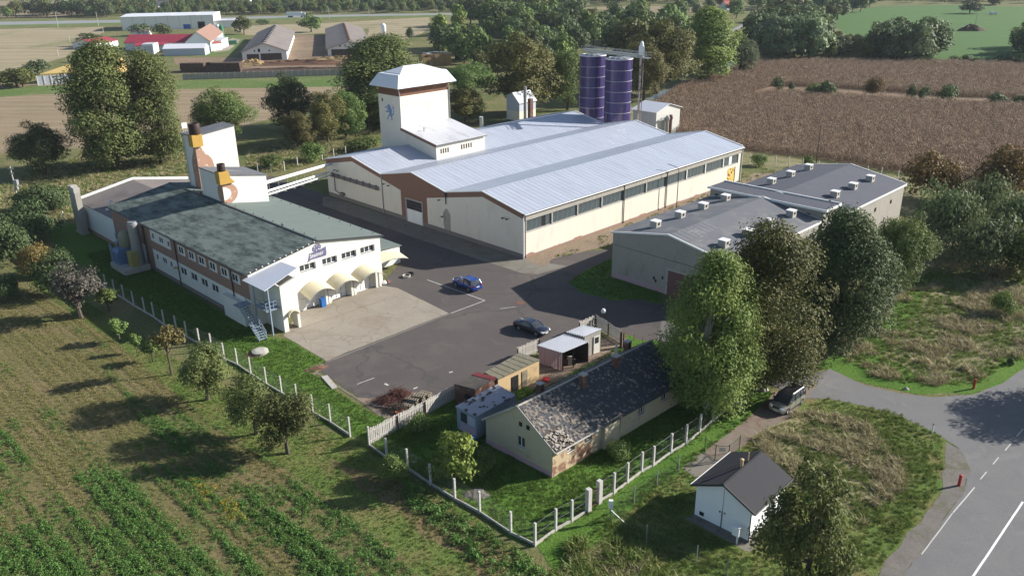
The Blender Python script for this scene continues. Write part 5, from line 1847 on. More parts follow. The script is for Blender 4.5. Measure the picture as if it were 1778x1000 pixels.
# ------------------------------------------------------------------ silos with catwalk, elevator leg and white shed
def silo(px_c, px_r, top_y, xl, label):
    c = HALL.on('x', xl, px_c, top_y)
    wc = HALL.world(c.x, c.y)
    rad = px_r / px_m((wc.x, wc.y, c.z)) * 1.0
    H_ = c.z
    th = thing('grain_silo', label, 'silo', wc, 0, 'violet steel silos')
    nr = 9
    mod = H_ / nr
    for k in range(nr):
        bb = MB()
        bb.lathe((0, 0, k * mod), [(rad, 0.0), (rad, mod - 0.02)], 40)
        bb.build('ring_course', M['silo'], th, smooth=True)
    bb = MB()
    for k in range(1, nr + 1):
        bb.lathe((0, 0, k * mod - 0.08), [(rad + 0.07, 0), (rad + 0.07, 0.1)], 40)
    bb.build('hoop', mat('pale_hoop_steel', (0.40, 0.40, 0.47), None, 2, 0.5, 0.3, bmp=0) if 'hoop' not in M else M['hoop'], th, smooth=True)
    bb = MB()
    for k in range(nr):
        for j in range(12):
            t = 2 * math.pi * (j + (0.5 if k % 2 else 0)) / 12
            bb.bar((math.cos(t) * (rad + 0.01), math.sin(t) * (rad + 0.01), k * mod + 0.02), (math.cos(t) * (rad + 0.01), math.sin(t) * (rad + 0.01), (k + 1) * mod - 0.1), 0.06, 0.03)
    bb.build('sheet_seam', M['silo'], th)
    bb = MB()
    bb.lathe((0, 0, H_ - 0.9), [(rad - 0.1, 0), (0.5, 0.7)], 40)
    bb.build('cone_roof', M['silo'], th)
    bb = MB()
    for j in range(6):
        t = 2 * math.pi * j / 6
        bb.bar((math.cos(t) * rad, math.sin(t) * rad, H_ - 0.05), (0, 0, H_ + 0.45), 0.16, 0.16)
    bb.lathe((0, 0, H_ + 0.2), [(0.5, 0), (0.5, 0.5)], 12)
    bb.tube([((rad + 0.05) * math.cos(t), (rad + 0.05) * math.sin(t), H_) for t in [2 * math.pi * j / 40 for j in range(41)]], 0.1, 6)
    bb.build('roof_beam', M['white_trim'], th)
    bb = MB()
    tl = math.radians(-95)
    for s in (-0.25, 0.25):
        bb.bar((math.cos(tl) * (rad + .25) + s, math.sin(tl) * (rad + .25), 0), (math.cos(tl) * (rad + .25) + s, math.sin(tl) * (rad + .25), H_ + 0.8), 0.04, 0.04)
    return th, wc, rad, H_


s1 = silo(1029.5, 21.5, 96, 69.0, 'violet steel silo on the left, partly behind the other')
s2 = silo(1075, 22.5, 102, 67.5, 'violet steel silo on the right, standing in front')
pc = HALL.on('x', 67.5, 1113, 95)
ca, cb = HALL.on('x', 69.5, 1013, 84), HALL.on('x', 66.5, 1127, 92)
wa_, wb_ = HALL.world(ca.x, ca.y), HALL.world(cb.x, cb.y)
zc = max(s1[3], s2[3]) + 0.75
cat = thing('catwalk', 'grey steel catwalk with rails running across the silo tops', 'catwalk', (wa_.x, wa_.y, zc))
b = MB()
dv = Vector((wb_.x - wa_.x, wb_.y - wa_.y, 0))
nv2 = Vector((-dv.y, dv.x, 0)).normalized() * 0.7
b.bar((0, 0, 0), dv, 1.4, 0.08)
for s in (-1, 1):
    for z in (0.0, 0.55, 1.1):
        b.bar(nv2 * s + Vector((0, 0, z)), nv2 * s + dv + Vector((0, 0, z)), 0.11, 0.09 if z else 0.2)
    for k in range(15):
        p = nv2 * s + dv * (k / 14)
        b.bar(p, p + Vector((0, 0, 1.1)), 0.05, 0.05)
for k in range(14):
    b.bar(nv2 + dv * (k / 14), -nv2 + dv * ((k + 1) / 14) + Vector((0, 0, 0.0)), 0.04, 0.04)
b.build('walkway', M['grey_metal'], cat)
b = MB()
b.bar(Vector((0, 0, 0.35)), dv * 0.93 + Vector((0, 0, 0.35)), 0.35, 0.4)
b.build('conveyor', M['steel'], cat)
pw_ = HALL.world(pc.x, pc.y)
leg = thing('elevator_leg', 'tall rusty white elevator leg standing beside the silos', 'elevator', pw_)
hl = hgt(pw_, 72)
b = MB()
b.tube([(0, 0, 0), (0, 0, zc)], 0.26, 8)
b.bar((0.6, 0, 0), (0.6, 0, zc), 0.15, 0.15)
b.build('mast', mat('rusty_white_paint', (0.42, 0.38, 0.36), (0.34, 0.29, 0.26), 1.0, 0.8, stains=(0.16, 0.08, 0.05), stain_scale=0.8, stain_pos=(0.45, 0.6)), leg)
b = MB()
b.box(-0.5, 0.7, -0.4, 0.4, zc, zc + (hl - zc) * 0.7)
b.lathe((0.1, 0, zc + (hl - zc) * 0.7), [(0.4, 0), (0.42, 0.4), (0.2, (hl - zc) * 0.3)], 12)
b.build('elevator_head', M['white_trim'], leg)
SF = Frame((36.6, 204.94), 44.67)
ss = thing('white_shed', 'white metal shed with a low gable beyond the silos', 'shed', (36.6, 204.94, 0), SF.th)
b = MB()
for y in (0, 7.2):
    b.poly([(0, y, 0), (10.3, y, 0), (10.3, y, 6.5), (5.15, y, 7.95), (0, y, 6.5)])
b.poly([(10.3, 0, 0), (10.3, 7.2, 0), (10.3, 7.2, 6.5), (10.3, 0, 6.5)])
b.poly([(0, 0, 0), (0, 7.2, 0), (0, 7.2, 6.5), (0, 0, 6.5)])
b.build('wall', mat('white_sheet_cladding', (0.62, 0.61, 0.58), (0.56, 0.55, 0.52), 1, 0.6, lines=[('Y', 0.9, (0.4, 0.4, 0.38), 0.06, 0.6)]), ss)
for x0, z0, x1, z1 in ((-0.5, 6.4, 5.15, 8.0), (5.15, 8.0, 10.8, 6.4)):
    b = MB()
    b.ext([(x0, -0.4, z0), (x1, -0.4, z1), (x1, 7.6, z1), (x0, 7.6, z0)], (0, 0, 0.12))
    b.build('roof', M['tower_roof'], ss)
for px in (1158, 1163.5):
    p = SF.on('y', -1.0, px, 222)
    b = MB()
    b.tube([(p.x, -1.0, 0), (p.x, -1.0, 4.2)], 0.45, 12)
    b.lathe((p.x, -1.0, 4.2), [(0.5, 0), (0.62, 0.5), (0.4, 1.2)], 12)
    b.build('cyclone', M['grey_metal'] if px < 1160 else M['rust'], ss, smooth=True)
p = SF.on('y', -0.5, 1150, 208)
b = MB()
b.bar((p.x - 2, -0.6, p.z), (p.x + 2.5, -0.8, p.z + 0.1), 0.3, 0.3)
b.build('duct', M['grey_metal'], ss)
# small tank house behind the hall
KF = Frame((G(880, 212).x, G(880, 212).y), 44.67)
kh = thing('boiler_house', 'small grey gabled tank house with a tall pipe behind the hall roof', 'building', (KF.o[0], KF.o[1], 0), KF.th)
b = MB()
b.box(0, 6.5, -5.0, 0.0, 0.8, 3.4)
b.build('wall', M['cream'], kh)
b = MB()
b.ext([(0, -5.0, 3.42), (0, 0, 3.42), (0, 0, 7.2), (0, -2.5, 8.2), (0, -5.0, 5.6)], (6.5, 0, 0))
b.build('upper_cladding', M['canopy_sheet'], kh)
b = MB()
b.bar((-0.2, -5.2, 5.5), (-0.2, -2.5, 8.3), 0.15, 0.15)
b.ext([(-0.3, -5.3, 5.55), (-0.3, -2.5, 8.25), (6.8, -2.5, 8.25), (6.8, -5.3, 5.55)], (0, 0, 0.12))
b.ext([(-0.3, -2.5, 8.25), (-0.3, 0.3, 7.15), (6.8, 0.3, 7.15), (6.8, -2.5, 8.25)], (0, 0, 0.12))
b.build('roof', M['annex_roof'], kh)
cp = KF.on('z', 0, 912, 222)
b = MB()
b.tube([(cp.x, cp.y, 0), (cp.x, cp.y, hgt(KF.world(cp.x, cp.y), 150))], 0.42, 12)
b.build('flue_pipe', M['grey_metal'], kh, smooth=True)
b = MB()
b.box(cp.x + 1.5, cp.x + 2.6, cp.y - 0.5, cp.y + 0.5, 0, 7.5)
b.build('brick_stack', M['brick'], kh)
wp_ = G(836, 226)
b = MB()
b.tube([(0, 0, 0), (0, 0, hgt(wp_, 203))], 0.5, 10)
o = b.build('white_vent_stack', M['white_trim'], None, loc=wp_)
tag(o, 'short white vent stack standing behind the hall roof', 'vent')


# ================================================================== vegetation
def leafmat(name, dark, light, extra=None, trans=0.25, inst=0.18):
    """leaf colour varies leaf by leaf (attribute rnd), a little tree by tree"""
    m, t, b = nodes_of(name)
    dark, light, extra = [None if q is None else tuple(x * 1.5 for x in q) for q in (dark, light, extra)]
    a = t.nodes.new('ShaderNodeAttribute')
    a.attribute_name = 'rnd'
    stops = [(0.0, dark), (0.65, light)] + ([(0.86, light), (1.0, extra)] if extra else [(1.0, tuple(x * 1.15 for x in light))])
    c = ramp(t, a.outputs['Fac'], stops)
    oi = t.nodes.new('ShaderNodeObjectInfo')
    hs = t.nodes.new('ShaderNodeHueSaturation')
    t.links.new(math_n(t, 'MULTIPLY_ADD', oi.outputs['Random'], inst * 0.16, 0.5 - inst * 0.08), hs.inputs['Hue'])
    t.links.new(math_n(t, 'MULTIPLY_ADD', oi.outputs['Random'], inst * 2.2, 1 - inst * 1.1), hs.inputs['Value'])
    t.links.new(c, hs.inputs['Color'])
    t.links.new(hs.outputs[0], b.inputs['Base Color'])
    b.inputs['Roughness'].default_value = 0.65
    b.inputs['Specular IOR Level'].default_value = 0.25
    tr = t.nodes.new('ShaderNodeBsdfTranslucent')
    t.links.new(hs.outputs[0], tr.inputs[0])
    mx = t.nodes.new('ShaderNodeMixShader')
    mx.inputs[0].default_value = trans
    t.links.new(b.outputs[0], mx.inputs[1])
    t.links.new(tr.outputs[0], mx.inputs[2])
    t.links.new(mx.outputs[0], t.nodes['Material Output'].inputs[0])
    return m


LM = {
    'rust': leafmat('leaf_rust', (0.055, 0.045, 0.015), (0.135, 0.095, 0.030), (0.17, 0.15, 0.035)),
    'olive_green': leafmat('leaf_olive_green', (0.030, 0.043, 0.013), (0.084, 0.096, 0.028), (0.145, 0.132, 0.042)),
    'green': leafmat('leaf_green', (0.038, 0.066, 0.017), (0.094, 0.130, 0.034), (0.14, 0.145, 0.045)),
    'dark': leafmat('leaf_dark_green', (0.022, 0.040, 0.015), (0.060, 0.082, 0.030), (0.10, 0.095, 0.04)),
    'olive': leafmat('leaf_olive_brown', (0.026, 0.038, 0.011), (0.080, 0.086, 0.022), (0.155, 0.105, 0.026)),
    'brown': leafmat('leaf_autumn_brown', (0.036, 0.042, 0.013), (0.102, 0.094, 0.026), (0.175, 0.115, 0.030)),
    'birch': leafmat('leaf_birch', (0.055, 0.085, 0.018), (0.125, 0.155, 0.036), (0.20, 0.18, 0.045), 0.3),
    'willow': leafmat('leaf_willow', (0.050, 0.075, 0.036), (0.120, 0.150, 0.070), (0.16, 0.17, 0.10)),
    'bluegreen': leafmat('leaf_grey_green', (0.042, 0.064, 0.026), (0.098, 0.122, 0.052), (0.14, 0.15, 0.07)),
    'yellow': leafmat('leaf_yellowing', (0.062, 0.060, 0.018), (0.115, 0.096, 0.030), (0.16, 0.115, 0.03)),
    'twig': leafmat('bare_twig', (0.030, 0.027, 0.022), (0.055, 0.050, 0.040), None, 0.0, 0.05),
    'lime': leafmat('leaf_yellow_green', (0.055, 0.085, 0.016), (0.125, 0.155, 0.032), (0.17, 0.17, 0.04)),
}


def leaves(centers, normals, size, rnds, mt, name, aspect=0.62, hang=None, r=None):
    """one leaf clump = one bent rhombus of two triangles"""
    r = r or rng
    n = len(centers)
    nm = normals / (np.linalg.norm(normals, axis=1, keepdims=True) + 1e-9)
    ref = r.normal(size=(n, 3))
    if hang is not None:
        ref = ref * (1 - hang) + np.array([0, 0, -3.0]) * hang
    u = ref - nm * np.sum(ref * nm, axis=1, keepdims=True)
    u /= (np.linalg.norm(u, axis=1, keepdims=True) + 1e-9)
    v = np.cross(nm, u)
    s = size[:, None]
    bend = nm * s * 0.18
    P = np.stack([centers - u * s, centers - v * s * aspect - bend, centers + u * s, centers + v * s * aspect - bend], axis=1).reshape(-1, 3)
    me = bpy.data.meshes.new(name)
    me.vertices.add(n * 4)
    me.vertices.foreach_set('co', P.astype(np.float32).ravel())
    q = np.arange(n)[:, None] * 4
    loops = np.concatenate([q, q + 1, q + 2, q, q + 2, q + 3], axis=1).astype(np.int32).ravel()
    me.loops.add(n * 6)
    me.loops.foreach_set('vertex_index', loops)
    me.polygons.add(n * 2)
    me.polygons.foreach_set('loop_start', np.arange(n * 2, dtype=np.int32) * 3)
    at = me.attributes.new('rnd', 'FLOAT', 'POINT')
    at.data.foreach_set('value', np.repeat(np.clip(rnds, 0, 1), 4).astype(np.float32))
    me.materials.append(mt)
    me.update(calc_edges=True)
    return me


def unit(n, r):
    d = r.normal(size=(n, 3))
    return d / np.linalg.norm(d, axis=1, keepdims=True)


def make_crown(name, mt, seed, n, nblob, shape, leaf, hang=None, blob_r=(0.16, 0.30), shell=0.55, stray=0.06):
    """crown for a tree one unit high; shape(d) maps random unit directions to blob centres"""
    r = np.random.default_rng(seed)
    cen, rad = [], []
    for _ in range(nblob):
        d = unit(1, r)[0]
        c, k = shape(d, r)
        cen.append(c)
        rad.append(r.uniform(*blob_r) * k)
    cen, rad = np.array(cen), np.array(rad)
    w = rad ** 2
    idx = r.choice(nblob, n, p=w / w.sum())
    d = unit(n, r)
    d[:, 2] += 0.15
    d /= np.linalg.norm(d, axis=1, keepdims=True)
    # lumpy surface of every clump
    lump = 1 + 0.22 * np.sin(d[:, 0] * 7 + idx) * np.sin(d[:, 1] * 6 + idx * 2.1) * np.sin(d[:, 2] * 8 + 1.3 * idx)
    t = r.uniform(shell, 1.0, n) ** 0.6 * lump
    ext_ = r.random(n) < stray
    t[ext_] *= r.uniform(1.05, 1.3, ext_.sum())
    P = cen[idx] + d * (rad[idx] * t)[:, None] * np.array([1, 1, 0.85])
    if hang is not None:
        P[:, 2] -= r.uniform(0, 1, n) ** 2 * hang * 0.16
    ctr = cen.mean(axis=0)
    out = P - ctr
    N = d * 0.7 + out / (np.linalg.norm(out, axis=1, keepdims=True) + 1e-9) * 0.3 + r.normal(size=(n, 3)) * 0.45
    N[:, 2] = np.abs(N[:, 2]) * 0.8 + 0.1
    rnd = 0.45 * r.random(n) + 0.4 * r.random(nblob)[idx] + 0.15 * r.random(n)
    me = leaves(P, N, leaf * r.uniform(0.6, 1.4, n), rnd, mt, name, hang=hang, r=r)
    return me, cen


def make_trunk(name, cen, seed, r0, mt, fork=0.3, nl=9, bend=0.03, base_h=None):
    r = random.Random(seed)
    b = MB()
    ax = [(0, 0, -0.01), (r.uniform(-bend, bend), r.uniform(-bend, bend), fork * 0.5), (r.uniform(-bend, bend) * 1.5, r.uniform(-bend, bend) * 1.5, fork)]
    top = (r.uniform(-bend, bend) * 2, r.uniform(-bend, bend) * 2, fork + 0.38)
    b.tube(ax + [top], [r0 * 1.35, r0, r0 * 0.8, r0 * 0.25], 7)
    C_ = list(cen)
    r.shuffle(C_)
    for c in C_[:nl]:
        c = Vector(c)
        s = Vector(ax[2]).lerp(Vector(top), r.uniform(0, 0.6)) if r.random() > 0.4 else Vector(ax[1]).lerp(Vector(ax[2]), r.uniform(0.5, 1))
        m_ = s.lerp(c, 0.5) + Vector((0, 0, 0.03))
        b.tube([s, m_, c], [r0 * 0.45, r0 * 0.28, r0 * 0.08], 5, caps=False)
        for _ in range(2):
            e_ = m_.lerp(c, r.uniform(0.2, 0.8))
            b.tube([e_, e_ + Vector((r.uniform(-.1, .1), r.uniform(-.1, .1), r.uniform(0.0, .1)))], [r0 * 0.15, r0 * 0.04], 4, caps=False)
    return b.mesh(name, mt, True)


def sh_round(w=0.36, z0=0.22, z1=0.86, sq=1.0, seed_=1.0):
    def f(d, r):
        k = r.uniform(0.35, 1.0) ** 0.5
        if r.random() < 0.22:
            k *= r.uniform(1.05, 1.22)
        k *= 1 + 0.22 * math.sin(d[0] * 3.1 + seed_) * math.sin(d[1] * 2.7 + 2 * seed_) + 0.15 * math.sin(d[2] * 5 + d[0] * 4 + seed_)
        zc_, hz = (z0 + z1) / 2, (z1 - z0) / 2
        z = zc_ + d[2] * hz * k
        ww = w * k * (1 - 0.35 * max(0, d[2]) * sq)
        return np.array([d[0] * ww, d[1] * ww, z]), 0.55 + 0.45 * (1 - abs(d[2])) * 0.6
    return f


def sh_tall(w=0.18, z0=0.12, z1=0.92):
    def f(d, r):
        t = r.uniform(0, 1)
        ww = w * (math.sin(math.pi * min(1, t * 0.85 + 0.14)) ** 0.7) * r.uniform(0.5, 1)
        a = r.uniform(0, 6.283)
        return np.array([math.cos(a) * ww, math.sin(a) * ww, z0 + (z1 - z0) * t]), 0.5
    return f


def sh_egg(w=0.25, z0=0.05, z1=0.90, low=0.62, seed_=1.0):
    """full crown reaching almost to the ground"""
    def f(d, r):
        t = r.uniform(0, 1)
        a = r.uniform(0, 6.283)
        ww = w * (1 - t ** 2.6) ** 0.7 * (low + (1 - low) * min(1, t * 2.6)) * r.uniform(0.25, 1.0) ** 0.5
        ww *= 1 + 0.20 * math.sin(2 * a + seed_ + 5 * t) + 0.14 * math.sin(5 * a + 9 * t + seed_)
        return np.array([math.cos(a) * ww, math.sin(a) * ww, z0 + (z1 - z0) * t]), 0.8
    return f


def sh_bush(w=0.55, h=0.75):
    def f(d, r):
        k = r.uniform(0.3, 1.0)
        return np.array([d[0] * w * k, d[1] * w * k, 0.25 + abs(d[2]) * (h - 0.25) * k]), 0.9
    return f


KIND = {}


def kind(name, leafm, seed, n, nblob, shape, leaf, r0=0.022, bark='bark', hang=None, blob_r=(0.16, 0.30), fork=0.3, nl=9, shell=0.55, stray=0.06, trunk=True):
    cm, cen = make_crown('crown', LM[leafm], seed, n, nblob, shape, leaf, hang, blob_r, shell, stray)
    xs = np.empty(len(cm.vertices) * 3, np.float32)
    cm.vertices.foreach_get('co', xs)
    xs = xs.reshape(-1, 3)
    top, wid = np.percentile(xs[:, 2], 99.7), np.percentile(np.abs(xs[:, :2]), 98)
    KIND[name] = (cm, make_trunk('trunk', cen, seed, r0, M[bark], fork, nl) if trunk else None, top, wid)


kind('birch', 'birch', 11, 52000, 150, sh_egg(0.25, 0.16, 0.90, 0.75, 3.0), 0.0066, 0.013, 'birch_bark', 0.45, (0.06, 0.12), 0.42, 22, 0.3, 0.10)
kind('brown_tree', 'olive', 12, 50000, 100, sh_egg(0.27, 0.08, 0.86, 0.7, 2.0), 0.0072, 0.02, blob_r=(0.10, 0.19), shell=0.5, stray=0.05)
kind('dark_tree', 'dark', 13, 48000, 95, sh_egg(0.29, 0.08, 0.84, 0.7, 4.0), 0.0076, 0.02, blob_r=(0.10, 0.19), shell=0.5, stray=0.05)
kind('fore_tree', 'olive_green', 43, 11000, 60, sh_round(0.32, 0.06, 0.86, seed_=7.0), 0.0125, 0.02, blob_r=(0.08, 0.17), shell=0.3, stray=0.16, nl=16)
kind('poplar', 'olive_green', 44, 40000, 100, sh_egg(0.23, 0.10, 0.90, 0.72, 9.0), 0.0074, 0.02, blob_r=(0.08, 0.16), stray=0.10, shell=0.4)
kind('green_tree', 'green', 14, 24000, 70, sh_round(0.29, 0.10, 0.88, seed_=5.0), 0.0095, 0.02, blob_r=(0.09, 0.21), stray=0.10)
kind('dark_green', 'dark', 15, 20000, 56, sh_round(0.28, 0.16, 0.86, seed_=6.0), 0.0105, 0.02, blob_r=(0.09, 0.22), stray=0.10)
kind('brown_round', 'brown', 16, 20000, 62, sh_round(0.29, 0.12, 0.86, seed_=8.0), 0.0105, 0.02, blob_r=(0.09, 0.21), stray=0.10)
kind('tall_tree', 'lime', 17, 20000, 50, sh_tall(0.20, 0.14, 0.90), 0.0105, 0.02, blob_r=(0.16, 0.26))
kind('willow', 'willow', 18, 10000, 46, sh_round(0.30, 0.15, 0.84), 0.017, 0.02, hang=0.4, blob_r=(0.15, 0.26))
kind('orchard', 'olive_green', 19, 7500, 34, sh_round(0.34, 0.30, 0.88, seed_=3.0), 0.0155, 0.024, blob_r=(0.15, 0.26), fork=0.30, shell=0.3, stray=0.12)
kind('sapling', 'green', 20, 1100, 12, sh_round(0.20, 0.35, 0.88), 0.030, 0.018, blob_r=(0.16, 0.26), fork=0.4, nl=6, shell=0.2, stray=0.15)
kind('autumn_sapling', 'yellow', 21, 900, 12, sh_round(0.26, 0.5, 0.88), 0.028, 0.022, blob_r=(0.14, 0.24), fork=0.42, nl=8, shell=0.2, stray=0.15)
kind('shrub', 'green', 22, 3000, 22, sh_bush(), 0.034, trunk=False, blob_r=(0.2, 0.34))
kind('dark_shrub', 'dark', 45, 6500, 30, sh_bush(0.58, 0.78), 0.024, trunk=False, blob_r=(0.16, 0.30), stray=0.12)
kind('grey_shrub', 'bluegreen', 23, 6000, 30, sh_bush(0.6, 0.8), 0.024, trunk=False, blob_r=(0.2, 0.34), hang=0.2)
kind('autumn_shrub', 'rust', 24, 5000, 28, sh_bush(0.55, 0.8), 0.026, trunk=False, blob_r=(0.2, 0.34), shell=0.3)
kind('bare_tree', 'twig', 25, 3600, 30, sh_round(0.36, 0.34, 0.86), 0.018, 0.03, blob_r=(0.14, 0.24), fork=0.25, nl=24, shell=0.2, stray=0.15)
kind('garden_bush', 'lime', 26, 3000, 20, sh_round(0.30, 0.15, 0.85), 0.03, 0.02, blob_r=(0.18, 0.3), shell=0.3, stray=0.12)
kind('far_green', 'green', 31, 1600, 20, sh_round(0.34, 0.14, 0.84), 0.038, 0.02, blob_r=(0.17, 0.3), nl=3)
kind('far_dark', 'dark', 32, 1600, 20, sh_round(0.33, 0.12, 0.84), 0.038, 0.02, blob_r=(0.17, 0.3), nl=3)
kind('far_olive', 'olive', 33, 1600, 20, sh_round(0.34, 0.14, 0.84), 0.038, 0.02, blob_r=(0.17, 0.3), nl=3)
kind('far_tall', 'lime', 34, 1600, 20, sh_tall(0.2, 0.1, 0.9), 0.036, 0.02, blob_r=(0.17, 0.28), nl=3)
kind('far_willow', 'willow', 35, 1800, 20, sh_round(0.36, 0.10, 0.82), 0.036, 0.02, blob_r=(0.17, 0.3), nl=3)
kind('far_shrub', 'dark', 36, 900, 14, sh_bush(0.6, 0.7), 0.05, trunk=False, blob_r=(0.22, 0.36))


def plant(k, base, top_y, w_px, label, name=None, group=None, rz=None, cat='tree', single=False, h=None):
    """tree standing at base (pixel or place), crown top at pixel row top_y, crown w_px pixels wide"""
    p = base if isinstance(base, Vector) else G(*base)
    cm, tm, top, wid = KIND[k]
    H_ = h or max(0.5, hgt(p, top_y))
    s = H_ / top
    ws = (w_px / px_m((p.x, p.y, H_ / 2)) / 2) / wid if w_px else s
    ws = min(max(ws, s * 0.45), s * 2.2)
    rz = random.uniform(0, 6.28) if rz is None else rz
    name = name or ('tree' if tm else 'shrub')
    if tm is None:
        o = link(name, cm, None, p, rz, (ws, ws, s))
        return tag(o, label, 'shrub' if cat == 'tree' else cat, group)
    if single:
        key = 'joined_' + k
        if key not in KIND:
            bm = bmesh.new()
            bm.from_mesh(cm)
            n0 = len(bm.faces)
            bm.from_mesh(tm)
            bm.faces.ensure_lookup_table()
            for f in bm.faces[n0:]:
                f.material_index = 1
            me_ = bpy.data.meshes.new('tree')
            bm.to_mesh(me_)
            bm.free()
            me_.materials.append(cm.materials[0])
            me_.materials.append(tm.materials[0])
            KIND[key] = me_
        o = link(name, KIND[key], None, p, rz, (ws, ws, s))
        return tag(o, label, cat, group)
    t = thing(name, label, cat, p, rz, group)
    t.scale = (ws, ws, s)
    link('trunk', tm, t)
    link('crown', cm, t)
    return t


# the big trees by the gate and the road
plant('birch', (1226, 708), 440, 168, 'tall pale green weeping birch with a white trunk beside the cottage', 'birch_tree')
plant('brown_tree', (1312, 668), 392, 188, 'big rust-brown and olive tree just behind the weeping birch', 'broadleaf_tree')
plant('dark_tree', (1442, 604), 364, 165, 'broad dark grey-green tree right of the rust-brown one, covering the rear warehouse corner', 'broadleaf_tree')
plant('green_tree', (1552, 512), 372, 100, 'fresh green tree in front of the rear warehouse end wall', 'broadleaf_tree')
plant('fore_tree', (1392, 1030), 806, 150, 'dark leafy tree in the bottom foreground beside the white hut', 'broadleaf_tree', rz=2.0)
# right-hand thicket
for px, py, ty, w, kd, lb in ((1640, 438, 322, 110, 'grey_shrub', 'large grey-green willow bush nearest the rear warehouse corner'),
                              (1700, 395, 306, 90, 'grey_shrub', 'grey-green willow bush below the tall rust-coloured bush'),
                              (1700, 470, 372, 110, 'grey_shrub', 'low grey-green willow bush at the front of the thicket'),
                              (1755, 430, 330, 100, 'grey_shrub', 'grey-green willow bush at the right edge of the thicket'),
                              (1768, 480, 395, 90, 'shrub', 'plain green bush at the right edge in front of the thicket'),
                              (1622, 345, 264, 95, 'autumn_shrub', 'rusty brown bush standing between the rear warehouse and the corn'),
                              (1738, 350, 248, 110, 'autumn_shrub', 'tallest orange-brown bush beside the corn at the right edge'),
                              (1738, 545, 505, 38, 'shrub', 'small lone green shrub in the dry weedy lot'),
                              (1318, 288, 268, 26, 'shrub', 'small green bush by the corn fence behind the hall'),
                              (1403, 290, 270, 20, 'shrub', 'tiny green bush by the fence behind the rear warehouse')):
    plant(kd, (px, py), ty, w, lb)
# dark pointed bush beside the road
kind('conifer', 'dark', 40, 1200, 16, lambda d, r: (lambda t: (np.array([d[0], d[1], 0]) * 0.16 * (1 - t) + np.array([0, 0, 0.1 + 0.8 * t]), 0.55 * (1.1 - t)))(r.uniform(0, 1)), 0.04, trunk=False, blob_r=(0.15, 0.28))
plant('conifer', (1754, 632), 611, 12, 'small dark pointed conifer on the road verge', 'conifer_shrub')
# left of the site
plant('dark_green', (78, 306), 213, 86, 'medium dark-leaved tree alone at the left edge above the concrete utility pole', 'broadleaf_tree')
plant('poplar', (204, 292), 72, 116, 'left one of the two tall olive-green trees on the far side of the brewery', 'broadleaf_tree')
plant('poplar', (282, 284), 90, 100, 'right one of the two tall olive-green trees next to the bottle tower', 'broadleaf_tree')
plant('green_tree', (393, 252), 152, 95, 'bushy green tree right behind the tall bottle tower', 'broadleaf_tree')
plant('dark_green', (505, 226), 130, 78, 'dark green tree left of the pair of brownish trees in the mown strip', 'broadleaf_tree')
plant('brown_round', (524, 258), 196, 48, 'small rust-tinged tree in front of the dark green one', 'broadleaf_tree')
plant('brown_round', (570, 248), 160, 62, 'olive-brown tree left of the bright green one', 'broadleaf_tree')
plant('green_tree', (602, 240), 155, 62, 'bright green round tree close to the cream tower', 'broadleaf_tree')
plant('poplar', (668, 215), 62, 150, 'very tall olive tree directly behind the cream tower', 'broadleaf_tree')
plant('dark_green', (628, 225), 120, 60, 'dark tree squeezed left of the cream tower', 'broadleaf_tree')
plant('green_tree', (815, 170), 108, 85, 'fresh green tree right of the tower hat roof', 'broadleaf_tree')
plant('brown_round', (808, 212), 150, 62, 'dull brown small tree right of the cream tower wall', 'broadleaf_tree')
plant('brown_round', (908, 198), 62, 118, 'broad rust-brown tree behind the small tank house', 'broadleaf_tree')
plant('green_tree', (985, 192), 84, 70, 'green tree between the rust-brown tree and the silos', 'broadleaf_tree')
plant('brown_round', (1140, 163), 38, 116, 'broad olive-brown tree right of the silos and lift mast', 'broadleaf_tree')
plant('brown_round', (1118, 175), 70, 70, 'dark olive tree close behind the lift mast', 'broadleaf_tree')
plant('tall_tree', (1228, 142), 14, 92, 'tall slender yellow-green tree by the river', 'broadleaf_tree')
plant('dark_green', (1282, 128), 60, 64, 'dark round tree on the riverbank at the corn corner', 'broadleaf_tree')
plant('far_olive', (832, 125), 86, 34, 'little pale yellowish tree at the edge of the wood by the bale stack', 'broadleaf_tree')
# bushes at left edge and along the fence
for px, py, ty, w, kd, lb in ((20, 452, 372, 90, 'dark_shrub', 'big green bush at the very left edge below the concrete utility pole'),
                              (62, 420, 350, 80, 'dark_shrub', 'green bush just behind the concrete utility pole'),
                              (70, 372, 318, 85, 'dark_shrub', 'green bush beside the foot of the concrete utility pole'),
                              (60, 478, 425, 55, 'autumn_shrub', 'yellow-brown bush left of the olive one by the fence end'),
                              (104, 512, 438, 75, 'dark_shrub', 'olive green bush in front of the bare grey tree'),
                              (96, 360, 322, 50, 'shrub', 'low bright green bush in front of the flues'),
                              (682, 832, 790, 45, 'shrub', 'low yellowish bush outside the house fence corner'),
                              (470, 292, 268, 40, 'shrub', 'green bush on the fence line behind the pipe bridge'),
                              (545, 280, 248, 40, 'shrub', 'green bush on the fence line next to the hall corner'),
                              (630, 262, 238, 60, 'shrub', 'low bushes on the fence line left of the tower'),
                              (190, 540, 500, 35, 'sapling', 'young apple tree in shade beside the bare tree'),
                              (18, 520, 478, 40, 'dark_shrub', 'small bush at the left edge where field and verge meet')):
    plant(kd, (px, py), ty, w, lb)
plant('bare_tree', (141, 552), 458, 78, 'bare grey twiggy tree on the field edge', 'bare_tree')
plant('sapling', (208, 592), 552, 30, 'rounded young tree between the bare tree and the fence', 'fruit_tree')
plant('sapling', (238, 612), 578, 17, 'slim little sapling right of the rounded young tree', 'fruit_tree')
plant('sapling', (266, 628), 592, 28, 'low shrubby sapling left of the yellow-leaved one', 'fruit_tree')
plant('autumn_sapling', (298, 650), 566, 50, 'thin young tree with yellow-brown leaves by the fence', 'fruit_tree')
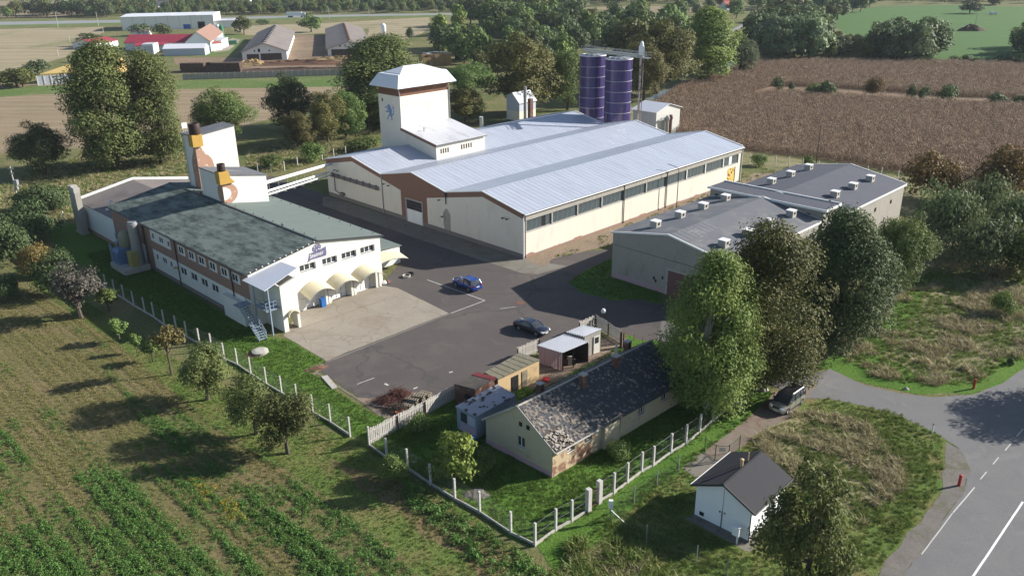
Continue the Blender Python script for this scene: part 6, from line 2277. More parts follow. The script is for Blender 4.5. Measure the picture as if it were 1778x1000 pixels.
plant('orchard', (360, 694), 602, 92, 'largest fruit tree nearest the white building on the grass strip', 'fruit_tree')
plant('orchard', (446, 753), 658, 88, 'middle fruit tree on the grass strip', 'fruit_tree')
plant('orchard', (500, 787), 686, 94, 'nearest fruit tree on the grass strip, closest to the plank fence', 'fruit_tree')
plant('garden_bush', (790, 838), 750, 72, 'yellow-green garden tree in front of the glazed porch', 'garden_tree')
plant('shrub', (840, 818), 778, 46, 'dark shaded shrub under the cottage gable')
plant('shrub', (728, 748), 722, 42, 'green shrub against the plank fence')
plant('shrub', (1075, 792), 765, 40, 'fern-like green shrub at the cottage wall')
# bushes inside the corn
for px, py, ty, w, kd, lb in ((1352, 160, 133, 18, 'far_shrub', 'narrow dark bush in the corn, leftmost of the row'), (1374, 160, 142, 14, 'far_shrub', 'small bush second from the left in the corn'),
                              (1412, 166, 146, 30, 'shrub', 'yellow-green low bush in the corn'), (1438, 168, 141, 42, 'far_shrub', 'wide dark green bush in the corn next to the yellow-green one'),
                              (1514, 168, 133, 36, 'autumn_shrub', 'purple-brown round bush in the corn'), (1580, 174, 147, 20, 'far_shrub', 'left one of the twin dark bushes in the corn'),
                              (1600, 174, 150, 22, 'far_shrub', 'right one of the twin dark bushes in the corn'), (1640, 178, 148, 44, 'far_shrub', 'broad green bush right of the twin dark bushes'),
                              (1734, 182, 162, 46, 'far_shrub', 'green bush in the corn near the right edge'), (1770, 184, 164, 40, 'far_shrub', 'dark bush in the corn cut by the right edge')):
    plant(kd, (px, py), ty, w, lb)

# wood behind the factory, tree by tree
def inside(x, y, poly):
    c = False
    for (x1, y1), (x2, y2) in zip(poly, poly[1:] + poly[:1]):
        if (y1 > y) != (y2 > y) and x < (x2 - x1) * (y - y1) / (y2 - y1) + x1:
            c = not c
    return c


ORD = 'first second third fourth fifth sixth seventh eighth ninth tenth eleventh twelfth thirteenth fourteenth fifteenth sixteenth seventeenth eighteenth nineteenth twentieth'.split()
ORD += ['twenty-' + q for q in ORD[:9]]
ADJ = {'far_dark': 'dark green', 'far_green': 'fresh green', 'far_olive': 'olive brown', 'far_tall': 'yellow-green', 'far_willow': 'silvery green', 'far_shrub': 'low bushy'}


def wood(poly, n, kinds, hm, group, label, mind=5.0, name='tree', seed=1, seen=None):
    r = random.Random(seed)
    P = [G(*p) for p in poly]
    X = [(p.x, p.y) for p in P]
    x0, x1 = min(p[0] for p in X), max(p[0] for p in X)
    y0, y1 = min(p[1] for p in X), max(p[1] for p in X)
    got, made = [], []
    for _ in range(n * 60):
        if len(got) >= n:
            break
        x, y = r.uniform(x0, x1), r.uniform(y0, y1)
        if not inside(x, y, X) or any((x - a) ** 2 + (y - b) ** 2 < mind ** 2 for a, b in got):
            continue
        got.append((x, y))
        h = r.uniform(*hm)
        k = r.choice(kinds)
        o = plant(k, Vector((x, y, 0)), None, None, label or 'x', name, group, r.uniform(0, 6.28), single=True, h=h)
        w = r.uniform(0.85, 1.25)
        o.scale = (o.scale[0] * w, o.scale[1] * w, o.scale[2])
        made.append((PX((x, y, h / 2))[0], k, o))
    cnt = {}
    for _, k, o in sorted(made, key=lambda q: q[0]):
        cnt[k] = cnt.get(k, 0) + 1
        o['label'] = '%s %s %s, %s such from left' % (ADJ[k], name, group[group.index(' ') + 1:] if not group.startswith(('tall', 'dark', 'silvery', 'low', 'grey', 'thin')) else group.split(' ', 2 if not group.startswith('thin') else 3)[-1], ORD[cnt[k] - 1])
    return got


D_, Gn, O_, T_, W_ = 'far_dark', 'far_green', 'far_olive', 'far_tall', 'far_willow'
wood([(745, 102), (835, 122), (880, 160), (960, 180), (1010, 178), (1010, 80), (930, 62), (850, 66), (790, 70)], 34, [Gn, D_, D_, T_, Gn], (11, 17), 'trees of the wood behind the hall', 'dense green tree in the wood between the bale stacks and the silos', 5.5, seed=2)
wood([(760, 66), (860, 62), (1010, 78), (1090, 112), (1190, 120), (1200, 82), (1110, 55), (1000, 45), (880, 38), (780, 48)], 50, [Gn, D_, Gn, T_, O_, D_], (13, 20), 'trees of the wood beyond the silos', 'green tree in the wood behind the silo tops', 8, seed=3)
wood([(1300, 108), (1330, 106), (1425, 104), (1425, 78), (1380, 66), (1310, 72)], 20, [D_, W_, W_, D_], (13, 19), 'tall trees at the left end of the corn hedge', 'tall dark and silvery tree at the left end of the hedge behind the corn', 6, seed=5)
wood([(1430, 105), (1510, 106), (1510, 90), (1440, 88)], 9, [W_, O_, W_], (6, 10), 'thin trees in mid corn hedge', 'thin pale bushy tree in the middle of the hedge behind the corn', 5, seed=6)
wood([(1505, 106), (1620, 107), (1625, 92), (1520, 86)], 12, [W_, W_, W_, D_], (12, 17), 'silvery willows ending the corn hedge', 'silvery green willow at the right of the hedge behind the corn', 6, seed=7)
wood([(1600, 112), (1720, 114), (1780, 116), (1780, 112), (1610, 107)], 10, ['far_shrub'], (2.2, 3.5), 'low bushes bordering the corn', 'low dark bush bordering the corn before the green field', 3, 'shrub', seed=8)
wood([(1725, 100), (1800, 108), (1850, 100), (1840, 80), (1745, 80)], 6, [D_, Gn, D_], (13, 17), 'dark trees right of the green field', 'dark broad tree at the right edge beyond the corn', 7, seed=9)
wood([(1720, 114), (1860, 122), (1860, 108), (1740, 104)], 7, ['far_shrub', W_], (3, 5), 'grey bushes by the yellow patch', 'greyish bush by the right edge behind the corn', 4, 'shrub', seed=10)
wood([(1180, 40), (1300, 36), (1420, 40), (1510, 18), (1510, 2), (1200, 5), (1150, 25)], 34, [D_, Gn, O_, Gn], (9, 15), 'trees beside the country road', 'distant tree beside the country road above the river', 12, seed=11)
wood([(1330, 60), (1420, 58), (1440, 40), (1500, 20), (1420, 20), (1330, 45)], 16, [D_, Gn, W_, O_], (11, 16), 'trees left of the far green field', 'tree standing left of the far green field', 9, seed=12)
wood([(-20, 34), (215, 30), (215, 22), (-20, 29)], 26, [D_, Gn, 'far_shrub', O_], (8, 15), 'trees along the left highway', 'roadside tree along the highway at top left', 8, seed=14)
wood([(1500, 8), (1800, 12), (1900, 16), (1900, 2), (1500, -4)], 20, [D_, D_, O_], (9, 13), 'far trees bordering the green field', 'far dark tree lining the top of the green field', 14, seed=17)
for px, py, ty, w, kd, lb in ((1684, 24, 2, 34, D_, 'lone spreading tree standing in the far green field'), (1728, 10, -2, 20, O_, 'small lone tree at the top of the far green field'),
                              (540, 56, 25, 36, Gn, 'single tree standing between the two long barns'), (424, 60, 28, 30, O_, 'brownish tree left of the first barn'),
                              (458, 44, 34, 22, 'far_shrub', 'low bush behind the first barn roof'), (712, 70, 48, 14, D_, 'small dark tree right of the feed silo'),
                              (30, 150, 118, 70, O_, 'olive bush left of the concrete silage wall'), (62, 130, 104, 40, 'far_shrub', 'dark bush above the silage wall tarpaulin'),
                              (160, 80, 58, 46, D_, 'dark conifer-green tree left of the crimson roof'), (40, 152, 122, 40, O_, 'small olive bush touching the silage wall')):
    plant(kd, (px, py), ty, w, lb, 'tree' if KIND[kd][1] else 'shrub', single=True)
hd = MB()
for k, (px, w) in enumerate(((252, 44), (288, 40))):
    p = G(px, 62)
    plant('far_shrub', (px, 62), 41, 40, ('left half of the dark clipped hedge before the white warehouse', 'right half of the dark clipped hedge before the white warehouse')[k], 'hedge')
_q = G(1752, 728) + Vector((math.cos(SUN_AZ), math.sin(SUN_AZ), 0)) * 13.5
plant('green_tree', Vector((_q.x, _q.y, 0)), None, 150, 'roadside tree just outside the right edge whose shadow falls on the junction', 'broadleaf_tree', h=9.0)


# ================================================================== fences, poles, vehicles, small things
def post_mesh(h, w=0.13, ang=True, mt='post'):
    b = MB()
    b.box(-w / 2, w / 2, -w / 2, w / 2, -0.05, h - 0.06)
    b.ext([(-w / 2, -w / 2, h - 0.06), (w / 2, -w / 2, h - 0.06), (w / 2, w / 2, h - 0.06), (-w / 2, w / 2, h - 0.06)], (0, 0, 0.02))
    b.ext([(-w / 2, -w / 2, h - 0.04), (w / 2, -w / 2, h - 0.04), (0.0, 0, h), (0.0, 0, h)], (0, w * 0.9, 0)) if False else None
    return b.mesh('post', M[mt])


def wire_fence(name, label, bases, h=2.0, w=0.13, plinth=True, mt='post', net='wire', cell=0.42, wires=True, post_name='post'):
    P = [b if isinstance(b, Vector) else G(*b) for b in bases]
    th = thing(name, label, 'fence', P[0])
    pm = post_mesh(h, w, mt=mt)
    for k, p in enumerate(P):
        d = P[min(k + 1, len(P) - 1)] - P[max(k - 1, 0)]
        link(post_name, pm, th, p - P[0], math.atan2(d.y, d.x))
    if wires:
        b = MB()
        r = 0.007
        for a, c in zip(P, P[1:]):
            a, c = a - P[0], c - P[0]
            L = (c - a).length
            if L > 9:
                continue
            for z in (0.15, h * 0.5, h - 0.12):
                b.tube([a + Vector((0, 0, z)), c + Vector((0, 0, z))], 0.012, 3, caps=False)
            n = int((L + h) / cell)
            for k in range(n + 1):
                s = k * cell
                for flip in (0, 1):
                    x0, z0 = (s, 0.12) if s <= L else (L, 0.12 + s - L)
                    x1, z1 = (max(0, s - h + 0.2), min(h - 0.1, 0.12 + s))
                    if z0 >= h - 0.1:
                        continue
                    q0 = a.lerp(c, (L - x0 if flip else x0) / L) + Vector((0, 0, z0))
                    q1 = a.lerp(c, (L - x1 if flip else x1) / L) + Vector((0, 0, z1))
                    b.tube([q0, q1], 0.0045, 3, caps=False)
        b.build('wire_mesh', M[net], th, fix=False)
    if plinth:
        b = MB()
        for a, c in zip(P, P[1:]):
            if (c - a).length < 9:
                b.bar(a - P[0] + Vector((0, 0, 0.12)), c - P[0] + Vector((0, 0, 0.12)), 0.1, 0.3)
        b.build('plinth_board', M['concrete'], th)
    return th


wire_fence('post_fence', 'wire fence on white concrete posts along the brewery lawn beside the field', [(170, 491), (185, 501.5), (200, 511), (216, 520.5), (233, 532), (252, 543), (268, 552), (286, 566), (307, 576), (325, 586), (347, 599), (368, 608), (390, 625), (412.5, 635), (436, 651), (462.8, 668.6), (489.4, 684.5), (516, 699), (543.8, 718), (574, 735), (608, 757.8)], 2.25, 0.15)
wire_fence('post_fence', 'wire fence on concrete posts along the field side of the cottage garden', [(641.6, 775), (672, 796), (708, 815), (748, 842), (790, 868), (833, 891), (887, 927), (929, 947.4)], 2.25, 0.17)
f3 = wire_fence('post_fence', 'wire fence on concrete posts left of the little iron garden gate', [(929, 947.4), (964.8, 921), (992.8, 905.4), (1021.4, 887.5)], 2.2, 0.18)
f4 = wire_fence('post_fence', 'wire fence on concrete posts running from the little gate to the birch', [(1040, 872.6), (1065.7, 857), (1088.9, 839), (1113.8, 820), (1134, 809.6), (1164.8, 787), (1190.5, 771), (1214.6, 752), (1238, 731), (1262, 713), (1284, 697)], 2.2, 0.18)
pg = thing('garden_gate', 'little iron gate between two thick concrete pillars', 'gate', G(1021.4, 887.5))
pm = post_mesh(2.3, 0.4)
q0, q1 = G(1021.4, 887.5), G(1040, 872.6)
for p in (q0, q1):
    link('pillar', pm, pg, p - q0, 0.7)
b = MB()
dv = q1 - q0
for k in range(1, 10):
    b.bar(dv * (k / 10) + Vector((0, 0, 0.15)), dv * (k / 10) + Vector((0, 0, 1.7)), 0.025, 0.025)
for z in (0.2, 1.6):
    b.bar(dv * 0.08 + Vector((0, 0, z)), dv * 0.92 + Vector((0, 0, z)), 0.04, 0.04)
b.build('gate_leaf', M['rust'], pg)
wire_fence('post_fence', 'short row of white fence posts in the dry grass left of the flues', [(85, 394), (112.6, 386.8), (138, 378)], 2.2, 0.15, False, wires=False)
wire_fence('post_fence', 'row of white fence posts on the meadow behind the pipe bridge and hall', [(425, 303), (448, 301), (472, 302), (494.4, 297), (517, 289), (540, 283), (560, 278.5), (580, 274), (600.7, 269.5), (620.5, 265.5), (640, 260)], 2.2, 0.15, False, wires=False)
wire_fence('post_fence', 'row of concrete fence posts between hall end and corn field', [(1301, 282.8), (1323.3, 284.8), (1346, 287), (1369, 290), (1393, 293), (1420, 297), (1450, 300), (1480, 303), (1505, 306), (1529, 309), (1558, 314)], 2.2, 0.15, False, wires=False)
wire_fence('mesh_fence', 'thin grey mesh fence descending beside the green tree to the weedy lot', [(1595, 381), (1606, 403), (1616.5, 425), (1605, 450), (1590, 468), (1577, 485), (1567, 496), (1558, 515), (1548, 526), (1536, 540)], 1.8, 0.07, False, 'grey_metal', cell=0.3)
wire_fence('hut_fence', 'dark wire fence with thin steel posts around the white hut', [(1178, 818), (1140.4, 844.6), (1101, 872.6), (1059, 905), (1122, 942), (1209, 977.6), (1262, 1002), (1330, 1035)], 1.75, 0.06, False, 'grey_metal', 'green_wire', 0.3)
gt = thing('mesh_gate', 'green mesh double gate with a small sign on the leafy drive', 'gate', G(1223, 786))
P0, P1, P2 = G(1223, 786), G(1264, 800), G(1283, 783)
b = MB()
for a, c in ((P0, G(1241, 800)), (G(1241, 800), P1), (P1, P2)):
    a, c = a - P0, c - P0
    for z in (0.1, 1.6):
        b.bar(a + Vector((0, 0, z)), c + Vector((0, 0, z)), 0.04, 0.04)
    for p in (a, c):
        b.bar(p, p + Vector((0, 0, 1.75)), 0.06, 0.06)
    n = int((c - a).length / 0.16)
    for k in range(n):
        b.bar(a.lerp(c, k / n) + Vector((0, 0, 0.1)), a.lerp(c, k / n) + Vector((0, 0, 1.6)), 0.01, 0.01)
b.build('gate_leaf', M['green_wire'], gt)
sg = MB()
a, c = G(1241, 800) - P0, P1 - P0
sg.ext([a.lerp(c, 0.25) + Vector((0, 0, 1.05)), a.lerp(c, 0.75) + Vector((0, 0, 1.05)), a.lerp(c, 0.75) + Vector((0, 0, 1.45)), a.lerp(c, 0.25) + Vector((0, 0, 1.45))], Vector(((c - a).y, -(c - a).x, 0)).normalized() * 0.03)
sg.build('gate_sign', M['grey_metal'], gt)
mb_ = thing('post_box', 'white box on a thin steel post at the corner of the hut fence', 'box', G(1059.5, 904))
b = MB()
b.box(-0.04, 0.04, -0.04, 0.04, 0, 1.3)
b.build('post', M['grey_metal'], mb_)
b = MB()
b.box(-0.17, 0.17, -0.12, 0.12, 1.3, 2.05)
b.lathe((0, -0.125, 1.9), [(0.03, -0.01), (0.03, 0.01)], 8)
b.build('cabinet', M['hut_wall'], mb_)
b = MB()
for t in (-0.35, 1.2):
    b.bar((0, 0, 1.1), (1.3 * math.cos(t), 1.3 * math.sin(t), 0.05), 0.05, 0.05)
b.build('brace', M['grey_metal'], mb_)


def plank_fence(name, label, bases, h, mt, pitch=0.21, face=1):
    P = [G(*p) for p in bases]
    th = thing(name, label, 'fence', P[0])
    s = MB()
    s.box(0, pitch * 0.74, -0.012, 0.012, 0.05, h)
    me_ = s.mesh('plank', mt)
    for a, c in zip(P, P[1:]):
        d = c - a
        L = d.length
        n = int(L / pitch)
        rz = math.atan2(d.y, d.x)
        for k in range(n):
            o = link('plank', me_, th, a - P[0] + d * (k / n), rz + rr_.uniform(-.03, .03))
            o.scale = (1, 1, rr_.uniform(0.95, 1.05))
            o.rotation_euler[1] = rr_.uniform(-.02, .02)
        nn_ = Vector((d.y, -d.x, 0)).normalized() * 0.05 * face
        b_ = MB()
        for z in (0.4, h - 0.35):
            b_.bar(a - P[0] + nn_ + Vector((0, 0, z)), c - P[0] + nn_ + Vector((0, 0, z)), 0.04, 0.09)
        b_.build('rail', M['plank'], th)
        m_ = max(2, int(L / 2.6) + 1)
        for k in range(m_):
            p = a - P[0] + d * (k / (m_ - 1)) + nn_ * 2
            b_ = MB()
            b_.box(p.x - 0.06, p.x + 0.06, p.y - 0.06, p.y + 0.06, 0, h - 0.1)
            b_.build('post', M['rust'], th)
    return th


plank_fence('plank_fence', 'whitish upright plank fence between the yard and the garden, left of the brick outhouse', [(641, 772), (738, 722), (795, 690)], 1.75, M['plank'])
plank_fence('plank_fence', 'short stretch of whitish plank fence between ochre shed and lean-to', [(898, 627), (936, 611)], 1.75, M['plank'])
plank_fence('plank_fence', 'grey plank fence turning the corner at the board shed by the yard', [(1005, 580), (1034, 568), (1080, 597)], 1.7, M['plank'])
b = MB()
P0 = G(1078, 603)
b.box(-0.12, 0.12, -0.12, 0.12, 0, 2.0)
b.box(0.25, 0.4, -0.1, 0.1, 0, 1.9)
o = b.build('gate_post', M['wood_dark'], None, loc=P0, rz=-0.5)
tag(o, 'dark wooden gate post at the end of the grey plank fence', 'post')
wire_fence('rail_fence', 'low rusty rail fence between the plank fence end and the birch', [(1086, 588), (1101, 591), (1116, 596), (1132, 603)], 0.9, 0.07, False, 'rust', wires=False)

# poles and lamps
def pole(name, label, base, top_y, r, mt, cat='pole', arm=None):
    p = G(*base)
    h = hgt(p, top_y)
    th = thing(name, label, cat, p)
    b_ = MB()
    b_.tube([(0, 0, 0), (0, 0, h)], [r, r * 0.65], 8)
    b_.build('pole', M[mt], th, smooth=True)
    return th, h


lp, h = pole('street_lamp', 'tall dark street lamp with a bent arm in front of the long hall wall', (1174.4, 363), 296, 0.09, 'dark_metal', 'lamp')
b = MB()
b.tube([(0, 0, h), (-0.25, 0, h + 0.5), (-0.8, 0, h + 0.75), (-1.4, 0, h + 0.95)], 0.055, 8)
b.build('arm', M['dark_metal'], lp, smooth=True)
b = MB()
b.ext([(-1.35, -0.13, h + 0.9), (-2.1, -0.1, h + 1.15), (-2.1, 0.1, h + 1.15), (-1.35, 0.13, h + 0.9)], (0, 0, 0.13))
b.build('lamp_head', M['grey_metal'], lp)
up, h = pole('utility_pole', 'pale concrete utility pole with a grey box at the left edge', (33.5, 356), 289, 0.16, 'concrete')
b = MB()
b.box(-0.5, 0.5, -0.08, 0.08, h - 0.5, h - 0.35)
b.box(-0.4, 0.4, -0.08, 0.08, h - 1.4, h - 1.28)
b.build('crossarm', M['grey_metal'], up)
b = MB()
b.box(0.15, 0.75, -0.35, 0.35, h * 0.52, h * 0.52 + 1.0)
b.box(0.15, 0.55, -0.25, 0.25, h * 0.40, h * 0.40 + 0.7)
b.build('transformer_box', M['grey_metal'], up)
p2, h = pole('utility_pole', 'slim dark utility pole behind the rear warehouse in the corn', (1416, 292), 218, 0.11, 'wood_dark')
for k, (bx, by, ty) in enumerate(((171, 46, 21), (101, 48, 22), (180, 58.5, 47), (121, 73, 62), (101, 97, 86), (137, 10, -3), (572, 34, 14), (641, 30.5, 14), (1215, 12, -2), (1232, 14, -2), (1694, 42, 22), (759, 30, 12))):
    lbs = ('slanting-looking pale pole left of the white warehouse by the highway', 'pale pole beside the highway further left', 'short pole by the warehouse forecourt', 'small pole on a mound in the mown field', 'dark stub pole in the mown field above the tarpaulin', 'thin pole in the ploughed field at the top', 'pale pole beside the highway above the second barn', 'pale pole beside the highway right of the barns', 'left thin pole at the top edge near the grey field', 'right thin pole at the top edge near the grey field', 'thin pole in the far green field', 'thin pole in front of the village trees')
    pole('power_pole', lbs[k], (bx, by), ty, 0.22, 'concrete')
th = thing('marker_post', 'short post with a white hood and red base beside the yard drive', 'post', G(1047.5, 553))
b = MB()
b.box(-0.12, 0.12, -0.12, 0.12, 0, 0.85)
b.build('post', M['brick'], th)
b = MB()
b.lathe((0, 0, 0.85), [(0.3, 0), (0.32, 0.25), (0.15, 0.5)], 12)
b.build('hood', M['white_trim'], th, smooth=True)


def bollard(label, base, h, r, mt, cat='bollard', top='white_trim'):
    t_ = thing('bollard', label, cat, G(*base))
    b_ = MB()
    b_.tube([(0, 0, 0), (0, 0, h)], r, 10)
    b_.build('shaft', M[mt], t_, smooth=True)
    b_ = MB()
    b_.lathe((0, 0, h), [(r * 1.1, 0), (r, 0.05), (r * 0.4, 0.08)], 10)
    b_.build('cap', M[top], t_)


bollard('red marker post on the gravel shoulder, nearest the camera', (1664.6, 843), 1.05, 0.13, 'red', top='red')
bollard('red marker post on the grass across the junction', (1690, 675), 1.1, 0.12, 'red', top='red')
bollard('white road delineator post on the grass bend', (1618, 752), 0.95, 0.08, 'white_trim', 'post', 'black')

# vehicles ---------------------------------------------------------------
def loft(mb, rings, m=0, cap=True):
    n = len(rings[0])
    idx = [mb.add(r) for r in rings]
    for a, c in zip(idx, idx[1:]):
        for j in range(n):
            j2 = (j + 1) % n
            mb.f.append((a + j, a + j2, c + j2, c + j))
            mb.m.append(m)
    if cap:
        mb.f.append(tuple(idx[0] + j for j in range(n - 1, -1, -1)))
        mb.f.append(tuple(idx[-1] + j for j in range(n)))
        mb.m += [m, m]


def ring_body(x, zb, zt, hw):
    h = zt - zb
    return [(x, -hw * 0.9, zb), (x, -hw, zb + 0.25 * h), (x, -hw, zb + 0.6 * h), (x, -hw * 0.93, zb + 0.92 * h), (x, -hw * 0.80, zt),
            (x, hw * 0.80, zt), (x, hw * 0.93, zb + 0.92 * h), (x, hw, zb + 0.6 * h), (x, hw, zb + 0.25 * h), (x, hw * 0.9, zb)]


def ring_top(x, zb, zt, h0, h1):
    return [(x, -h0, zb), (x, -(h0 * 0.45 + h1 * 0.55), zb + (zt - zb) * 0.55), (x, -h1, zt - 0.04), (x, -h1 * 0.82, zt), (x, h1 * 0.82, zt), (x, h1, zt - 0.04), (x, h0 * 0.45 + h1 * 0.55, zb + (zt - zb) * 0.55), (x, h0, zb)]


def car(name, label, cat, front_px, rear_px, near_left, col, style):
    fp, rp = G(*front_px), G(*rear_px)
    d = (fp - rp)
    d.normalize()
    nleft = Vector((-d.y, d.x, 0))
    W_, WB = style['w'], style['wb']
    mid = (fp + rp) / 2 + nleft * (-(W_ / 2 - 0.08) if near_left else (W_ / 2 - 0.08))
    t_ = thing(name, label, cat, mid, math.atan2(d.y, d.x))
    hw = W_ / 2
    bm_ = MB()
    loft(bm_, [ring_body(x, zb, zt, hw * k) for x, zb, zt, k in style['body']])
    body = bm_.build('body', col, t_, smooth=True)
    g = MB()
    loft(g, [ring_top(x, zb, zt, hw * k0, hw * k1) for x, zb, zt, k0, k1 in style['cabin']])
    g.build('window_glass', M['glass'], t_, smooth=True)
    r = MB()
    tops = [c for c in style['cabin'] if c[2] > style['roof_z'] - 0.14]
    xs = [c[0] for c in tops]
    if style.get('panel', True):
        loft(r, [[(c[0], -hw * c[4] * 1.015, c[2] - 0.10), (c[0], -hw * c[4] * 0.84, c[2] + 0.012), (c[0], hw * c[4] * 0.84, c[2] + 0.012), (c[0], hw * c[4] * 1.015, c[2] - 0.10)] for c in tops])
    for s in (-1, 1):
        st_ = style['cabin']
        for a, c in zip(st_, st_[1:]):
            if a in tops and c in tops:
                continue
            r.bar((a[0], s * hw * a[4] * 1.0, a[2] - 0.02), (c[0], s * hw * c[4] * 1.0, c[2] - 0.02), 0.09, 0.07)
        for x in style['pillars']:
            i = [k for k in range(len(st_) - 1) if st_[k][0] <= x <= st_[k + 1][0]][0]
            f = (x - st_[i][0]) / (st_[i + 1][0] - st_[i][0])
            l = [u + (v - u) * f for u, v in zip(st_[i], st_[i + 1])]
            r.bar((x, s * hw * l[3] * 1.0, l[1]), (x, s * hw * (l[3] * .45 + l[4] * .55) * 1.015, l[1] + (l[2] - l[1]) * 0.55), 0.09, 0.03)
            r.bar((x, s * hw * (l[3] * .45 + l[4] * .55) * 1.015, l[1] + (l[2] - l[1]) * 0.55), (x, s * hw * l[4] * 1.01, l[2] - 0.05), 0.09, 0.03)
    r.build('roof', style.get('roof_mat', col), t_, smooth=False)
    if style.get('rails'):
        for s in (-1, 1):
            q = MB()
            q.tube([(xs[0] + 0.1, s * hw * 0.72, style['roof_z'] + 0.06), (xs[-1] - 0.15, s * hw * 0.72, style['roof_z'] + 0.06)], 0.025, 6)
            q.build('roof_rail', M['steel'], t_)
    rw = style['rw']
    for x in (WB / 2, -WB / 2):
        for s in (-1, 1):
            y = s * (hw - 0.11)
            q = MB()
            q.lathe((0, 0, 0), [(rw * 0.72, -0.11), (rw * 0.96, -0.1), (rw, -0.06), (rw, 0.06), (rw * 0.96, 0.1), (rw * 0.72, 0.11)], 20)
            wv = q.build('wheel', M['tyre'], t_, smooth=True, loc=(x, y, rw))
            wv.rotation_euler = (math.pi / 2, 0, 0)
            q = MB()
            zf = -0.112 * s
            q.lathe((0, 0, zf), [(rw * 0.66, -0.006), (rw * 0.66, 0.006)], 18)
            for j in range(5):
                tt = 2 * math.pi * j / 5
                q.bar((0, 0, zf * 1.06), (math.cos(tt) * rw * 0.62, math.sin(tt) * rw * 0.62, zf * 1.06), 0.09, 0.02)
            q.build('rim', M['rim'], wv)
            # dark wheel arch
            q = MB()
            arc = [(x + rw * 1.17 * math.cos(tt), s * (hw + 0.004), rw + rw * 1.17 * math.sin(tt)) for tt in [math.pi * j / 12 for j in range(13)]]
            q.ext(arc, (0, -0.03 * s, 0))
            q.build('wheel_arch', M['black'], t_)
    bx = style['body']
    xf, xr = bx[-1][0], bx[0][0]
    for s in (-1, 1):
        q = MB()
        zl_ = style['lz']
        q.ext([(xf - 0.02, s * hw * 0.88, zl_), (xf + 0.03, s * hw * 0.48, zl_), (xf + 0.02, s * hw * 0.50, zl_ + 0.17), (xf - 0.35, s * hw * 0.94, zl_ + 0.20)], (0.03, 0, 0.02))
        q.build('headlight', M['lamp'], t_)
        q = MB()
        q.ext([(xr + 0.1, s * hw * 0.98, style['tz']), (xr - 0.02, s * hw * 0.66, style['tz']), (xr, s * hw * 0.66, style['tz'] + style['th']), (xr + 0.14, s * hw * 0.96, style['tz'] + style['th'])], (-0.02, 0, 0.01))
        q.build('tail_light', M['lamp_red'], t_)
        q = MB()
        mx_ = style['mir']
        q.ext([(mx_, s * hw * 0.98, style['belt']), (mx_ + 0.12, s * hw * 0.98, style['belt']), (mx_ + 0.08, s * (hw + 0.18), style['belt'] + 0.02), (mx_, s * (hw + 0.18), style['belt'] + 0.02)], (0, 0, 0.14))
        q.build('mirror', col, t_)
    for x, zz, dd in ((xf + 0.03, 0.42, 0.02), (xr - 0.03, style['pz'], -0.02)):
        q = MB()
        q.box(min(x, x + dd), max(x, x + dd), -0.26, 0.26, zz, zz + 0.12)
        q.build('number_plate', M['plate'], t_)
    q = MB()
    q.box(xf - 0.02, xf + 0.025, -hw * 0.42, hw * 0.42, style['lz'] - 0.02, style['lz'] + 0.16)
    q.build('grille', M['steel'] if style.get('chrome') else M['black'], t_)
    q = MB()
    for s in (-1, 1):
        for x in style['doors']:
            q.box(x, x + 0.012, s * (hw - 0.02), s * (hw + 0.004), 0.35, style['belt'] - 0.08) if s > 0 else q.box(x, x + 0.012, -(hw + 0.004), -(hw - 0.02), 0.35, style['belt'] - 0.08)
        for x in style['doors'][:2]:
            y0_, y1_ = sorted((s * (hw - 0.01), s * (hw + 0.02)))
            q.box(x - 0.28, x - 0.1, y0_, y1_, style['belt'] - 0.16, style['belt'] - 0.12)
        y0_, y1_ = sorted((s * (hw - 0.02), s * (hw + 0.006)))
        q.box(-WB / 2 + 0.45, WB / 2 - 0.45, y0_, y1_, 0.24, 0.34)
    q.build('door_seam', M['black'], t_)
    return t_


SUV = dict(w=1.9, wb=2.75, rw=0.36, belt=1.02, roof_z=1.66, lz=0.70, tz=0.78, th=0.32, pz=0.72, mir=0.55, doors=(-0.25, 0.75, -1.0), pillars=(-0.25, -1.15), rails=True,
           body=[(-2.32, 0.40, 0.86, 0.86), (-2.28, 0.30, 0.98, 0.94), (-1.9, 0.22, 1.02, 0.99), (-0.6, 0.20, 1.03, 1.0), (0.8, 0.20, 1.02, 1.0), (1.15, 0.20, 1.00, 0.99), (1.9, 0.22, 0.92, 0.96), (2.22, 0.26, 0.80, 0.88), (2.32, 0.32, 0.66, 0.80)],
           cabin=[(-2.22, 0.95, 1.02, 0.88, 0.84), (-1.85, 0.98, 1.60, 0.93, 0.74), (-1.2, 0.99, 1.66, 0.94, 0.76), (-0.2, 0.99, 1.67, 0.94, 0.77), (0.25, 0.99, 1.60, 0.94, 0.76), (1.15, 0.97, 1.0, 0.92, 0.88)])
SEDAN = dict(w=1.8, wb=2.75, rw=0.33, belt=0.93, roof_z=1.42, lz=0.58, tz=0.68, th=0.18, pz=0.60, mir=0.60, doors=(-0.2, 0.85, -1.1), pillars=(-0.2,), chrome=True,
             body=[(-2.35, 0.40, 0.80, 0.84), (-2.30, 0.28, 0.92, 0.92), (-1.7, 0.20, 0.95, 0.98), (-0.6, 0.18, 0.94, 1.0), (0.9, 0.18, 0.93, 1.0), (1.2, 0.18, 0.90, 0.99), (1.9, 0.20, 0.80, 0.95), (2.25, 0.22, 0.68, 0.86), (2.36, 0.28, 0.56, 0.76)],
             cabin=[(-1.75, 0.92, 0.96, 0.88, 0.82), (-1.05, 0.92, 1.36, 0.92, 0.72), (-0.6, 0.92, 1.42, 0.93, 0.74), (0.1, 0.92, 1.42, 0.93, 0.74), (0.35, 0.92, 1.38, 0.93, 0.74), (1.25, 0.89, 0.91, 0.92, 0.86)])
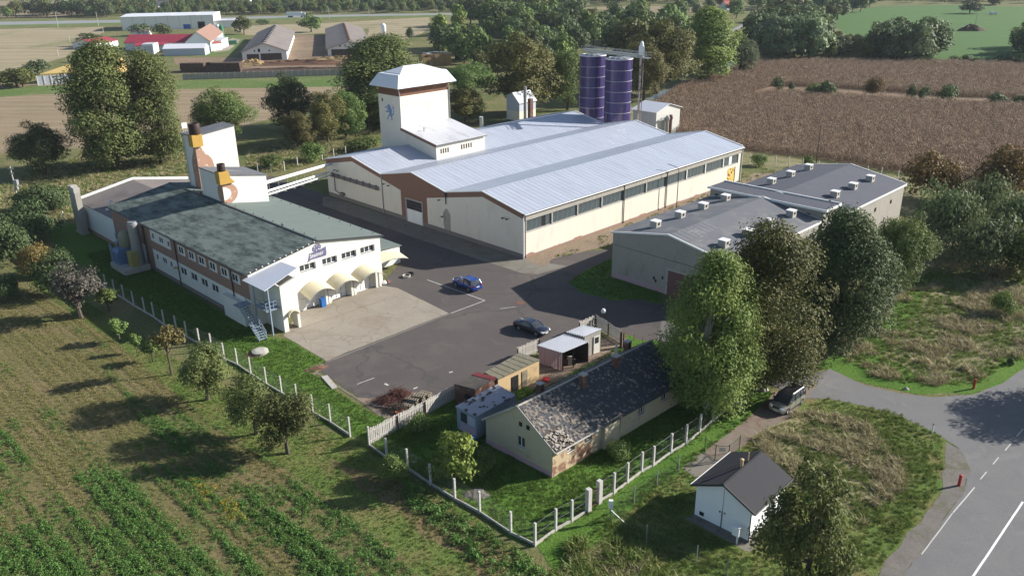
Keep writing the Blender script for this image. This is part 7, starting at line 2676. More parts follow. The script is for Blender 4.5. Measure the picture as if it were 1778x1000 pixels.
VAN = dict(w=1.82, wb=2.75, rw=0.33, belt=1.12, roof_z=1.80, lz=0.72, tz=0.85, th=0.55, pz=0.75, mir=0.95, doors=(0.0, 1.05, -0.95), pillars=(0.0, -1.0, -1.7), rails=True, roof_mat=None,
           body=[(-2.12, 0.40, 1.02, 0.90), (-2.08, 0.26, 1.12, 0.96), (-1.5, 0.20, 1.14, 1.0), (0.9, 0.20, 1.12, 1.0), (1.35, 0.20, 1.06, 0.99), (1.8, 0.22, 0.96, 0.96), (2.12, 0.25, 0.82, 0.90), (2.25, 0.32, 0.62, 0.80)],
           cabin=[(-2.1, 1.05, 1.70, 0.94, 0.80), (-1.9, 1.08, 1.79, 0.96, 0.82), (-0.6, 1.08, 1.81, 0.97, 0.84), (0.15, 1.08, 1.79, 0.97, 0.84), (0.5, 1.08, 1.70, 0.97, 0.82), (1.5, 1.0, 1.05, 0.93, 0.86)])
c_blue = paint('blue_car_paint', (0.015, 0.065, 0.33), 0.25, 1.0, 0.4)
c_dark = paint('midnight_car_paint', (0.014, 0.015, 0.035), 0.22, 1.0, 0.3)
c_silv = paint('champagne_silver_paint', (0.42, 0.41, 0.37), 0.3, 0.8, 0.6)
VAN['roof_mat'] = paint('dark_roof_panel', (0.02, 0.02, 0.024), 0.3, 0.8, 0.1)
car('parked_car', 'bright blue estate-type car with roof rails parked on the white line', 'car', (791, 497), (815, 507), True, c_blue, SUV)
car('parked_car', 'dark navy saloon parked alone in the middle of the yard', 'car', (931, 583.7), (900.9, 573.3), False, c_dark, SEDAN)
v = car('parked_van', 'silver small van with a dark roof parked on the drive by the birch', 'van', (1366.5, 719), (1390.8, 702), True, c_silv, VAN)

# yard clutter ------------------------------------------------------------
pal_b = MB()
for k in range(5):
    pal_b.box(-0.6 + k * 0.275, -0.5 + k * 0.275, -0.4, 0.4, 0.12, 0.145)
for y in (-0.4, -0.05, 0.3):
    pal_b.box(-0.6, 0.6, y, y + 0.1, 0.022, 0.12)
    pal_b.box(-0.6, 0.6, y, y + 0.1, 0.0, 0.021)
pal_m = pal_b.mesh('pallet', M['pallet'])
for k, (px, py, n, lb) in enumerate(((708, 705, 2, 'weathered pallet of the leftmost stack by the plank fence'), (719, 699, 4, 'weathered pallet of the second stack by the plank fence'), (729, 695, 5, 'weathered pallet of the third stack by the plank fence'), (739, 690, 4, 'yellowish pallet of the rightmost stack by the plank fence'))):
    p = G(px, py)
    for i in range(n):
        o = link('pallet', pal_m, None, p + Vector((rr_.uniform(-.06, .06), rr_.uniform(-.06, .06), i * 0.147)), -0.4 + rr_.uniform(-.15, .15))
        tag(o, lb + ', %s from the ground' % ORD[i], 'pallet', 'pallets stacked by the plank fence, stack %s' % ('one', 'two', 'three', 'four')[k])


def heap(name, label, cat, base, rx, ry, h, mt, seed=0, n=18, rz=0.0, rough=0.5, kind_=None):
    b_ = MB()
    rings = []
    m_ = 26
    for i in range(n + 1):
        f = i / n
        ring = []
        for j in range(m_):
            t = 2 * math.pi * j / m_
            k = 1 + 0.35 * mnoise.noise((math.cos(t) * 1.4 + seed, math.sin(t) * 1.4, 0.3))
            x, y = math.cos(t) * rx * f * k, math.sin(t) * ry * f * k
            z = h * (1 - f ** 1.6) * (1 + rough * mnoise.noise((x * 1.1 + seed, y * 1.1, 2.0)) + rough * 0.6 * mnoise.noise((x * 4, y * 4, seed)))
            ring.append((x, y, max(z, 0) - (0.05 if i == n else 0)))
        rings.append(b_.add(ring))
    for a, c in zip(rings, rings[1:]):
        for j in range(m_):
            j2 = (j + 1) % m_
            b_.f.append((a + j, a + j2, c + j2, c + j))
            b_.m.append(0)
    o_ = b_.build(name, mt, None, loc=base if isinstance(base, Vector) else G(*base), rz=rz)
    return tag(o_, label, cat)


def brush(name, label, cat, base, rx, ry, h, n, mt, length=0.5, seed=1, group=None):
    r = random.Random(seed)
    b_ = MB()
    for _ in range(n):
        x, y = r.gauss(0, rx * 0.45), r.gauss(0, ry * 0.45)
        z = h * max(0, 1 - (x / rx) ** 2 - (y / ry) ** 2) * r.uniform(0.1, 1) + 0.02
        d = Vector((r.uniform(-1, 1), r.uniform(-1, 1), r.uniform(-0.25, 0.5))).normalized() * length * r.uniform(0.5, 1.2)
        p = Vector((x, y, z))
        b_.bar(p - d / 2 + Vector((0, 0, max(0, d.z / 2))), p + d / 2 + Vector((0, 0, max(0, d.z / 2))), 0.02, 0.02)
    o_ = b_.build(name, mt, None, loc=G(*base), fix=False)
    return tag(o_, label, cat, group)


brush('brush_heap', 'heap of red-brown dead branches at the yard corner by the pallets', 'brush heap', (672, 700), 1.7, 1.2, 0.6, 420, mat('red_brown_twig', (0.13, 0.055, 0.04), (0.08, 0.035, 0.03), 3, 0.9), 0.7, 3)
brush('brush_heap', 'upright tuft of reddish dead twigs against the pallet stack', 'brush heap', (692, 690), 1.5, 1.0, 1.0, 420, bpy.data.materials['red_brown_twig'], 0.9, 5)
brush('brush_heap', 'tangle of dark scrap branches between pallets and plank fence', 'brush heap', (690, 712), 1.3, 1.0, 0.6, 300, M['wood_dark'], 0.7, 7)
b = MB()
for a, c in (((-0.9, -0.3, 0.1), (0.9, 0.2, 0.12)), ((-0.8, 0.5, 0.1), (0.8, 0.9, 0.12)), ((-0.9, -0.3, 0.1), (-0.8, 0.5, 0.1)), ((0.9, 0.2, 0.12), (0.8, 0.9, 0.12)), ((0, 0, 0.1), (0.1, 0.75, 0.1))):
    b.bar(a, c, 0.09, 0.07)
o = b.build('scrap_frame', M['plank'], None, loc=G(663, 707), rz=-0.6)
tag(o, 'pale wooden frame lying by the dead branches at the yard corner', 'frame')
for k, (px, py) in enumerate(((690, 719), (698, 716))):
    b = MB()
    b.lathe((0, 0, 0), [(0.16, 0), (0.22, 0.3), (0.2, 0.3), (0.18, 0.26)], 12)
    o = b.build('flower_pot', M['orange'], None, loc=G(px, py))
    tag(o, ('orange clay pot nearest the plank fence corner', 'orange clay pot beside the scrap branches')[k], 'pot')
b = MB()
b.lathe((0, 0, 0), [(0.95, 0), (0.95, 0.35), (0.55, 0.45), (0.5, 0.45)], 20)
o = b.build('concrete_ring', M['concrete'], None, loc=G(452, 613))
tag(o, 'white concrete well cover on the lawn by the brewery', 'well')
heap('soil_mound', 'small heap of reddish soil beside the white well cover', 'heap', (440, 617), 1.3, 0.7, 0.25, M['rust'], 3)
b = MB()
b.ext([(-0.3, -1.6, 0.0), (0.3, -1.6, 0), (0.35, 1.6, 0), (-0.35, 1.6, 0)], (0, 0, 0.12))
o = b.build('concrete_slab', M['concrete'], None, loc=G(572, 664), rz=0.55)
tag(o, 'low kerb slab at the lawn edge of the asphalt yard', 'slab')
heap('flower_bed', 'small dark planted bed at the corner of apron and lawn', 'bed', (549, 640), 1.5, 0.5, 0.25, M['rust'], 5, rz=0.35)
b = MB()
b.lathe((0, 0, 0), [(0.25, 0), (0.33, 0.45), (0.36, 0.48)], 14)
o = b.build('tub', mat('lilac_tub', (0.30, 0.14, 0.26), None, 3, 0.6), None, loc=G(801, 760))
tag(o, 'lilac plastic tub in front of the glazed porch', 'tub')
b = MB()
b.lathe((0, 0, 0), [(0.25, 0), (0.3, 0.6), (0.27, 0.85)], 14)
o = b.build('water_barrel', M['blue_plastic'], None, loc=G(823, 771))
tag(o, 'blue barrel at the porch corner of the cottage', 'barrel')
b = MB()
b.lathe((0, 0, 0), [(0.2, 0), (0.5, 0.12), (0.42, 0.3), (0.1, 0.38)], 14)
o = b.build('red_basin', M['red'], None, loc=G(948, 661), rz=0.2)
tag(o, 'red plastic basin behind the cottage roof near the ochre shed', 'basin')
b = MB()
b.box(-0.3, 0.3, -0.3, 0.3, 0, 1.1)
b.box(-0.33, 0.33, -0.33, 0.33, 1.1, 1.2)
o = b.build('waste_bin', M['blue_plastic'], None, loc=BREW.world(9.6, -0.7), rz=BREW.th)
tag(o, 'blue wheelie bin under the first awning of the brewery', 'bin')
for k, (px, py) in enumerate(((706, 481), (712, 477.5), (673, 492), (668, 493))):
    b = MB()
    b.lathe((0, 0, 0), [(0.55, 0), (0.62, 0.3), (0.5, 0.32), (0.45, 0.1)], 16) if k < 2 else b.lathe((0, 0, 0), [(0.35, 0), (0.45, 0.2), (0.15, 0.5)], 10)
    o = b.build('planter', (M['concrete'], M['tyre'], M['brick'], M['white_trim'])[k], None, loc=G(px, py))
    tag(o, ('round concrete planter beside the side awning', 'dark round planter next to the concrete one', 'reddish planted pot at the brewery corner', 'white pot at the brewery corner')[k], 'planter')
heap('boulder', 'dark stone lying on the road edge by the grass', 'stone', (1573, 676), 0.35, 0.25, 0.3, M['grey_wall'], 2, 6)
heap('boulder', 'pale boulder under the trees left of the van', 'stone', (1326, 678), 0.5, 0.4, 0.5, M['concrete'], 4, 6)
heap('boulder', 'second pale boulder beside the birch gateway', 'stone', (1311, 676), 0.45, 0.35, 0.45, M['concrete'], 6, 6)
heap('gravel_heap', 'low pile of grey rubble inside the garden fence', 'heap', (825, 857), 1.3, 0.9, 0.2, m_gravel, 8)
b = MB()
b.box(-0.05, 0.05, -1.4, 1.4, 0, 2.0)
o = b.build('sheet_gate', M['grey_metal'], None, loc=G(1268, 705), rz=0.8)
tag(o, 'grey sheet-metal gate panel standing under the birch', 'gate')

# far farm and village -----------------------------------------------------
def far_building(name, label, A, Bp, depth, e_, r_, wallm, roofm, along=True, ov=0.4, windows=0, holes=None, cat='building', door=None):
    if isinstance(Bp, float):
        a, L = Vector((A[0], A[1], 0)), Bp
        t_ = thing(name, label, cat, a, math.radians(A[2]))
    else:
        a, c = G(*A), G(*Bp)
        d = c - a
        L = d.length
        t_ = thing(name, label, cat, a, math.atan2(d.y, d.x))
    b_ = MB()
    if along:
        ym = depth / 2
        for x in (0, L):
            b_.poly([(x, 0, 0), (x, depth, 0), (x, depth, e_), (x, ym, r_), (x, 0, e_)])
        for y in (0, depth):
            b_.poly([(0, y, 0), (L, y, 0), (L, y, e_), (0, y, e_)])
        sl = [((-ov, -ov), (L + ov, ym), e_ - ov * (r_ - e_) / ym, r_, 'y'), ((-ov, ym), (L + ov, depth + ov), r_, e_ - ov * (r_ - e_) / ym, 'y')]
    else:
        xm_ = L / 2
        for y in (0, depth):
            b_.poly([(0, y, 0), (L, y, 0), (L, y, e_), (xm_, y, r_), (0, y, e_)])
        for x in (0, L):
            b_.poly([(x, 0, 0), (x, depth, 0), (x, depth, e_), (x, 0, e_)])
        sl = [((-ov, -ov), (xm_, depth + ov), e_ - ov * (r_ - e_) / xm_, r_, 'x'), ((xm_, -ov), (L + ov, depth + ov), r_, e_ - ov * (r_ - e_) / xm_, 'x')]
    b_.build('wall', M[wallm], t_)
    for (x0, y0), (x1, y1), z0, z1, ax in sl:
        q_ = MB()
        if ax == 'y':
            q_.ext([(x0, y0, z0), (x1, y0, z0), (x1, y1, z1), (x0, y1, z1)], (0, 0, 0.18))
        else:
            q_.ext([(x0, y0, z0), (x1, y0, z1), (x1, y1, z1), (x0, y1, z0)], (0, 0, 0.18))
        q_.build('roof', M[roofm], t_)
    for h in holes or ():
        x0, x1, z0, z1, nm, mm = h
        q_ = MB()
        q_.box(x0 * L, x1 * L, -0.08, 0.05, z0, z1)
        q_.build(nm, M[mm], t_)
    return t_, L


w1, L = far_building('white_warehouse', 'long white warehouse with a pale flat roof at top left', (-257.4, 570, 11.45), 58.6, 38.6, 8.5, 9.3, 'white', 'tower_roof', True, 0.3, holes=[(0.82, 0.90, 0, 4.5, 'gate', 'black'), (0.66, 0.74, 0, 3.0, 'gate', 'blue_plastic')])
b = MB()
for k in range(9):
    b.box(k * L / 8 - 0.08, k * L / 8 + 0.08, -0.06, 0.02, 0.1, 8.3)
b.build('wall_joint', M['grey_metal'], w1)
for k in (4.1, 6.6):
    b = MB()
    b.box(k * L / 9, k * L / 9 + 5, 1.0, 19.3, 8.75, 8.8) if False else b.ext([(k * L / 9, 0, 8.72), (k * L / 9 + 5, 0, 8.72), (k * L / 9 + 5, 19.2, 9.5), (k * L / 9, 19.2, 9.5)], (0, 0, 0.05))
    b.build('roof_light', M['tower_roof'], w1)
b = MB()
b.box(L, L + 16, 2, 20, 0, 4.4)
b.build('side_wing', M['white'], w1)
b = MB()
b.box(L - 0.02, L + 16.4, 1.6, 20.4, 4.42, 4.7)
b.build('side_wing_roof', M['annex_roof'], w1)
far_building('crimson_roof_barn', 'long low farm building with a crimson sheet roof', (-199.8, 441.9, -1.8), 33.5, 16.1, 3.6, 6.9, 'white', 'red_roof', True)
far_building('crimson_roof_shed', 'lower crimson-roofed farm extension before the long one', (236, 91), (290, 89), 9, 3.0, 3.9, 'offwhite', 'red_roof', True, holes=[(0.25, 0.55, 0, 2.7, 'gate', 'grey_metal')])
far_building('crimson_roof_shed', 'crimson hip roof of a shed half hidden behind the tall trees', (166, 86), (206, 80), 14, 3.0, 4.6, 'white', 'red_roof', True)
far_building('loading_dock', 'pale boxy loading dock with a roller gate beside the white tent hall', (249, 95), (268, 94.5), 10, 4.6, 4.8, 'white', 'annex_roof', True, 0.1, holes=[(0.1, 0.85, 0.6, 3.9, 'gate', 'canopy_sheet')])
far_building('clay_roof_barn', 'gabled farm barn with a large faded clay roof', (-162.3, 426, 12.0), 12.0, 58.0, 5.0, 9.7, 'white', 'clay_roof', False)
far_building('grey_roof_house', 'small house with a dull grey hip roof before the white warehouse', (228, 64), (259, 63), 12, 2.6, 4.4, 'white', 'asb_roof', True)
tn, L = far_building('tent_hall', 'white tent hall with a pale grey wall', (-167.8, 411, 5.2), 19.6, 9.0, 3.26, 5.0, 'canopy_sheet', 'tower_roof', True, 0.2)
far_building('red_roof_annex', 'little white annex with a dark red roof beside the clay-roof barn', (367, 89), (386, 87), 7, 3.6, 4.0, 'white', 'red_tile', True)
far_building('flat_annex', 'small white flat-roofed annex under the feed tanks', (386, 85), (397, 80), 7, 4.2, 4.4, 'white', 'annex_roof', True)
for k, (px, py) in enumerate(((381, 66), (386.5, 68))):
    p = G(px, py)
    h = hgt(p, 43)
    b = MB()
    b.lathe((0, 0, 0), [(1.3, 0), (1.3, h - 1), (0.3, h)], 14)
    o = b.build('feed_tank', M['white_trim'] if k == 0 else M['green_box'], None, smooth=True, loc=p)
    tag(o, ('white upright feed tank beside the clay-roof barn', 'green upright feed tank beside the clay-roof barn')[k], 'tank')
b = MB()
b.box(-3, 3, -1.2, 1.2, 0.2, 2.0)
b.box(-3.1, 3.1, -1.3, 1.3, 1.9, 2.1)
o = b.build('skip_container', M['green_box'], None, loc=G(401, 78), rz=0.4)
tag(o, 'green open skip on the farm concrete', 'container')
b1, L = far_building('long_barn', 'left long barn with a grey ridged roof and white gable', (-121.8, 385.7, 12.0), 19.75, 113.0, 3.9, 7.7, 'white', 'asb_roof', False, 0.8, holes=[(0.10, 0.37, 0, 2.9, 'gate', 'wood_dark'), (0.41, 0.88, 0, 3.0, 'gate', 'wood_dark'), (0.27, 0.30, 3.9, 4.6, 'small_window', 'black'), (0.60, 0.63, 3.9, 4.6, 'small_window', 'black'), (0.36, 0.41, 3.7, 5.2, 'small_window', 'black')])
b2, L2_ = far_building('long_barn', 'right long barn with a brownish ridged roof and white gable', (-86.3, 402.7, 11.9), 21.0, 123.0, 3.2, 6.4, 'white', 'asb_roof', False, 0.8, holes=[(0.08, 0.92, 0, 2.9, 'gate', 'wood_dark'), (0.27, 0.30, 4.0, 4.7, 'small_window', 'black'), (0.70, 0.73, 4.0, 4.7, 'small_window', 'black'), (0.38, 0.42, 3.7, 5.0, 'small_window', 'grey_metal')])
for par, ln, dp in ((b1, L, 113), (b2, L2_, 123)):
    s = MB()
    s.ext([(-1.1, -1.3, -0.3), (0, -1.3, 0.55), (1.1, -1.3, -0.3)], (0, 2.6, 0))
    rm = s.mesh('ridge_vent', M['rust'] if par is b2 else M['dark_metal'])
    for k in range(12):
        link('ridge_vent', rm, par, (ln / 2, 5 + k * (dp - 8) / 12, 7.9 if par is b1 else 6.6))


def wall_panels(name, label, A, Bp, h, n, mt, postm):
    a, c = G(*A), G(*Bp)
    t_ = thing(name, label, 'wall', a)
    d = c - a
    for k in range(n):
        q_ = MB()
        q_.bar(d * ((k + 0.04) / n) + Vector((0, 0, h / 2)), d * ((k + 0.96) / n) + Vector((0, 0, h / 2)), 0.2, h)
        q_.build('panel', M[mt], t_)
        q_ = MB()
        p = d * (k / n)
        q_.bar(p + Vector((0, 0, h * 0.51)), p + d * (0.35 / n / 4) + Vector((0, 0, h * 0.51)), 0.5, h * 1.05)
        q_.build('post', M[postm], t_)
    return t_


wall_panels('silage_wall', 'concrete panel silage wall with posts under the yellow tarpaulin', (66, 149), (150, 143), 3.4, 7, 'canopy_sheet', 'offwhite')
wall_panels('long_yard_wall', 'long low grey-blue concrete wall across the farm front', (318, 139), (648, 129), 2.3, 30, 'grey_wall', 'concrete')
a, c, ap_ = G(68, 146), G(132, 142), G(124, 138)
b = MB()
z0 = 3.5
p = [Vector((0, 0, z0)), Vector((c.x - a.x, c.y - a.y, z0)), Vector((c.x - a.x + 6, c.y - a.y + 30, z0 + 0.5)), Vector((6, 24, z0 + 0.3))]
pk = Vector((c.x - a.x + 2, c.y - a.y + 28, z0 + 5.5))
base = [Vector((v.x, v.y, 0)) for v in p]
for k in range(4):
    b.poly([base[k], base[(k + 1) % 4], p[(k + 1) % 4], p[k]])
b.poly([p[0], p[1], pk])
b.poly([p[1], p[2], pk])
b.poly([p[2], p[3], pk])
b.poly([p[3], p[0], pk])
o = b.build('silage_heap', M['tarp'], None, loc=a + Vector((0.5, 1.0, 0)))
tag(o, 'silage heap under a yellow tarpaulin behind the concrete panel wall', 'heap')
for k, (px, py, rx, ry, h, mm, lb) in enumerate(((440, 113, 9, 5, 2.2, 'straw', 'pale brown manure heap left of the barns'), (520, 112, 34, 5, 1.7, 'rust', 'long low manure bank before the left barn'), (600, 108, 26, 5, 2.4, 'straw', 'long orange-brown straw bank before the right barn'), (655, 112, 12, 5, 2.0, 'straw', 'short straw bank behind the very tall olive tree'), (540, 122, 60, 5, 1.0, 'dark_straw', 'long weedy soil bank behind the low wall'))):
    heap('manure_heap', lb, 'heap', (px, py), rx, ry, h, M[mm], k * 3.1, 12)
# bale stacks
bl = MB()
bl.box(-1.2, 1.2, -0.6, 0.6, 0, 1.2)
bm_dark, bm_straw = bl.mesh('straw_bale', M['dark_straw']), bl.mesh('straw_bale', M['straw'])


def bales(base, nx, ny, nz, mesh_, ang, group, label, skip=0.0, sx=1.0):
    p = G(*base)
    e1 = Vector((math.cos(ang), math.sin(ang), 0))
    e2 = Vector((-e1.y, e1.x, 0))
    for i in range(nx):
        for j in range(ny):
            for k in range(nz):
                if (k == nz - 1 and rr_.random() < skip) or (j > 0 and k < nz - 2 and 0 < i < nx - 1):
                    continue
                o_ = link('straw_bale', mesh_, None, p + e1 * (i * 2.5 * sx + rr_.uniform(-.1, .1)) + e2 * (j * 1.3 + rr_.uniform(-.25, .1)) + Vector((0, 0, k * 1.22)), ang + rr_.uniform(-.07, .07))
                o_.scale = (sx, 1, 1)
                tag(o_, '%s, %s layer, %s row, %s from left' % (label, ('bottom', 'second', 'third', 'top')[k], ('front', 'second', 'third', 'fourth', 'fifth')[j], ORD[i]), 'bale', group)


bales((739, 116), 5, 5, 4, bm_straw, 0.35, 'golden bales stacked before the wood', 'golden bale in the covered stack', 0.3)
bales((795, 104), 5, 4, 3, bm_dark, -0.2, 'rotting bales by the wood', 'dark bale in the stack against the wood', 0.4)
bales((320, 126), 10, 3, 3, bm_dark, -0.02, 'dark bales behind the long low wall', 'dark bale behind the long low wall', 0.2)
b = MB()
for k in range(16):
    x, y = rr_.uniform(-3, 9), rr_.uniform(-1, 5)
    b.ext([(x, y, 0), (x + rr_.uniform(1, 3), y + 0.3, 0.05), (x + 2.2, y + 1.4, 0.02), (x - 0.3, y + 1.2, 0.08)], (0, 0, 0.06), k % 2)
o = b.build('bale_cover', [M['tower_roof'], M['black']], None, loc=G(741, 115) + Vector((0, 0, 4.95)), rz=0.35)
tag(o, 'black and white plastic sheets covering the golden bale stack', 'cover')
b = MB()
b.lathe((0, 0, 0), [(0.5, 0), (0.62, 0.2), (0.62, 1.0), (0.5, 1.2)], 12)
wb_m = b.mesh('wrapped_bale', M['tower_roof'])
for i in range(3):
    for k in range(2 if i else 3):
        o = link('wrapped_bale', wb_m, None, G(385 + i * 4, 125) + Vector((0, 0, k * 1.2)))
        o.scale = (1.4, 1.4, 1)
        tag(o, 'white wrapped bale by the dark bales, %s stack from left, %s layer' % (ORD[i], ('bottom', 'second', 'third')[k]), 'bale', 'white wrapped bales by the long low wall')
p = G(667, 70)
h = hgt(p, 41)
fs = thing('feed_silo', 'small white feed silo on legs behind the barns', 'silo', p)
b = MB()
b.lathe((0, 0, 0), [(0.4, h * 0.25), (1.5, h * 0.45), (1.5, h * 0.9), (0.5, h)], 14)
b.build('tank', M['tower_roof'], fs, smooth=True)
b = MB()
for t in range(4):
    b.tube([(1.3 * math.cos(t * 1.57 + .78), 1.3 * math.sin(t * 1.57 + .78), 0), (1.3 * math.cos(t * 1.57 + .78), 1.3 * math.sin(t * 1.57 + .78), h * 0.5)], 0.1, 6)
b.build('leg', M['grey_metal'], fs)
vill = [((165, 16), (209, 13), 14, 4, 6, 'white', 'asb_roof', 'long grey-roofed shed across the highway at top left'),
        ((258, 10), (270, 9), 9, 6, 9, 'ochre', 'clay_roof', 'beige house among trees above the white warehouse'),
        ((275, 16), (300, 15), 12, 3.5, 7, 'white', 'slate', 'dark-roofed house behind the white warehouse'),
        ((308, 14), (326, 13), 10, 3.2, 5.5, 'white', 'slate', 'low dark house at the right end behind the white warehouse'),
        ((497, 11), (511, 11), 9, 6, 9, 'clay_roof', 'slate', 'salmon-pink village house above the white truck'),
        ((545, 11), (570, 10), 10, 4, 9.5, 'offwhite', 'red_tile', 'village house with a bright red roof'),
        ((524, 8), (538, 8), 9, 4, 8, 'offwhite', 'slate', 'cream village house between the pink one and the red roof'),
        ((615, 5), (632, 5), 9, 4, 8, 'white', 'clay_roof', 'village house with a faded orange roof'),
        ((655, 4), (690, 3), 10, 4, 8.5, 'offwhite', 'red_tile', 'wide village house with orange-red roof at the top edge'),
        ((420, 8), (434, 8), 9, 4, 8, 'offwhite', 'red_tile', 'village house with a dull red roof above the left barn'),
        ((1262, 18), (1282, 17), 9, 3, 7, 'white', 'red_tile', 'lone red-roofed house behind the slender river tree'),
        ((68, 2), (112, 1), 8, 3, 4.5, 'white', 'slate', 'row of white sheds at the very top left')]
for A, Bp, dp, e_, r_, wm, rm, lb in vill:
    far_building('village_house', lb, A, Bp, dp, e_, r_, wm, rm, True, 0.5)
tr = thing('lorry', 'white articulated lorry driving on the highway behind the barns', 'lorry', G(516, 30.5), 0.05)
b = MB()
b.box(-8, 4, -1.3, 1.3, 1.1, 3.9)
b.build('trailer', M['tower_roof'], tr)
b = MB()
b.box(4.4, 6.6, -1.25, 1.25, 0.7, 3.5)
b.build('cab', M['canopy_sheet'], tr)
b = MB()
for x in (-6.5, -5.2, -3.9, 3.6, 5.8):
    for y in (-1.2, 0.9):
        b.ext([(x + 0.5 * math.cos(t), y, 0.5 + 0.5 * math.sin(t)) for t in [2 * math.pi * j / 12 for j in range(12)]], (0, 0.3, 0))
b.build('wheel', M['tyre'], tr)
fv = thing('white_pickup', 'white pickup parked in the far green field', 'pickup', G(1724, 26), 0.1)
b = MB()
b.ext([(-2.6, -0.9, 0.5), (2.6, -0.9, 0.5), (2.6, -0.9, 1.3), (1.3, -0.9, 1.4), (0.6, -0.9, 2.1), (-2.5, -0.9, 2.2)], (0, 1.8, 0))
b.build('body', M['tower_roof'], fv)
b = MB()
for x in (-1.6, 1.6):
    for y in (-0.95, 0.75):
        b.ext([(x + 0.4 * math.cos(t), y, 0.4 + 0.4 * math.sin(t)) for t in [2 * math.pi * j / 12 for j in range(12)]], (0, 0.2, 0))
b.build('wheel', M['tyre'], fv)
heap('brush_mound', 'dark pile of branches in the middle of the far green field', 'brush heap', (1685, 54), 8, 4, 3.2, M['dark_straw'], 2.0, 8)
fm = thing('farm_trailer', 'dark blue trailer parked by the silage heap', 'trailer', G(149, 108), 0.1)
b = MB()
b.box(-5, 4, -1.3, 1.3, 0.9, 2.6)
b.build('box_body', mat('dark_blue_trailer', (0.02, 0.05, 0.13), None, 2, 0.5), fm)
b = MB()
b.box(-5.2, 4.2, -1.5, 1.5, 2.6, 2.8)
b.build('cover', M['canopy_sheet'], fm)
b = MB()
for x in (-3.5, -2.3, 2.5):
    for y in (-1.3, 1.0):
        b.ext([(x + 0.45 * math.cos(t), y, 0.45 + 0.45 * math.sin(t)) for t in [2 * math.pi * j / 12 for j in range(12)]], (0, 0.3, 0))
b.build('wheel', M['tyre'], fm)
bt2, bp2 = G(1203, 100), G(1262, 97)
fb = thing('footbridge', 'thin footbridge with a rail over the river behind the slender tree', 'bridge', bt2)
b = MB()
dv = bp2 - bt2
b.bar(Vector((0, 0, 1.6)), dv + Vector((0, 0, 1.6)), 1.5, 0.3)
b.build('deck', M['concrete'], fb)
b = MB()
b.bar(Vector((0, 0, 2.6)), dv + Vector((0, 0, 2.6)), 0.1, 0.1)
for k in range(12):
    b.bar(dv * (k / 11) + Vector((0, 0, 1.6)), dv * (k / 11) + Vector((0, 0, 2.6)), 0.07, 0.07)
b.build('railing', M['grey_metal'], fb)
b = MB()
b.lathe((0, 0, 0), [(0.62, 0.0), (0.62, 0.03), (0.5, 0.035)], 18)
o = b.build('manhole_cover', M['rust'], None, loc=G(904, 526))
tag(o, 'rusty round manhole cover in the yard beyond the dark saloon', 'manhole')


# ================================================================== ground cover that nobody could count
def proto_tuft(name, mt, seed, n, h, spread, lean=0.5, w=0.02):
    r = random.Random(seed)
    vs, fs, at = [], [], []
    for _ in range(n):
        a, d = r.uniform(0, 6.28), spread * math.sqrt(r.random())
        p = Vector((math.cos(a) * d, math.sin(a) * d, 0))
        hh = h * r.uniform(0.5, 1.1)
        l = Vector((r.gauss(0, lean), r.gauss(0, lean), 0)) * hh
        s = Vector((math.cos(a + 1.3), math.sin(a + 1.3), 0)) * w * r.uniform(0.7, 1.4)
        i = len(vs)
        vs += [p - s, p + s, p + l * 0.4 + Vector((0, 0, hh * 0.6)) + s * 0.8, p + l * 0.4 + Vector((0, 0, hh * 0.6)) - s * 0.8, p + l + Vector((0, 0, hh * 0.95))]
        fs += [(i, i + 1, i + 2, i + 3), (i + 3, i + 2, i + 4)]
        at += [r.random()] * 5
    me_ = bpy.data.meshes.new(name)
    me_.from_pydata([tuple(v) for v in vs], [], fs)
    A = me_.attributes.new('rnd', 'FLOAT', 'POINT')
    A.data.foreach_set('value', at)
    me_.materials.append(mt)
    return me_


def proto_leafy(name, mt, seed, n, h, spread, leaf):
    r = np.random.default_rng(seed)
    P = r.normal(size=(n, 3)) * np.array([spread, spread, 0.0]) * 0.5
    P[:, 2] = h * r.uniform(0.15, 1.0, n) * np.exp(-(P[:, 0] ** 2 + P[:, 1] ** 2) / (2 * spread ** 2))
    N = r.normal(size=(n, 3)) * 0.7
    N[:, 2] = np.abs(N[:, 2]) + 0.5
    return leaves(P, N, leaf * r.uniform(0.6, 1.4, n), r.random(n), mt, name, r=r)


def proto_corn(name, mt, seed):
    r = random.Random(seed)
    vs, fs, at = [], [], []
    for k in range(5):
        x = -0.5 + 0.22 * k + r.uniform(-.05, .05)
        y = r.uniform(-.06, .06)
        h = r.uniform(1.6, 2.3)
        tx, ty = r.uniform(-.12, .12), r.uniform(-.12, .12)
        i = len(vs)
        w = 0.022
        vs += [(x - w, y, 0), (x + w, y, 0), (x + tx + w * .5, y + ty, h), (x + tx - w * .5, y + ty, h)]
        fs.append((i, i + 1, i + 2, i + 3))
        at += [r.random() * 0.5 + 0.3] * 4
        for j in range(6):
            z = h * (0.25 + 0.13 * j) + r.uniform(-.08, .08)
            a = r.uniform(0, 6.28)
            l = r.uniform(0.25, 0.55)
            dx, dy = math.cos(a) * l, math.sin(a) * l
            s = Vector((-dy, dx, 0)).normalized() * 0.045
            p0 = Vector((x + tx * z / h, y + ty * z / h, z))
            p1 = p0 + Vector((dx * 0.5, dy * 0.5, r.uniform(0.0, 0.2)))
            p2 = p0 + Vector((dx, dy, r.uniform(-0.5, -0.1)))
            i = len(vs)
            vs += [tuple(p0 - s * .5), tuple(p0 + s * .5), tuple(p1 + s), tuple(p1 - s), tuple(p2)]
            fs += [(i, i + 1, i + 2, i + 3), (i + 3, i + 2, i + 4)]
            at += [r.random()] * 5
    me_ = bpy.data.meshes.new(name)
    me_.from_pydata(vs, [], fs)
    A = me_.attributes.new('rnd', 'FLOAT', 'POINT')
    A.data.foreach_set('value', at)
    me_.materials.append(mt)
    return me_


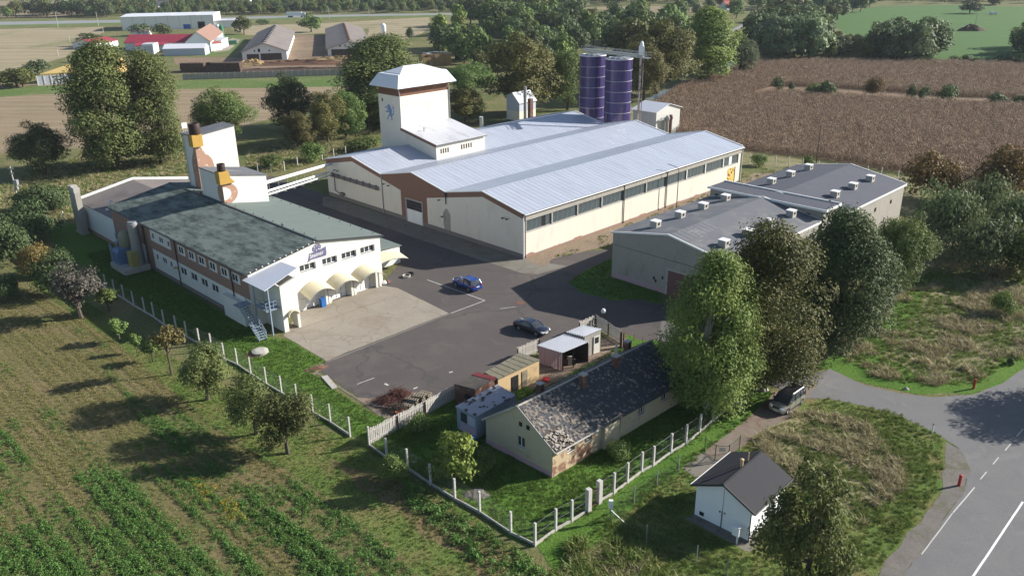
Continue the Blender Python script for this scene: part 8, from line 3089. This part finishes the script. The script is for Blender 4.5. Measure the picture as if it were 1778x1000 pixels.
def in_poly(X, Y, poly):
    c = np.zeros(len(X), bool)
    for (x1, y1), (x2, y2) in zip(poly, poly[1:] + poly[:1]):
        if y1 == y2:
            continue
        k = ((y1 > Y) != (y2 > Y)) & (X < (x2 - x1) * (Y - y1) / (y2 - y1) + x1)
        c ^= k
    return c


def fnoise(X, Y, s, seed=0.0):
    return np.array([mnoise.noise((x * s + seed, y * s, 3.3)) for x, y in zip(X, Y)])


def poly_w(pts):
    return [(p.x, p.y) if isinstance(p, Vector) else tuple(G(*p)[:2]) for p in pts]


def scatter(name, label, X, Y, scl, protos, rot=None, tilt=0.0, seed=0):
    r = np.random.default_rng(seed)
    n = len(X)
    me_ = bpy.data.meshes.new(name)
    me_.vertices.add(n)
    co = np.zeros((n, 3), np.float32)
    co[:, 0], co[:, 1], co[:, 2] = X, Y, 0.02
    me_.vertices.foreach_set('co', co.ravel())
    A = me_.attributes.new('scl', 'FLOAT', 'POINT')
    A.data.foreach_set('value', np.asarray(scl, np.float32))
    ro = np.zeros((n, 3), np.float32)
    ro[:, 2] = r.uniform(0, 6.283, n) if rot is None else rot
    ro[:, 0] = r.normal(size=n) * tilt
    A = me_.attributes.new('rot', 'FLOAT_VECTOR', 'POINT')
    A.data.foreach_set('vector', ro.ravel())
    A = me_.attributes.new('pick', 'INT', 'POINT')
    A.data.foreach_set('value', r.integers(0, len(protos), n).astype(np.int32))
    o = link(name, me_)
    o['kind'] = 'stuff'
    o['label'], o['category'] = label
    col = bpy.data.collections.new(name + '_kinds')
    for k, pm_ in enumerate(protos):
        col.objects.link(bpy.data.objects.new('%s_plant_%02d' % (name, k), pm_))
    ng = bpy.data.node_groups.new(name + '_nodes', 'GeometryNodeTree')
    ng.interface.new_socket('Geometry', in_out='INPUT', socket_type='NodeSocketGeometry')
    ng.interface.new_socket('Geometry', in_out='OUTPUT', socket_type='NodeSocketGeometry')
    N = ng.nodes
    gi, go = N.new('NodeGroupInput'), N.new('NodeGroupOutput')
    ip = N.new('GeometryNodeInstanceOnPoints')
    ci = N.new('GeometryNodeCollectionInfo')
    ci.inputs['Collection'].default_value = col
    ci.inputs['Separate Children'].default_value = True
    ci.inputs['Reset Children'].default_value = True

    def na(nm, ty):
        q = N.new('GeometryNodeInputNamedAttribute')
        q.data_type = ty
        q.inputs['Name'].default_value = nm
        return q.outputs[0]
    ng.links.new(gi.outputs[0], ip.inputs['Points'])
    ng.links.new(ci.outputs[0], ip.inputs['Instance'])
    ip.inputs['Pick Instance'].default_value = True
    ng.links.new(na('pick', 'INT'), ip.inputs['Instance Index'])
    ng.links.new(na('rot', 'FLOAT_VECTOR'), ip.inputs['Rotation'])
    ng.links.new(na('scl', 'FLOAT'), ip.inputs['Scale'])
    ng.links.new(ip.outputs[0], go.inputs[0])
    md = o.modifiers.new('plants', 'NODES')
    md.node_group = ng
    return o


def spread(polys, dens, seed, holes=()):
    r = np.random.default_rng(seed)
    XS, YS = [], []
    for poly in polys:
        p = poly_w(poly)
        a = np.array(p)
        x0, y0, x1, y1 = a[:, 0].min(), a[:, 1].min(), a[:, 0].max(), a[:, 1].max()
        n = int((x1 - x0) * (y1 - y0) * dens)
        X, Y = r.uniform(x0, x1, n), r.uniform(y0, y1, n)
        k = in_poly(X, Y, p)
        XS.append(X[k])
        YS.append(Y[k])
    X, Y = np.concatenate(XS), np.concatenate(YS)
    for h in holes:
        k = ~in_poly(X, Y, poly_w(h))
        X, Y = X[k], Y[k]
    return X, Y


gm = {k: leafmat('grass_' + k, *v) for k, v in {
    'lawn': ((0.042, 0.082, 0.013), (0.090, 0.142, 0.028), (0.14, 0.16, 0.045), 0.3, 0.12),
    'verge': ((0.055, 0.090, 0.018), (0.115, 0.150, 0.036), (0.18, 0.16, 0.06), 0.3, 0.15),
    'dry': ((0.13, 0.115, 0.055), (0.26, 0.225, 0.125), (0.34, 0.30, 0.19), 0.15, 0.15),
    'clover': ((0.040, 0.085, 0.018), (0.080, 0.150, 0.032), (0.12, 0.18, 0.05), 0.3, 0.15),
    'olive': ((0.085, 0.095, 0.030), (0.165, 0.155, 0.056), (0.24, 0.19, 0.09), 0.2, 0.15),
    'yellow': ((0.15, 0.12, 0.015), (0.26, 0.20, 0.02), (0.30, 0.24, 0.04), 0.2, 0.1),
    'corn': ((0.066, 0.043, 0.029), (0.235, 0.168, 0.112), (0.50, 0.40, 0.28), 0.15, 0.12)}.items()}
t_lawn = [proto_tuft('grass_tuft', gm['lawn'], 1 + k, 26, 0.13, 0.20, 0.5, 0.014) for k in range(3)]
t_verge = [proto_tuft('grass_tuft', gm['verge'], 5 + k, 26, 0.26, 0.22, 0.5, 0.014) for k in range(3)]
t_dry = [proto_tuft('grass_tuft', gm['dry'], 9 + k, 30, 0.40, 0.30, 0.9, 0.018) for k in range(3)]
t_clov = [proto_leafy('leafy_plant', gm['clover'], 15 + k, 40, 0.32, 0.30, 0.055) for k in range(3)]
t_oliv = [proto_tuft('stubble_tuft', gm['olive'], 20 + k, 20, 0.2, 0.2, 0.6, 0.014) for k in range(3)]
t_yel = [proto_leafy('flowering_plant', gm['yellow'], 25 + k, 30, 0.4, 0.28, 0.04) for k in range(2)]
t_corn = [proto_corn('corn_row', gm['corn'], 30 + k) for k in range(5)]

CROP = [(-60, 470), (10, 478), (25, 485), (142, 556), (202, 594), (304, 680), (350, 720), (420, 770), (473, 798), (520, 832), (585, 877), (655, 927), (717, 991), (770, 1040), (-60, 1040)]
sheet('crop_field', [(-500, 440), (-60, 465), (10, 476), (25, 485), (142, 556), (202, 594), (304, 680), (350, 720), (420, 770), (473, 798), (520, 832), (585, 877), (655, 927), (717, 991), (770, 1050), (850, 1200), (-500, 1200)], m_crop, 0.35, 0.8)
X, Y = spread([CROP], 20, 41)
_ru, _rv = X * math.cos(ROW_ANG) + Y * math.sin(ROW_ANG), -X * math.sin(ROW_ANG) + Y * math.cos(ROW_ANG)
_row = np.round(_rv / 1.15)
_rv = _row * 1.15 + np.random.default_rng(8).normal(size=len(X)) * 0.27
X, Y = _ru * math.cos(ROW_ANG) - _rv * math.sin(ROW_ANG), _ru * math.sin(ROW_ANG) + _rv * math.cos(ROW_ANG)
_kp = (np.random.default_rng(9).random(len(X)) < np.where(_row % 6 == 0, 0.25, 0.95)) & in_poly(X, Y, poly_w(CROP))
X, Y = X[_kp], Y[_kp]
rd_ = np.random.default_rng(5)
_ru, _rv = X * math.cos(ROW_ANG) + Y * math.sin(ROW_ANG), -X * math.sin(ROW_ANG) + Y * math.cos(ROW_ANG)
lo = 0.6 * fnoise(X, Y, 0.10, 2.0) + 0.4 * fnoise(X, Y, 0.35, 9.0) + 0.85 * fnoise(_ru * 0.07, _rv, 0.75, 5.0)
dist = np.hypot(X, Y)
gr = lo * 1.25 + (74 - dist) * 0.026
k = (gr + rd_.normal(size=len(X)) * 0.18) > 0.12
scatter('cover_crop_plants', ('low green leafy cover crop filling the near field', 'crop'), X[k], Y[k], rd_.uniform(0.5, 1.1, k.sum()) * np.clip(0.7 + gr[k] * 0.4, 0.5, 1.15), t_clov, tilt=0.15, seed=1)
k2 = ~k & (rd_.random(len(X)) < 0.8)
scatter('field_stubble', ('dry olive stubble and weeds between the green patches of the field', 'stubble'), X[k2], Y[k2], rd_.uniform(0.4, 0.85, k2.sum()), t_oliv, tilt=0.2, seed=2)
Xy, Yy = spread([[(330, 835), (360, 830), (415, 880), (430, 905), (395, 905), (350, 870)]], 6, 42)
k = fnoise(Xy, Yy, 0.5, 4.0) > -0.15
scatter('yellow_flowers', ('patch of yellow-flowering weeds in the field', 'flowers'), Xy[k], Yy[k], rd_.uniform(0.6, 1.1, k.sum()), t_yel, seed=3)
VERGE = [(25, 470), (60, 468), (140, 520), (260, 590), (350, 660), (460, 690), (560, 745), (640, 770), (700, 820), (860, 920), (1010, 1040), (765, 1030), (655, 927), (585, 877), (473, 798), (350, 720), (142, 556)]
X, Y = spread([VERGE], 13, 43)
scatter('verge_grass', ('uneven grass of the strip between field and fence', 'grass'), X, Y, rd_.uniform(0.3, 0.8, len(X)) * (0.8 + 0.4 * fnoise(X, Y, 0.3)), t_verge, tilt=0.15, seed=4)
X, Y = spread([[(700, 835), (760, 868), (860, 930), (1010, 1040), (900, 1040), (830, 985), (760, 920), (700, 870)]], 5, 44)
scatter('ditch_weeds', ('leafy weeds along the shallow ditch by the garden fence', 'weeds'), X, Y, rd_.uniform(0.8, 1.7, len(X)), t_clov, tilt=0.2, seed=5)
LAWN1 = [(150, 440), (200, 430), (260, 465), (300, 492), (392, 550), (460, 588), (500, 592), (566, 628), (545, 650), (640, 715), (690, 733), (650, 768), (560, 735), (440, 660), (330, 590), (190, 495)]
X, Y = spread([LAWN1], 12, 45)
scatter('lawn_grass', ('short bright green grass of the brewery lawn', 'grass'), X, Y, rd_.uniform(0.6, 1.2, len(X)), t_lawn, tilt=0.15, seed=6)
HOUSEP = [hA + eyn * 0.1, hB + Vector((0.2, 0, 0)), hC, hC - (hB - hA), hA]
X, Y = spread([[(640, 775), (700, 738), (800, 682), (950, 672), (1080, 600), (1180, 640), (1320, 655), (1340, 690), (1240, 735), (1190, 775), (1110, 825), (1020, 893), (925, 950), (833, 893), (745, 842)]], 12, 46, [HOUSEP])
scatter('garden_grass', ('unmown green grass of the cottage garden', 'grass'), X, Y, rd_.uniform(0.7, 1.5, len(X)) * (0.9 + 0.5 * fnoise(X, Y, 0.4)), t_lawn, tilt=0.15, seed=7)
X, Y = spread([[(985, 490), (1005, 478), (1060, 450), (1062, 482), (1143, 505), (1146, 526), (1110, 518), (1060, 519), (1010, 505)]], 8, 47)
scatter('lawn_patch_grass', ('green grass patch in the shade of the grey warehouse gable', 'grass'), X, Y, rd_.uniform(0.6, 1.2, len(X)), t_lawn, seed=8)
HUTP = [tuple(UT.world(-0.9, -1.2)[:2]), tuple(UT.world(UW + 0.5, -1.2)[:2]), tuple(UT.world(UW + 0.5, UL + 0.5)[:2]), tuple(UT.world(-0.9, UL + 0.5)[:2])]
HUTP = [Vector((*p, 0)) for p in HUTP]
ROUGH = [(1030, 905), (1130, 835), (1200, 790), (1225, 775), (1300, 720), (1380, 735), (1410, 700), (1440, 692), (1560, 717), (1635, 757), (1640, 790), (1636, 830), (1600, 895), (1512, 1000), (1480, 1040), (940, 1040), (990, 985)]
DRIVE = [(1195, 822), (1215, 788), (1290, 735), (1345, 685), (1405, 680), (1375, 728), (1330, 748), (1290, 778), (1250, 838)]
X, Y = spread([ROUGH], 12, 48, [HUTP, DRIVE])
scatter('rough_grass', ('rough mixed grass around the white hut and the road corner', 'grass'), X, Y, rd_.uniform(0.5, 1.3, len(X)) * (0.8 + 0.5 * fnoise(X, Y, 0.3)), t_verge, tilt=0.15, seed=9)
X, Y = spread([[(1300, 760), (1340, 725), (1400, 712), (1500, 735), (1560, 790), (1580, 850), (1500, 910), (1440, 890), (1360, 830)], [(960, 1030), (1000, 960), (1060, 930), (1150, 960), (1200, 1030)]], 9, 49, [HUTP, DRIVE])
k = (fnoise(X, Y, 0.28, 5.0) + 0.5 * fnoise(X, Y, 0.9, 1.0)) > 0.0
scatter('dry_grass_tufts', ('tall dry tufts on the rough island by the road', 'grass'), X[k], Y[k], rd_.uniform(0.6, 1.5, k.sum()), t_dry, tilt=0.35, seed=10)
LOT = [(1430, 600), (1500, 560), (1545, 530), (1600, 470), (1660, 450), (1800, 460), (1800, 610), (1740, 640), (1690, 668), (1600, 672), (1520, 655)]
X, Y = spread([LOT], 5.5, 50)
n1 = fnoise(X, Y, 0.22, 8.0) + 0.5 * fnoise(X, Y, 0.8, 2.0)
k = n1 > 0.06
scatter('weedy_lot_tufts', ('dry flattened weeds of the overgrown lot', 'weeds'), X[k], Y[k], rd_.uniform(0.7, 1.8, k.sum()), t_dry, tilt=0.4, seed=11)
scatter('lot_grass', ('green grass between the dry weeds of the overgrown lot', 'grass'), X[~k], Y[~k], rd_.uniform(0.6, 1.6, (~k).sum()), t_verge, tilt=0.2, seed=12)
X, Y = spread([[(60, 300), (160, 262), (320, 262), (330, 300), (270, 308), (160, 335), (140, 378), (60, 400), (-20, 420), (-20, 330)], [(430, 262), (640, 200), (655, 255), (560, 282), (470, 300), (430, 300)]], 2.2, 51)
k = rd_.random(len(X)) < 0.6
scatter('meadow_grass', ('coarse meadow grass beyond the brewery', 'grass'), X[k], Y[k], rd_.uniform(0.8, 2.0, k.sum()), t_verge, tilt=0.2, seed=13)
scatter('meadow_dry_grass', ('dry meadow grass beyond the brewery', 'grass'), X[~k], Y[~k], rd_.uniform(0.8, 1.8, (~k).sum()), t_dry, tilt=0.3, seed=14)
X, Y = spread([[(1240, 335), (1340, 318), (1400, 300), (1310, 290), (1290, 300)], [(950, 452), (1100, 385), (1283, 316), (1290, 322), (1062, 428)]], 2.0, 52)
k = fnoise(X, Y, 0.3, 3.0) > 0.0
scatter('strip_weeds', ('weeds growing in the dirt along the hall wall', 'weeds'), X[k], Y[k], rd_.uniform(0.5, 1.4, k.sum()), t_verge, tilt=0.2, seed=15)
# dry corn, planted in rows
cp_ = poly_w(CORN)
a = np.array(cp_)
u = np.array([math.cos(STUB_ANG), math.sin(STUB_ANG)])
v_ = np.array([-u[1], u[0]])
U, V = a @ u, a @ v_
us, vs_ = np.arange(U.min(), U.max(), 1.05), np.arange(V.min(), V.max(), 0.80)
UU, VV = np.meshgrid(us, vs_)
UU = UU + rd_.uniform(-.2, .2, UU.shape)
VV = VV + rd_.uniform(-.08, .08, VV.shape)
X = (UU.ravel() * u[0] + VV.ravel() * v_[0])
Y = (UU.ravel() * u[1] + VV.ravel() * v_[1])
k = in_poly(X, Y, cp_)
X, Y = X[k], Y[k]
lane = in_poly(X, Y, poly_w([(1280, 170), (1340, 150), (1420, 152), (1520, 158), (1640, 168), (1900, 176), (1900, 190), (1640, 182), (1540, 176), (1440, 170), (1360, 164)]))
k = ~lane & (rd_.random(len(X)) > 0.06)
far = np.hypot(X, Y) > 520
k &= ~far
X, Y = X[k], Y[k]
scatter('corn_plants', ('ripe dry brown corn standing in rows', 'corn'), X, Y, rd_.uniform(0.8, 1.12, len(X)) * (1 + 0.12 * fnoise(X, Y, 0.05)), t_corn, rot=STUB_ANG + rd_.normal(size=len(X)) * 0.15 + np.where(rd_.random(len(X)) < 0.5, 0, math.pi), tilt=0.08, seed=16)
print('scatter corn', len(X))
X, Y = spread([[(945, 1040), (975, 965), (1010, 930), (1060, 935), (1110, 955), (1150, 985), (1180, 1040)]], 14, 60)
k = fnoise(X, Y, 0.5, 6.0) > -0.05
scatter('tall_weeds', ('tall green and brown weeds at the bottom edge by the wire fence', 'weeds'), X[k], Y[k], rd_.uniform(1.6, 3.6, k.sum()), [t_verge[0], t_verge[1], t_verge[2], t_oliv[0], t_oliv[1]], tilt=0.12, seed=20)

# far-off village and hedge trees that read as one belt
def belt(name, label, polys, dens, ks, hm, seed):
    X, Y = spread(polys, dens, seed)
    pr = []
    for k in ks:
        if 'joined_' + k not in KIND:
            bpy.data.objects.remove(plant(k, Vector((0, 3000, 0)), None, None, 'x', single=True, h=10))
        pr.append(KIND['joined_' + k])
    scatter(name, (label, 'trees'), X, Y, rd_.uniform(*hm, len(X)) / 0.95, pr, seed=seed)
    return len(X)


print('belts', belt('village_trees', 'distant dark belt of trees around the village beyond the highway', [[(398, 27), (640, 23.5), (900, 20), (1000, 19), (1000, 11), (880, 9), (398, 13)], [(180, 30), (398, 26), (398, 2), (176, 4)]], 0.0085, ['far_dark', 'far_green', 'far_olive', 'far_dark'], (5.5, 10.5), 71),
      belt('distant_trees', 'distant mixed trees along the top edge of the view', [[(880, 16), (1200, 6), (1500, 2), (1800, 4), (1800, -4), (1200, -8), (400, 3), (400, 10)]], 0.0030, ['far_dark', 'far_green', 'far_olive', 'far_tall'], (9, 16), 72))

# ------------------------------------------------------------------ air
hm = bpy.data.materials.new('haze_air')
hm.use_nodes = True
hn = hm.node_tree.nodes
hn.clear()
pv = hn.new('ShaderNodeVolumePrincipled')
pv.inputs['Color'].default_value = (0.80, 0.88, 1.0, 1)
pv.inputs['Density'].default_value = 0.00007
ho = hn.new('ShaderNodeOutputMaterial')
hm.node_tree.links.new(pv.outputs[0], ho.inputs['Volume'])
b = MB()
b.box(-9500, 9500, -9500, 9500, -1.0, 48.0)
hz = b.build('haze', hm)
hz['kind'] = 'stuff'
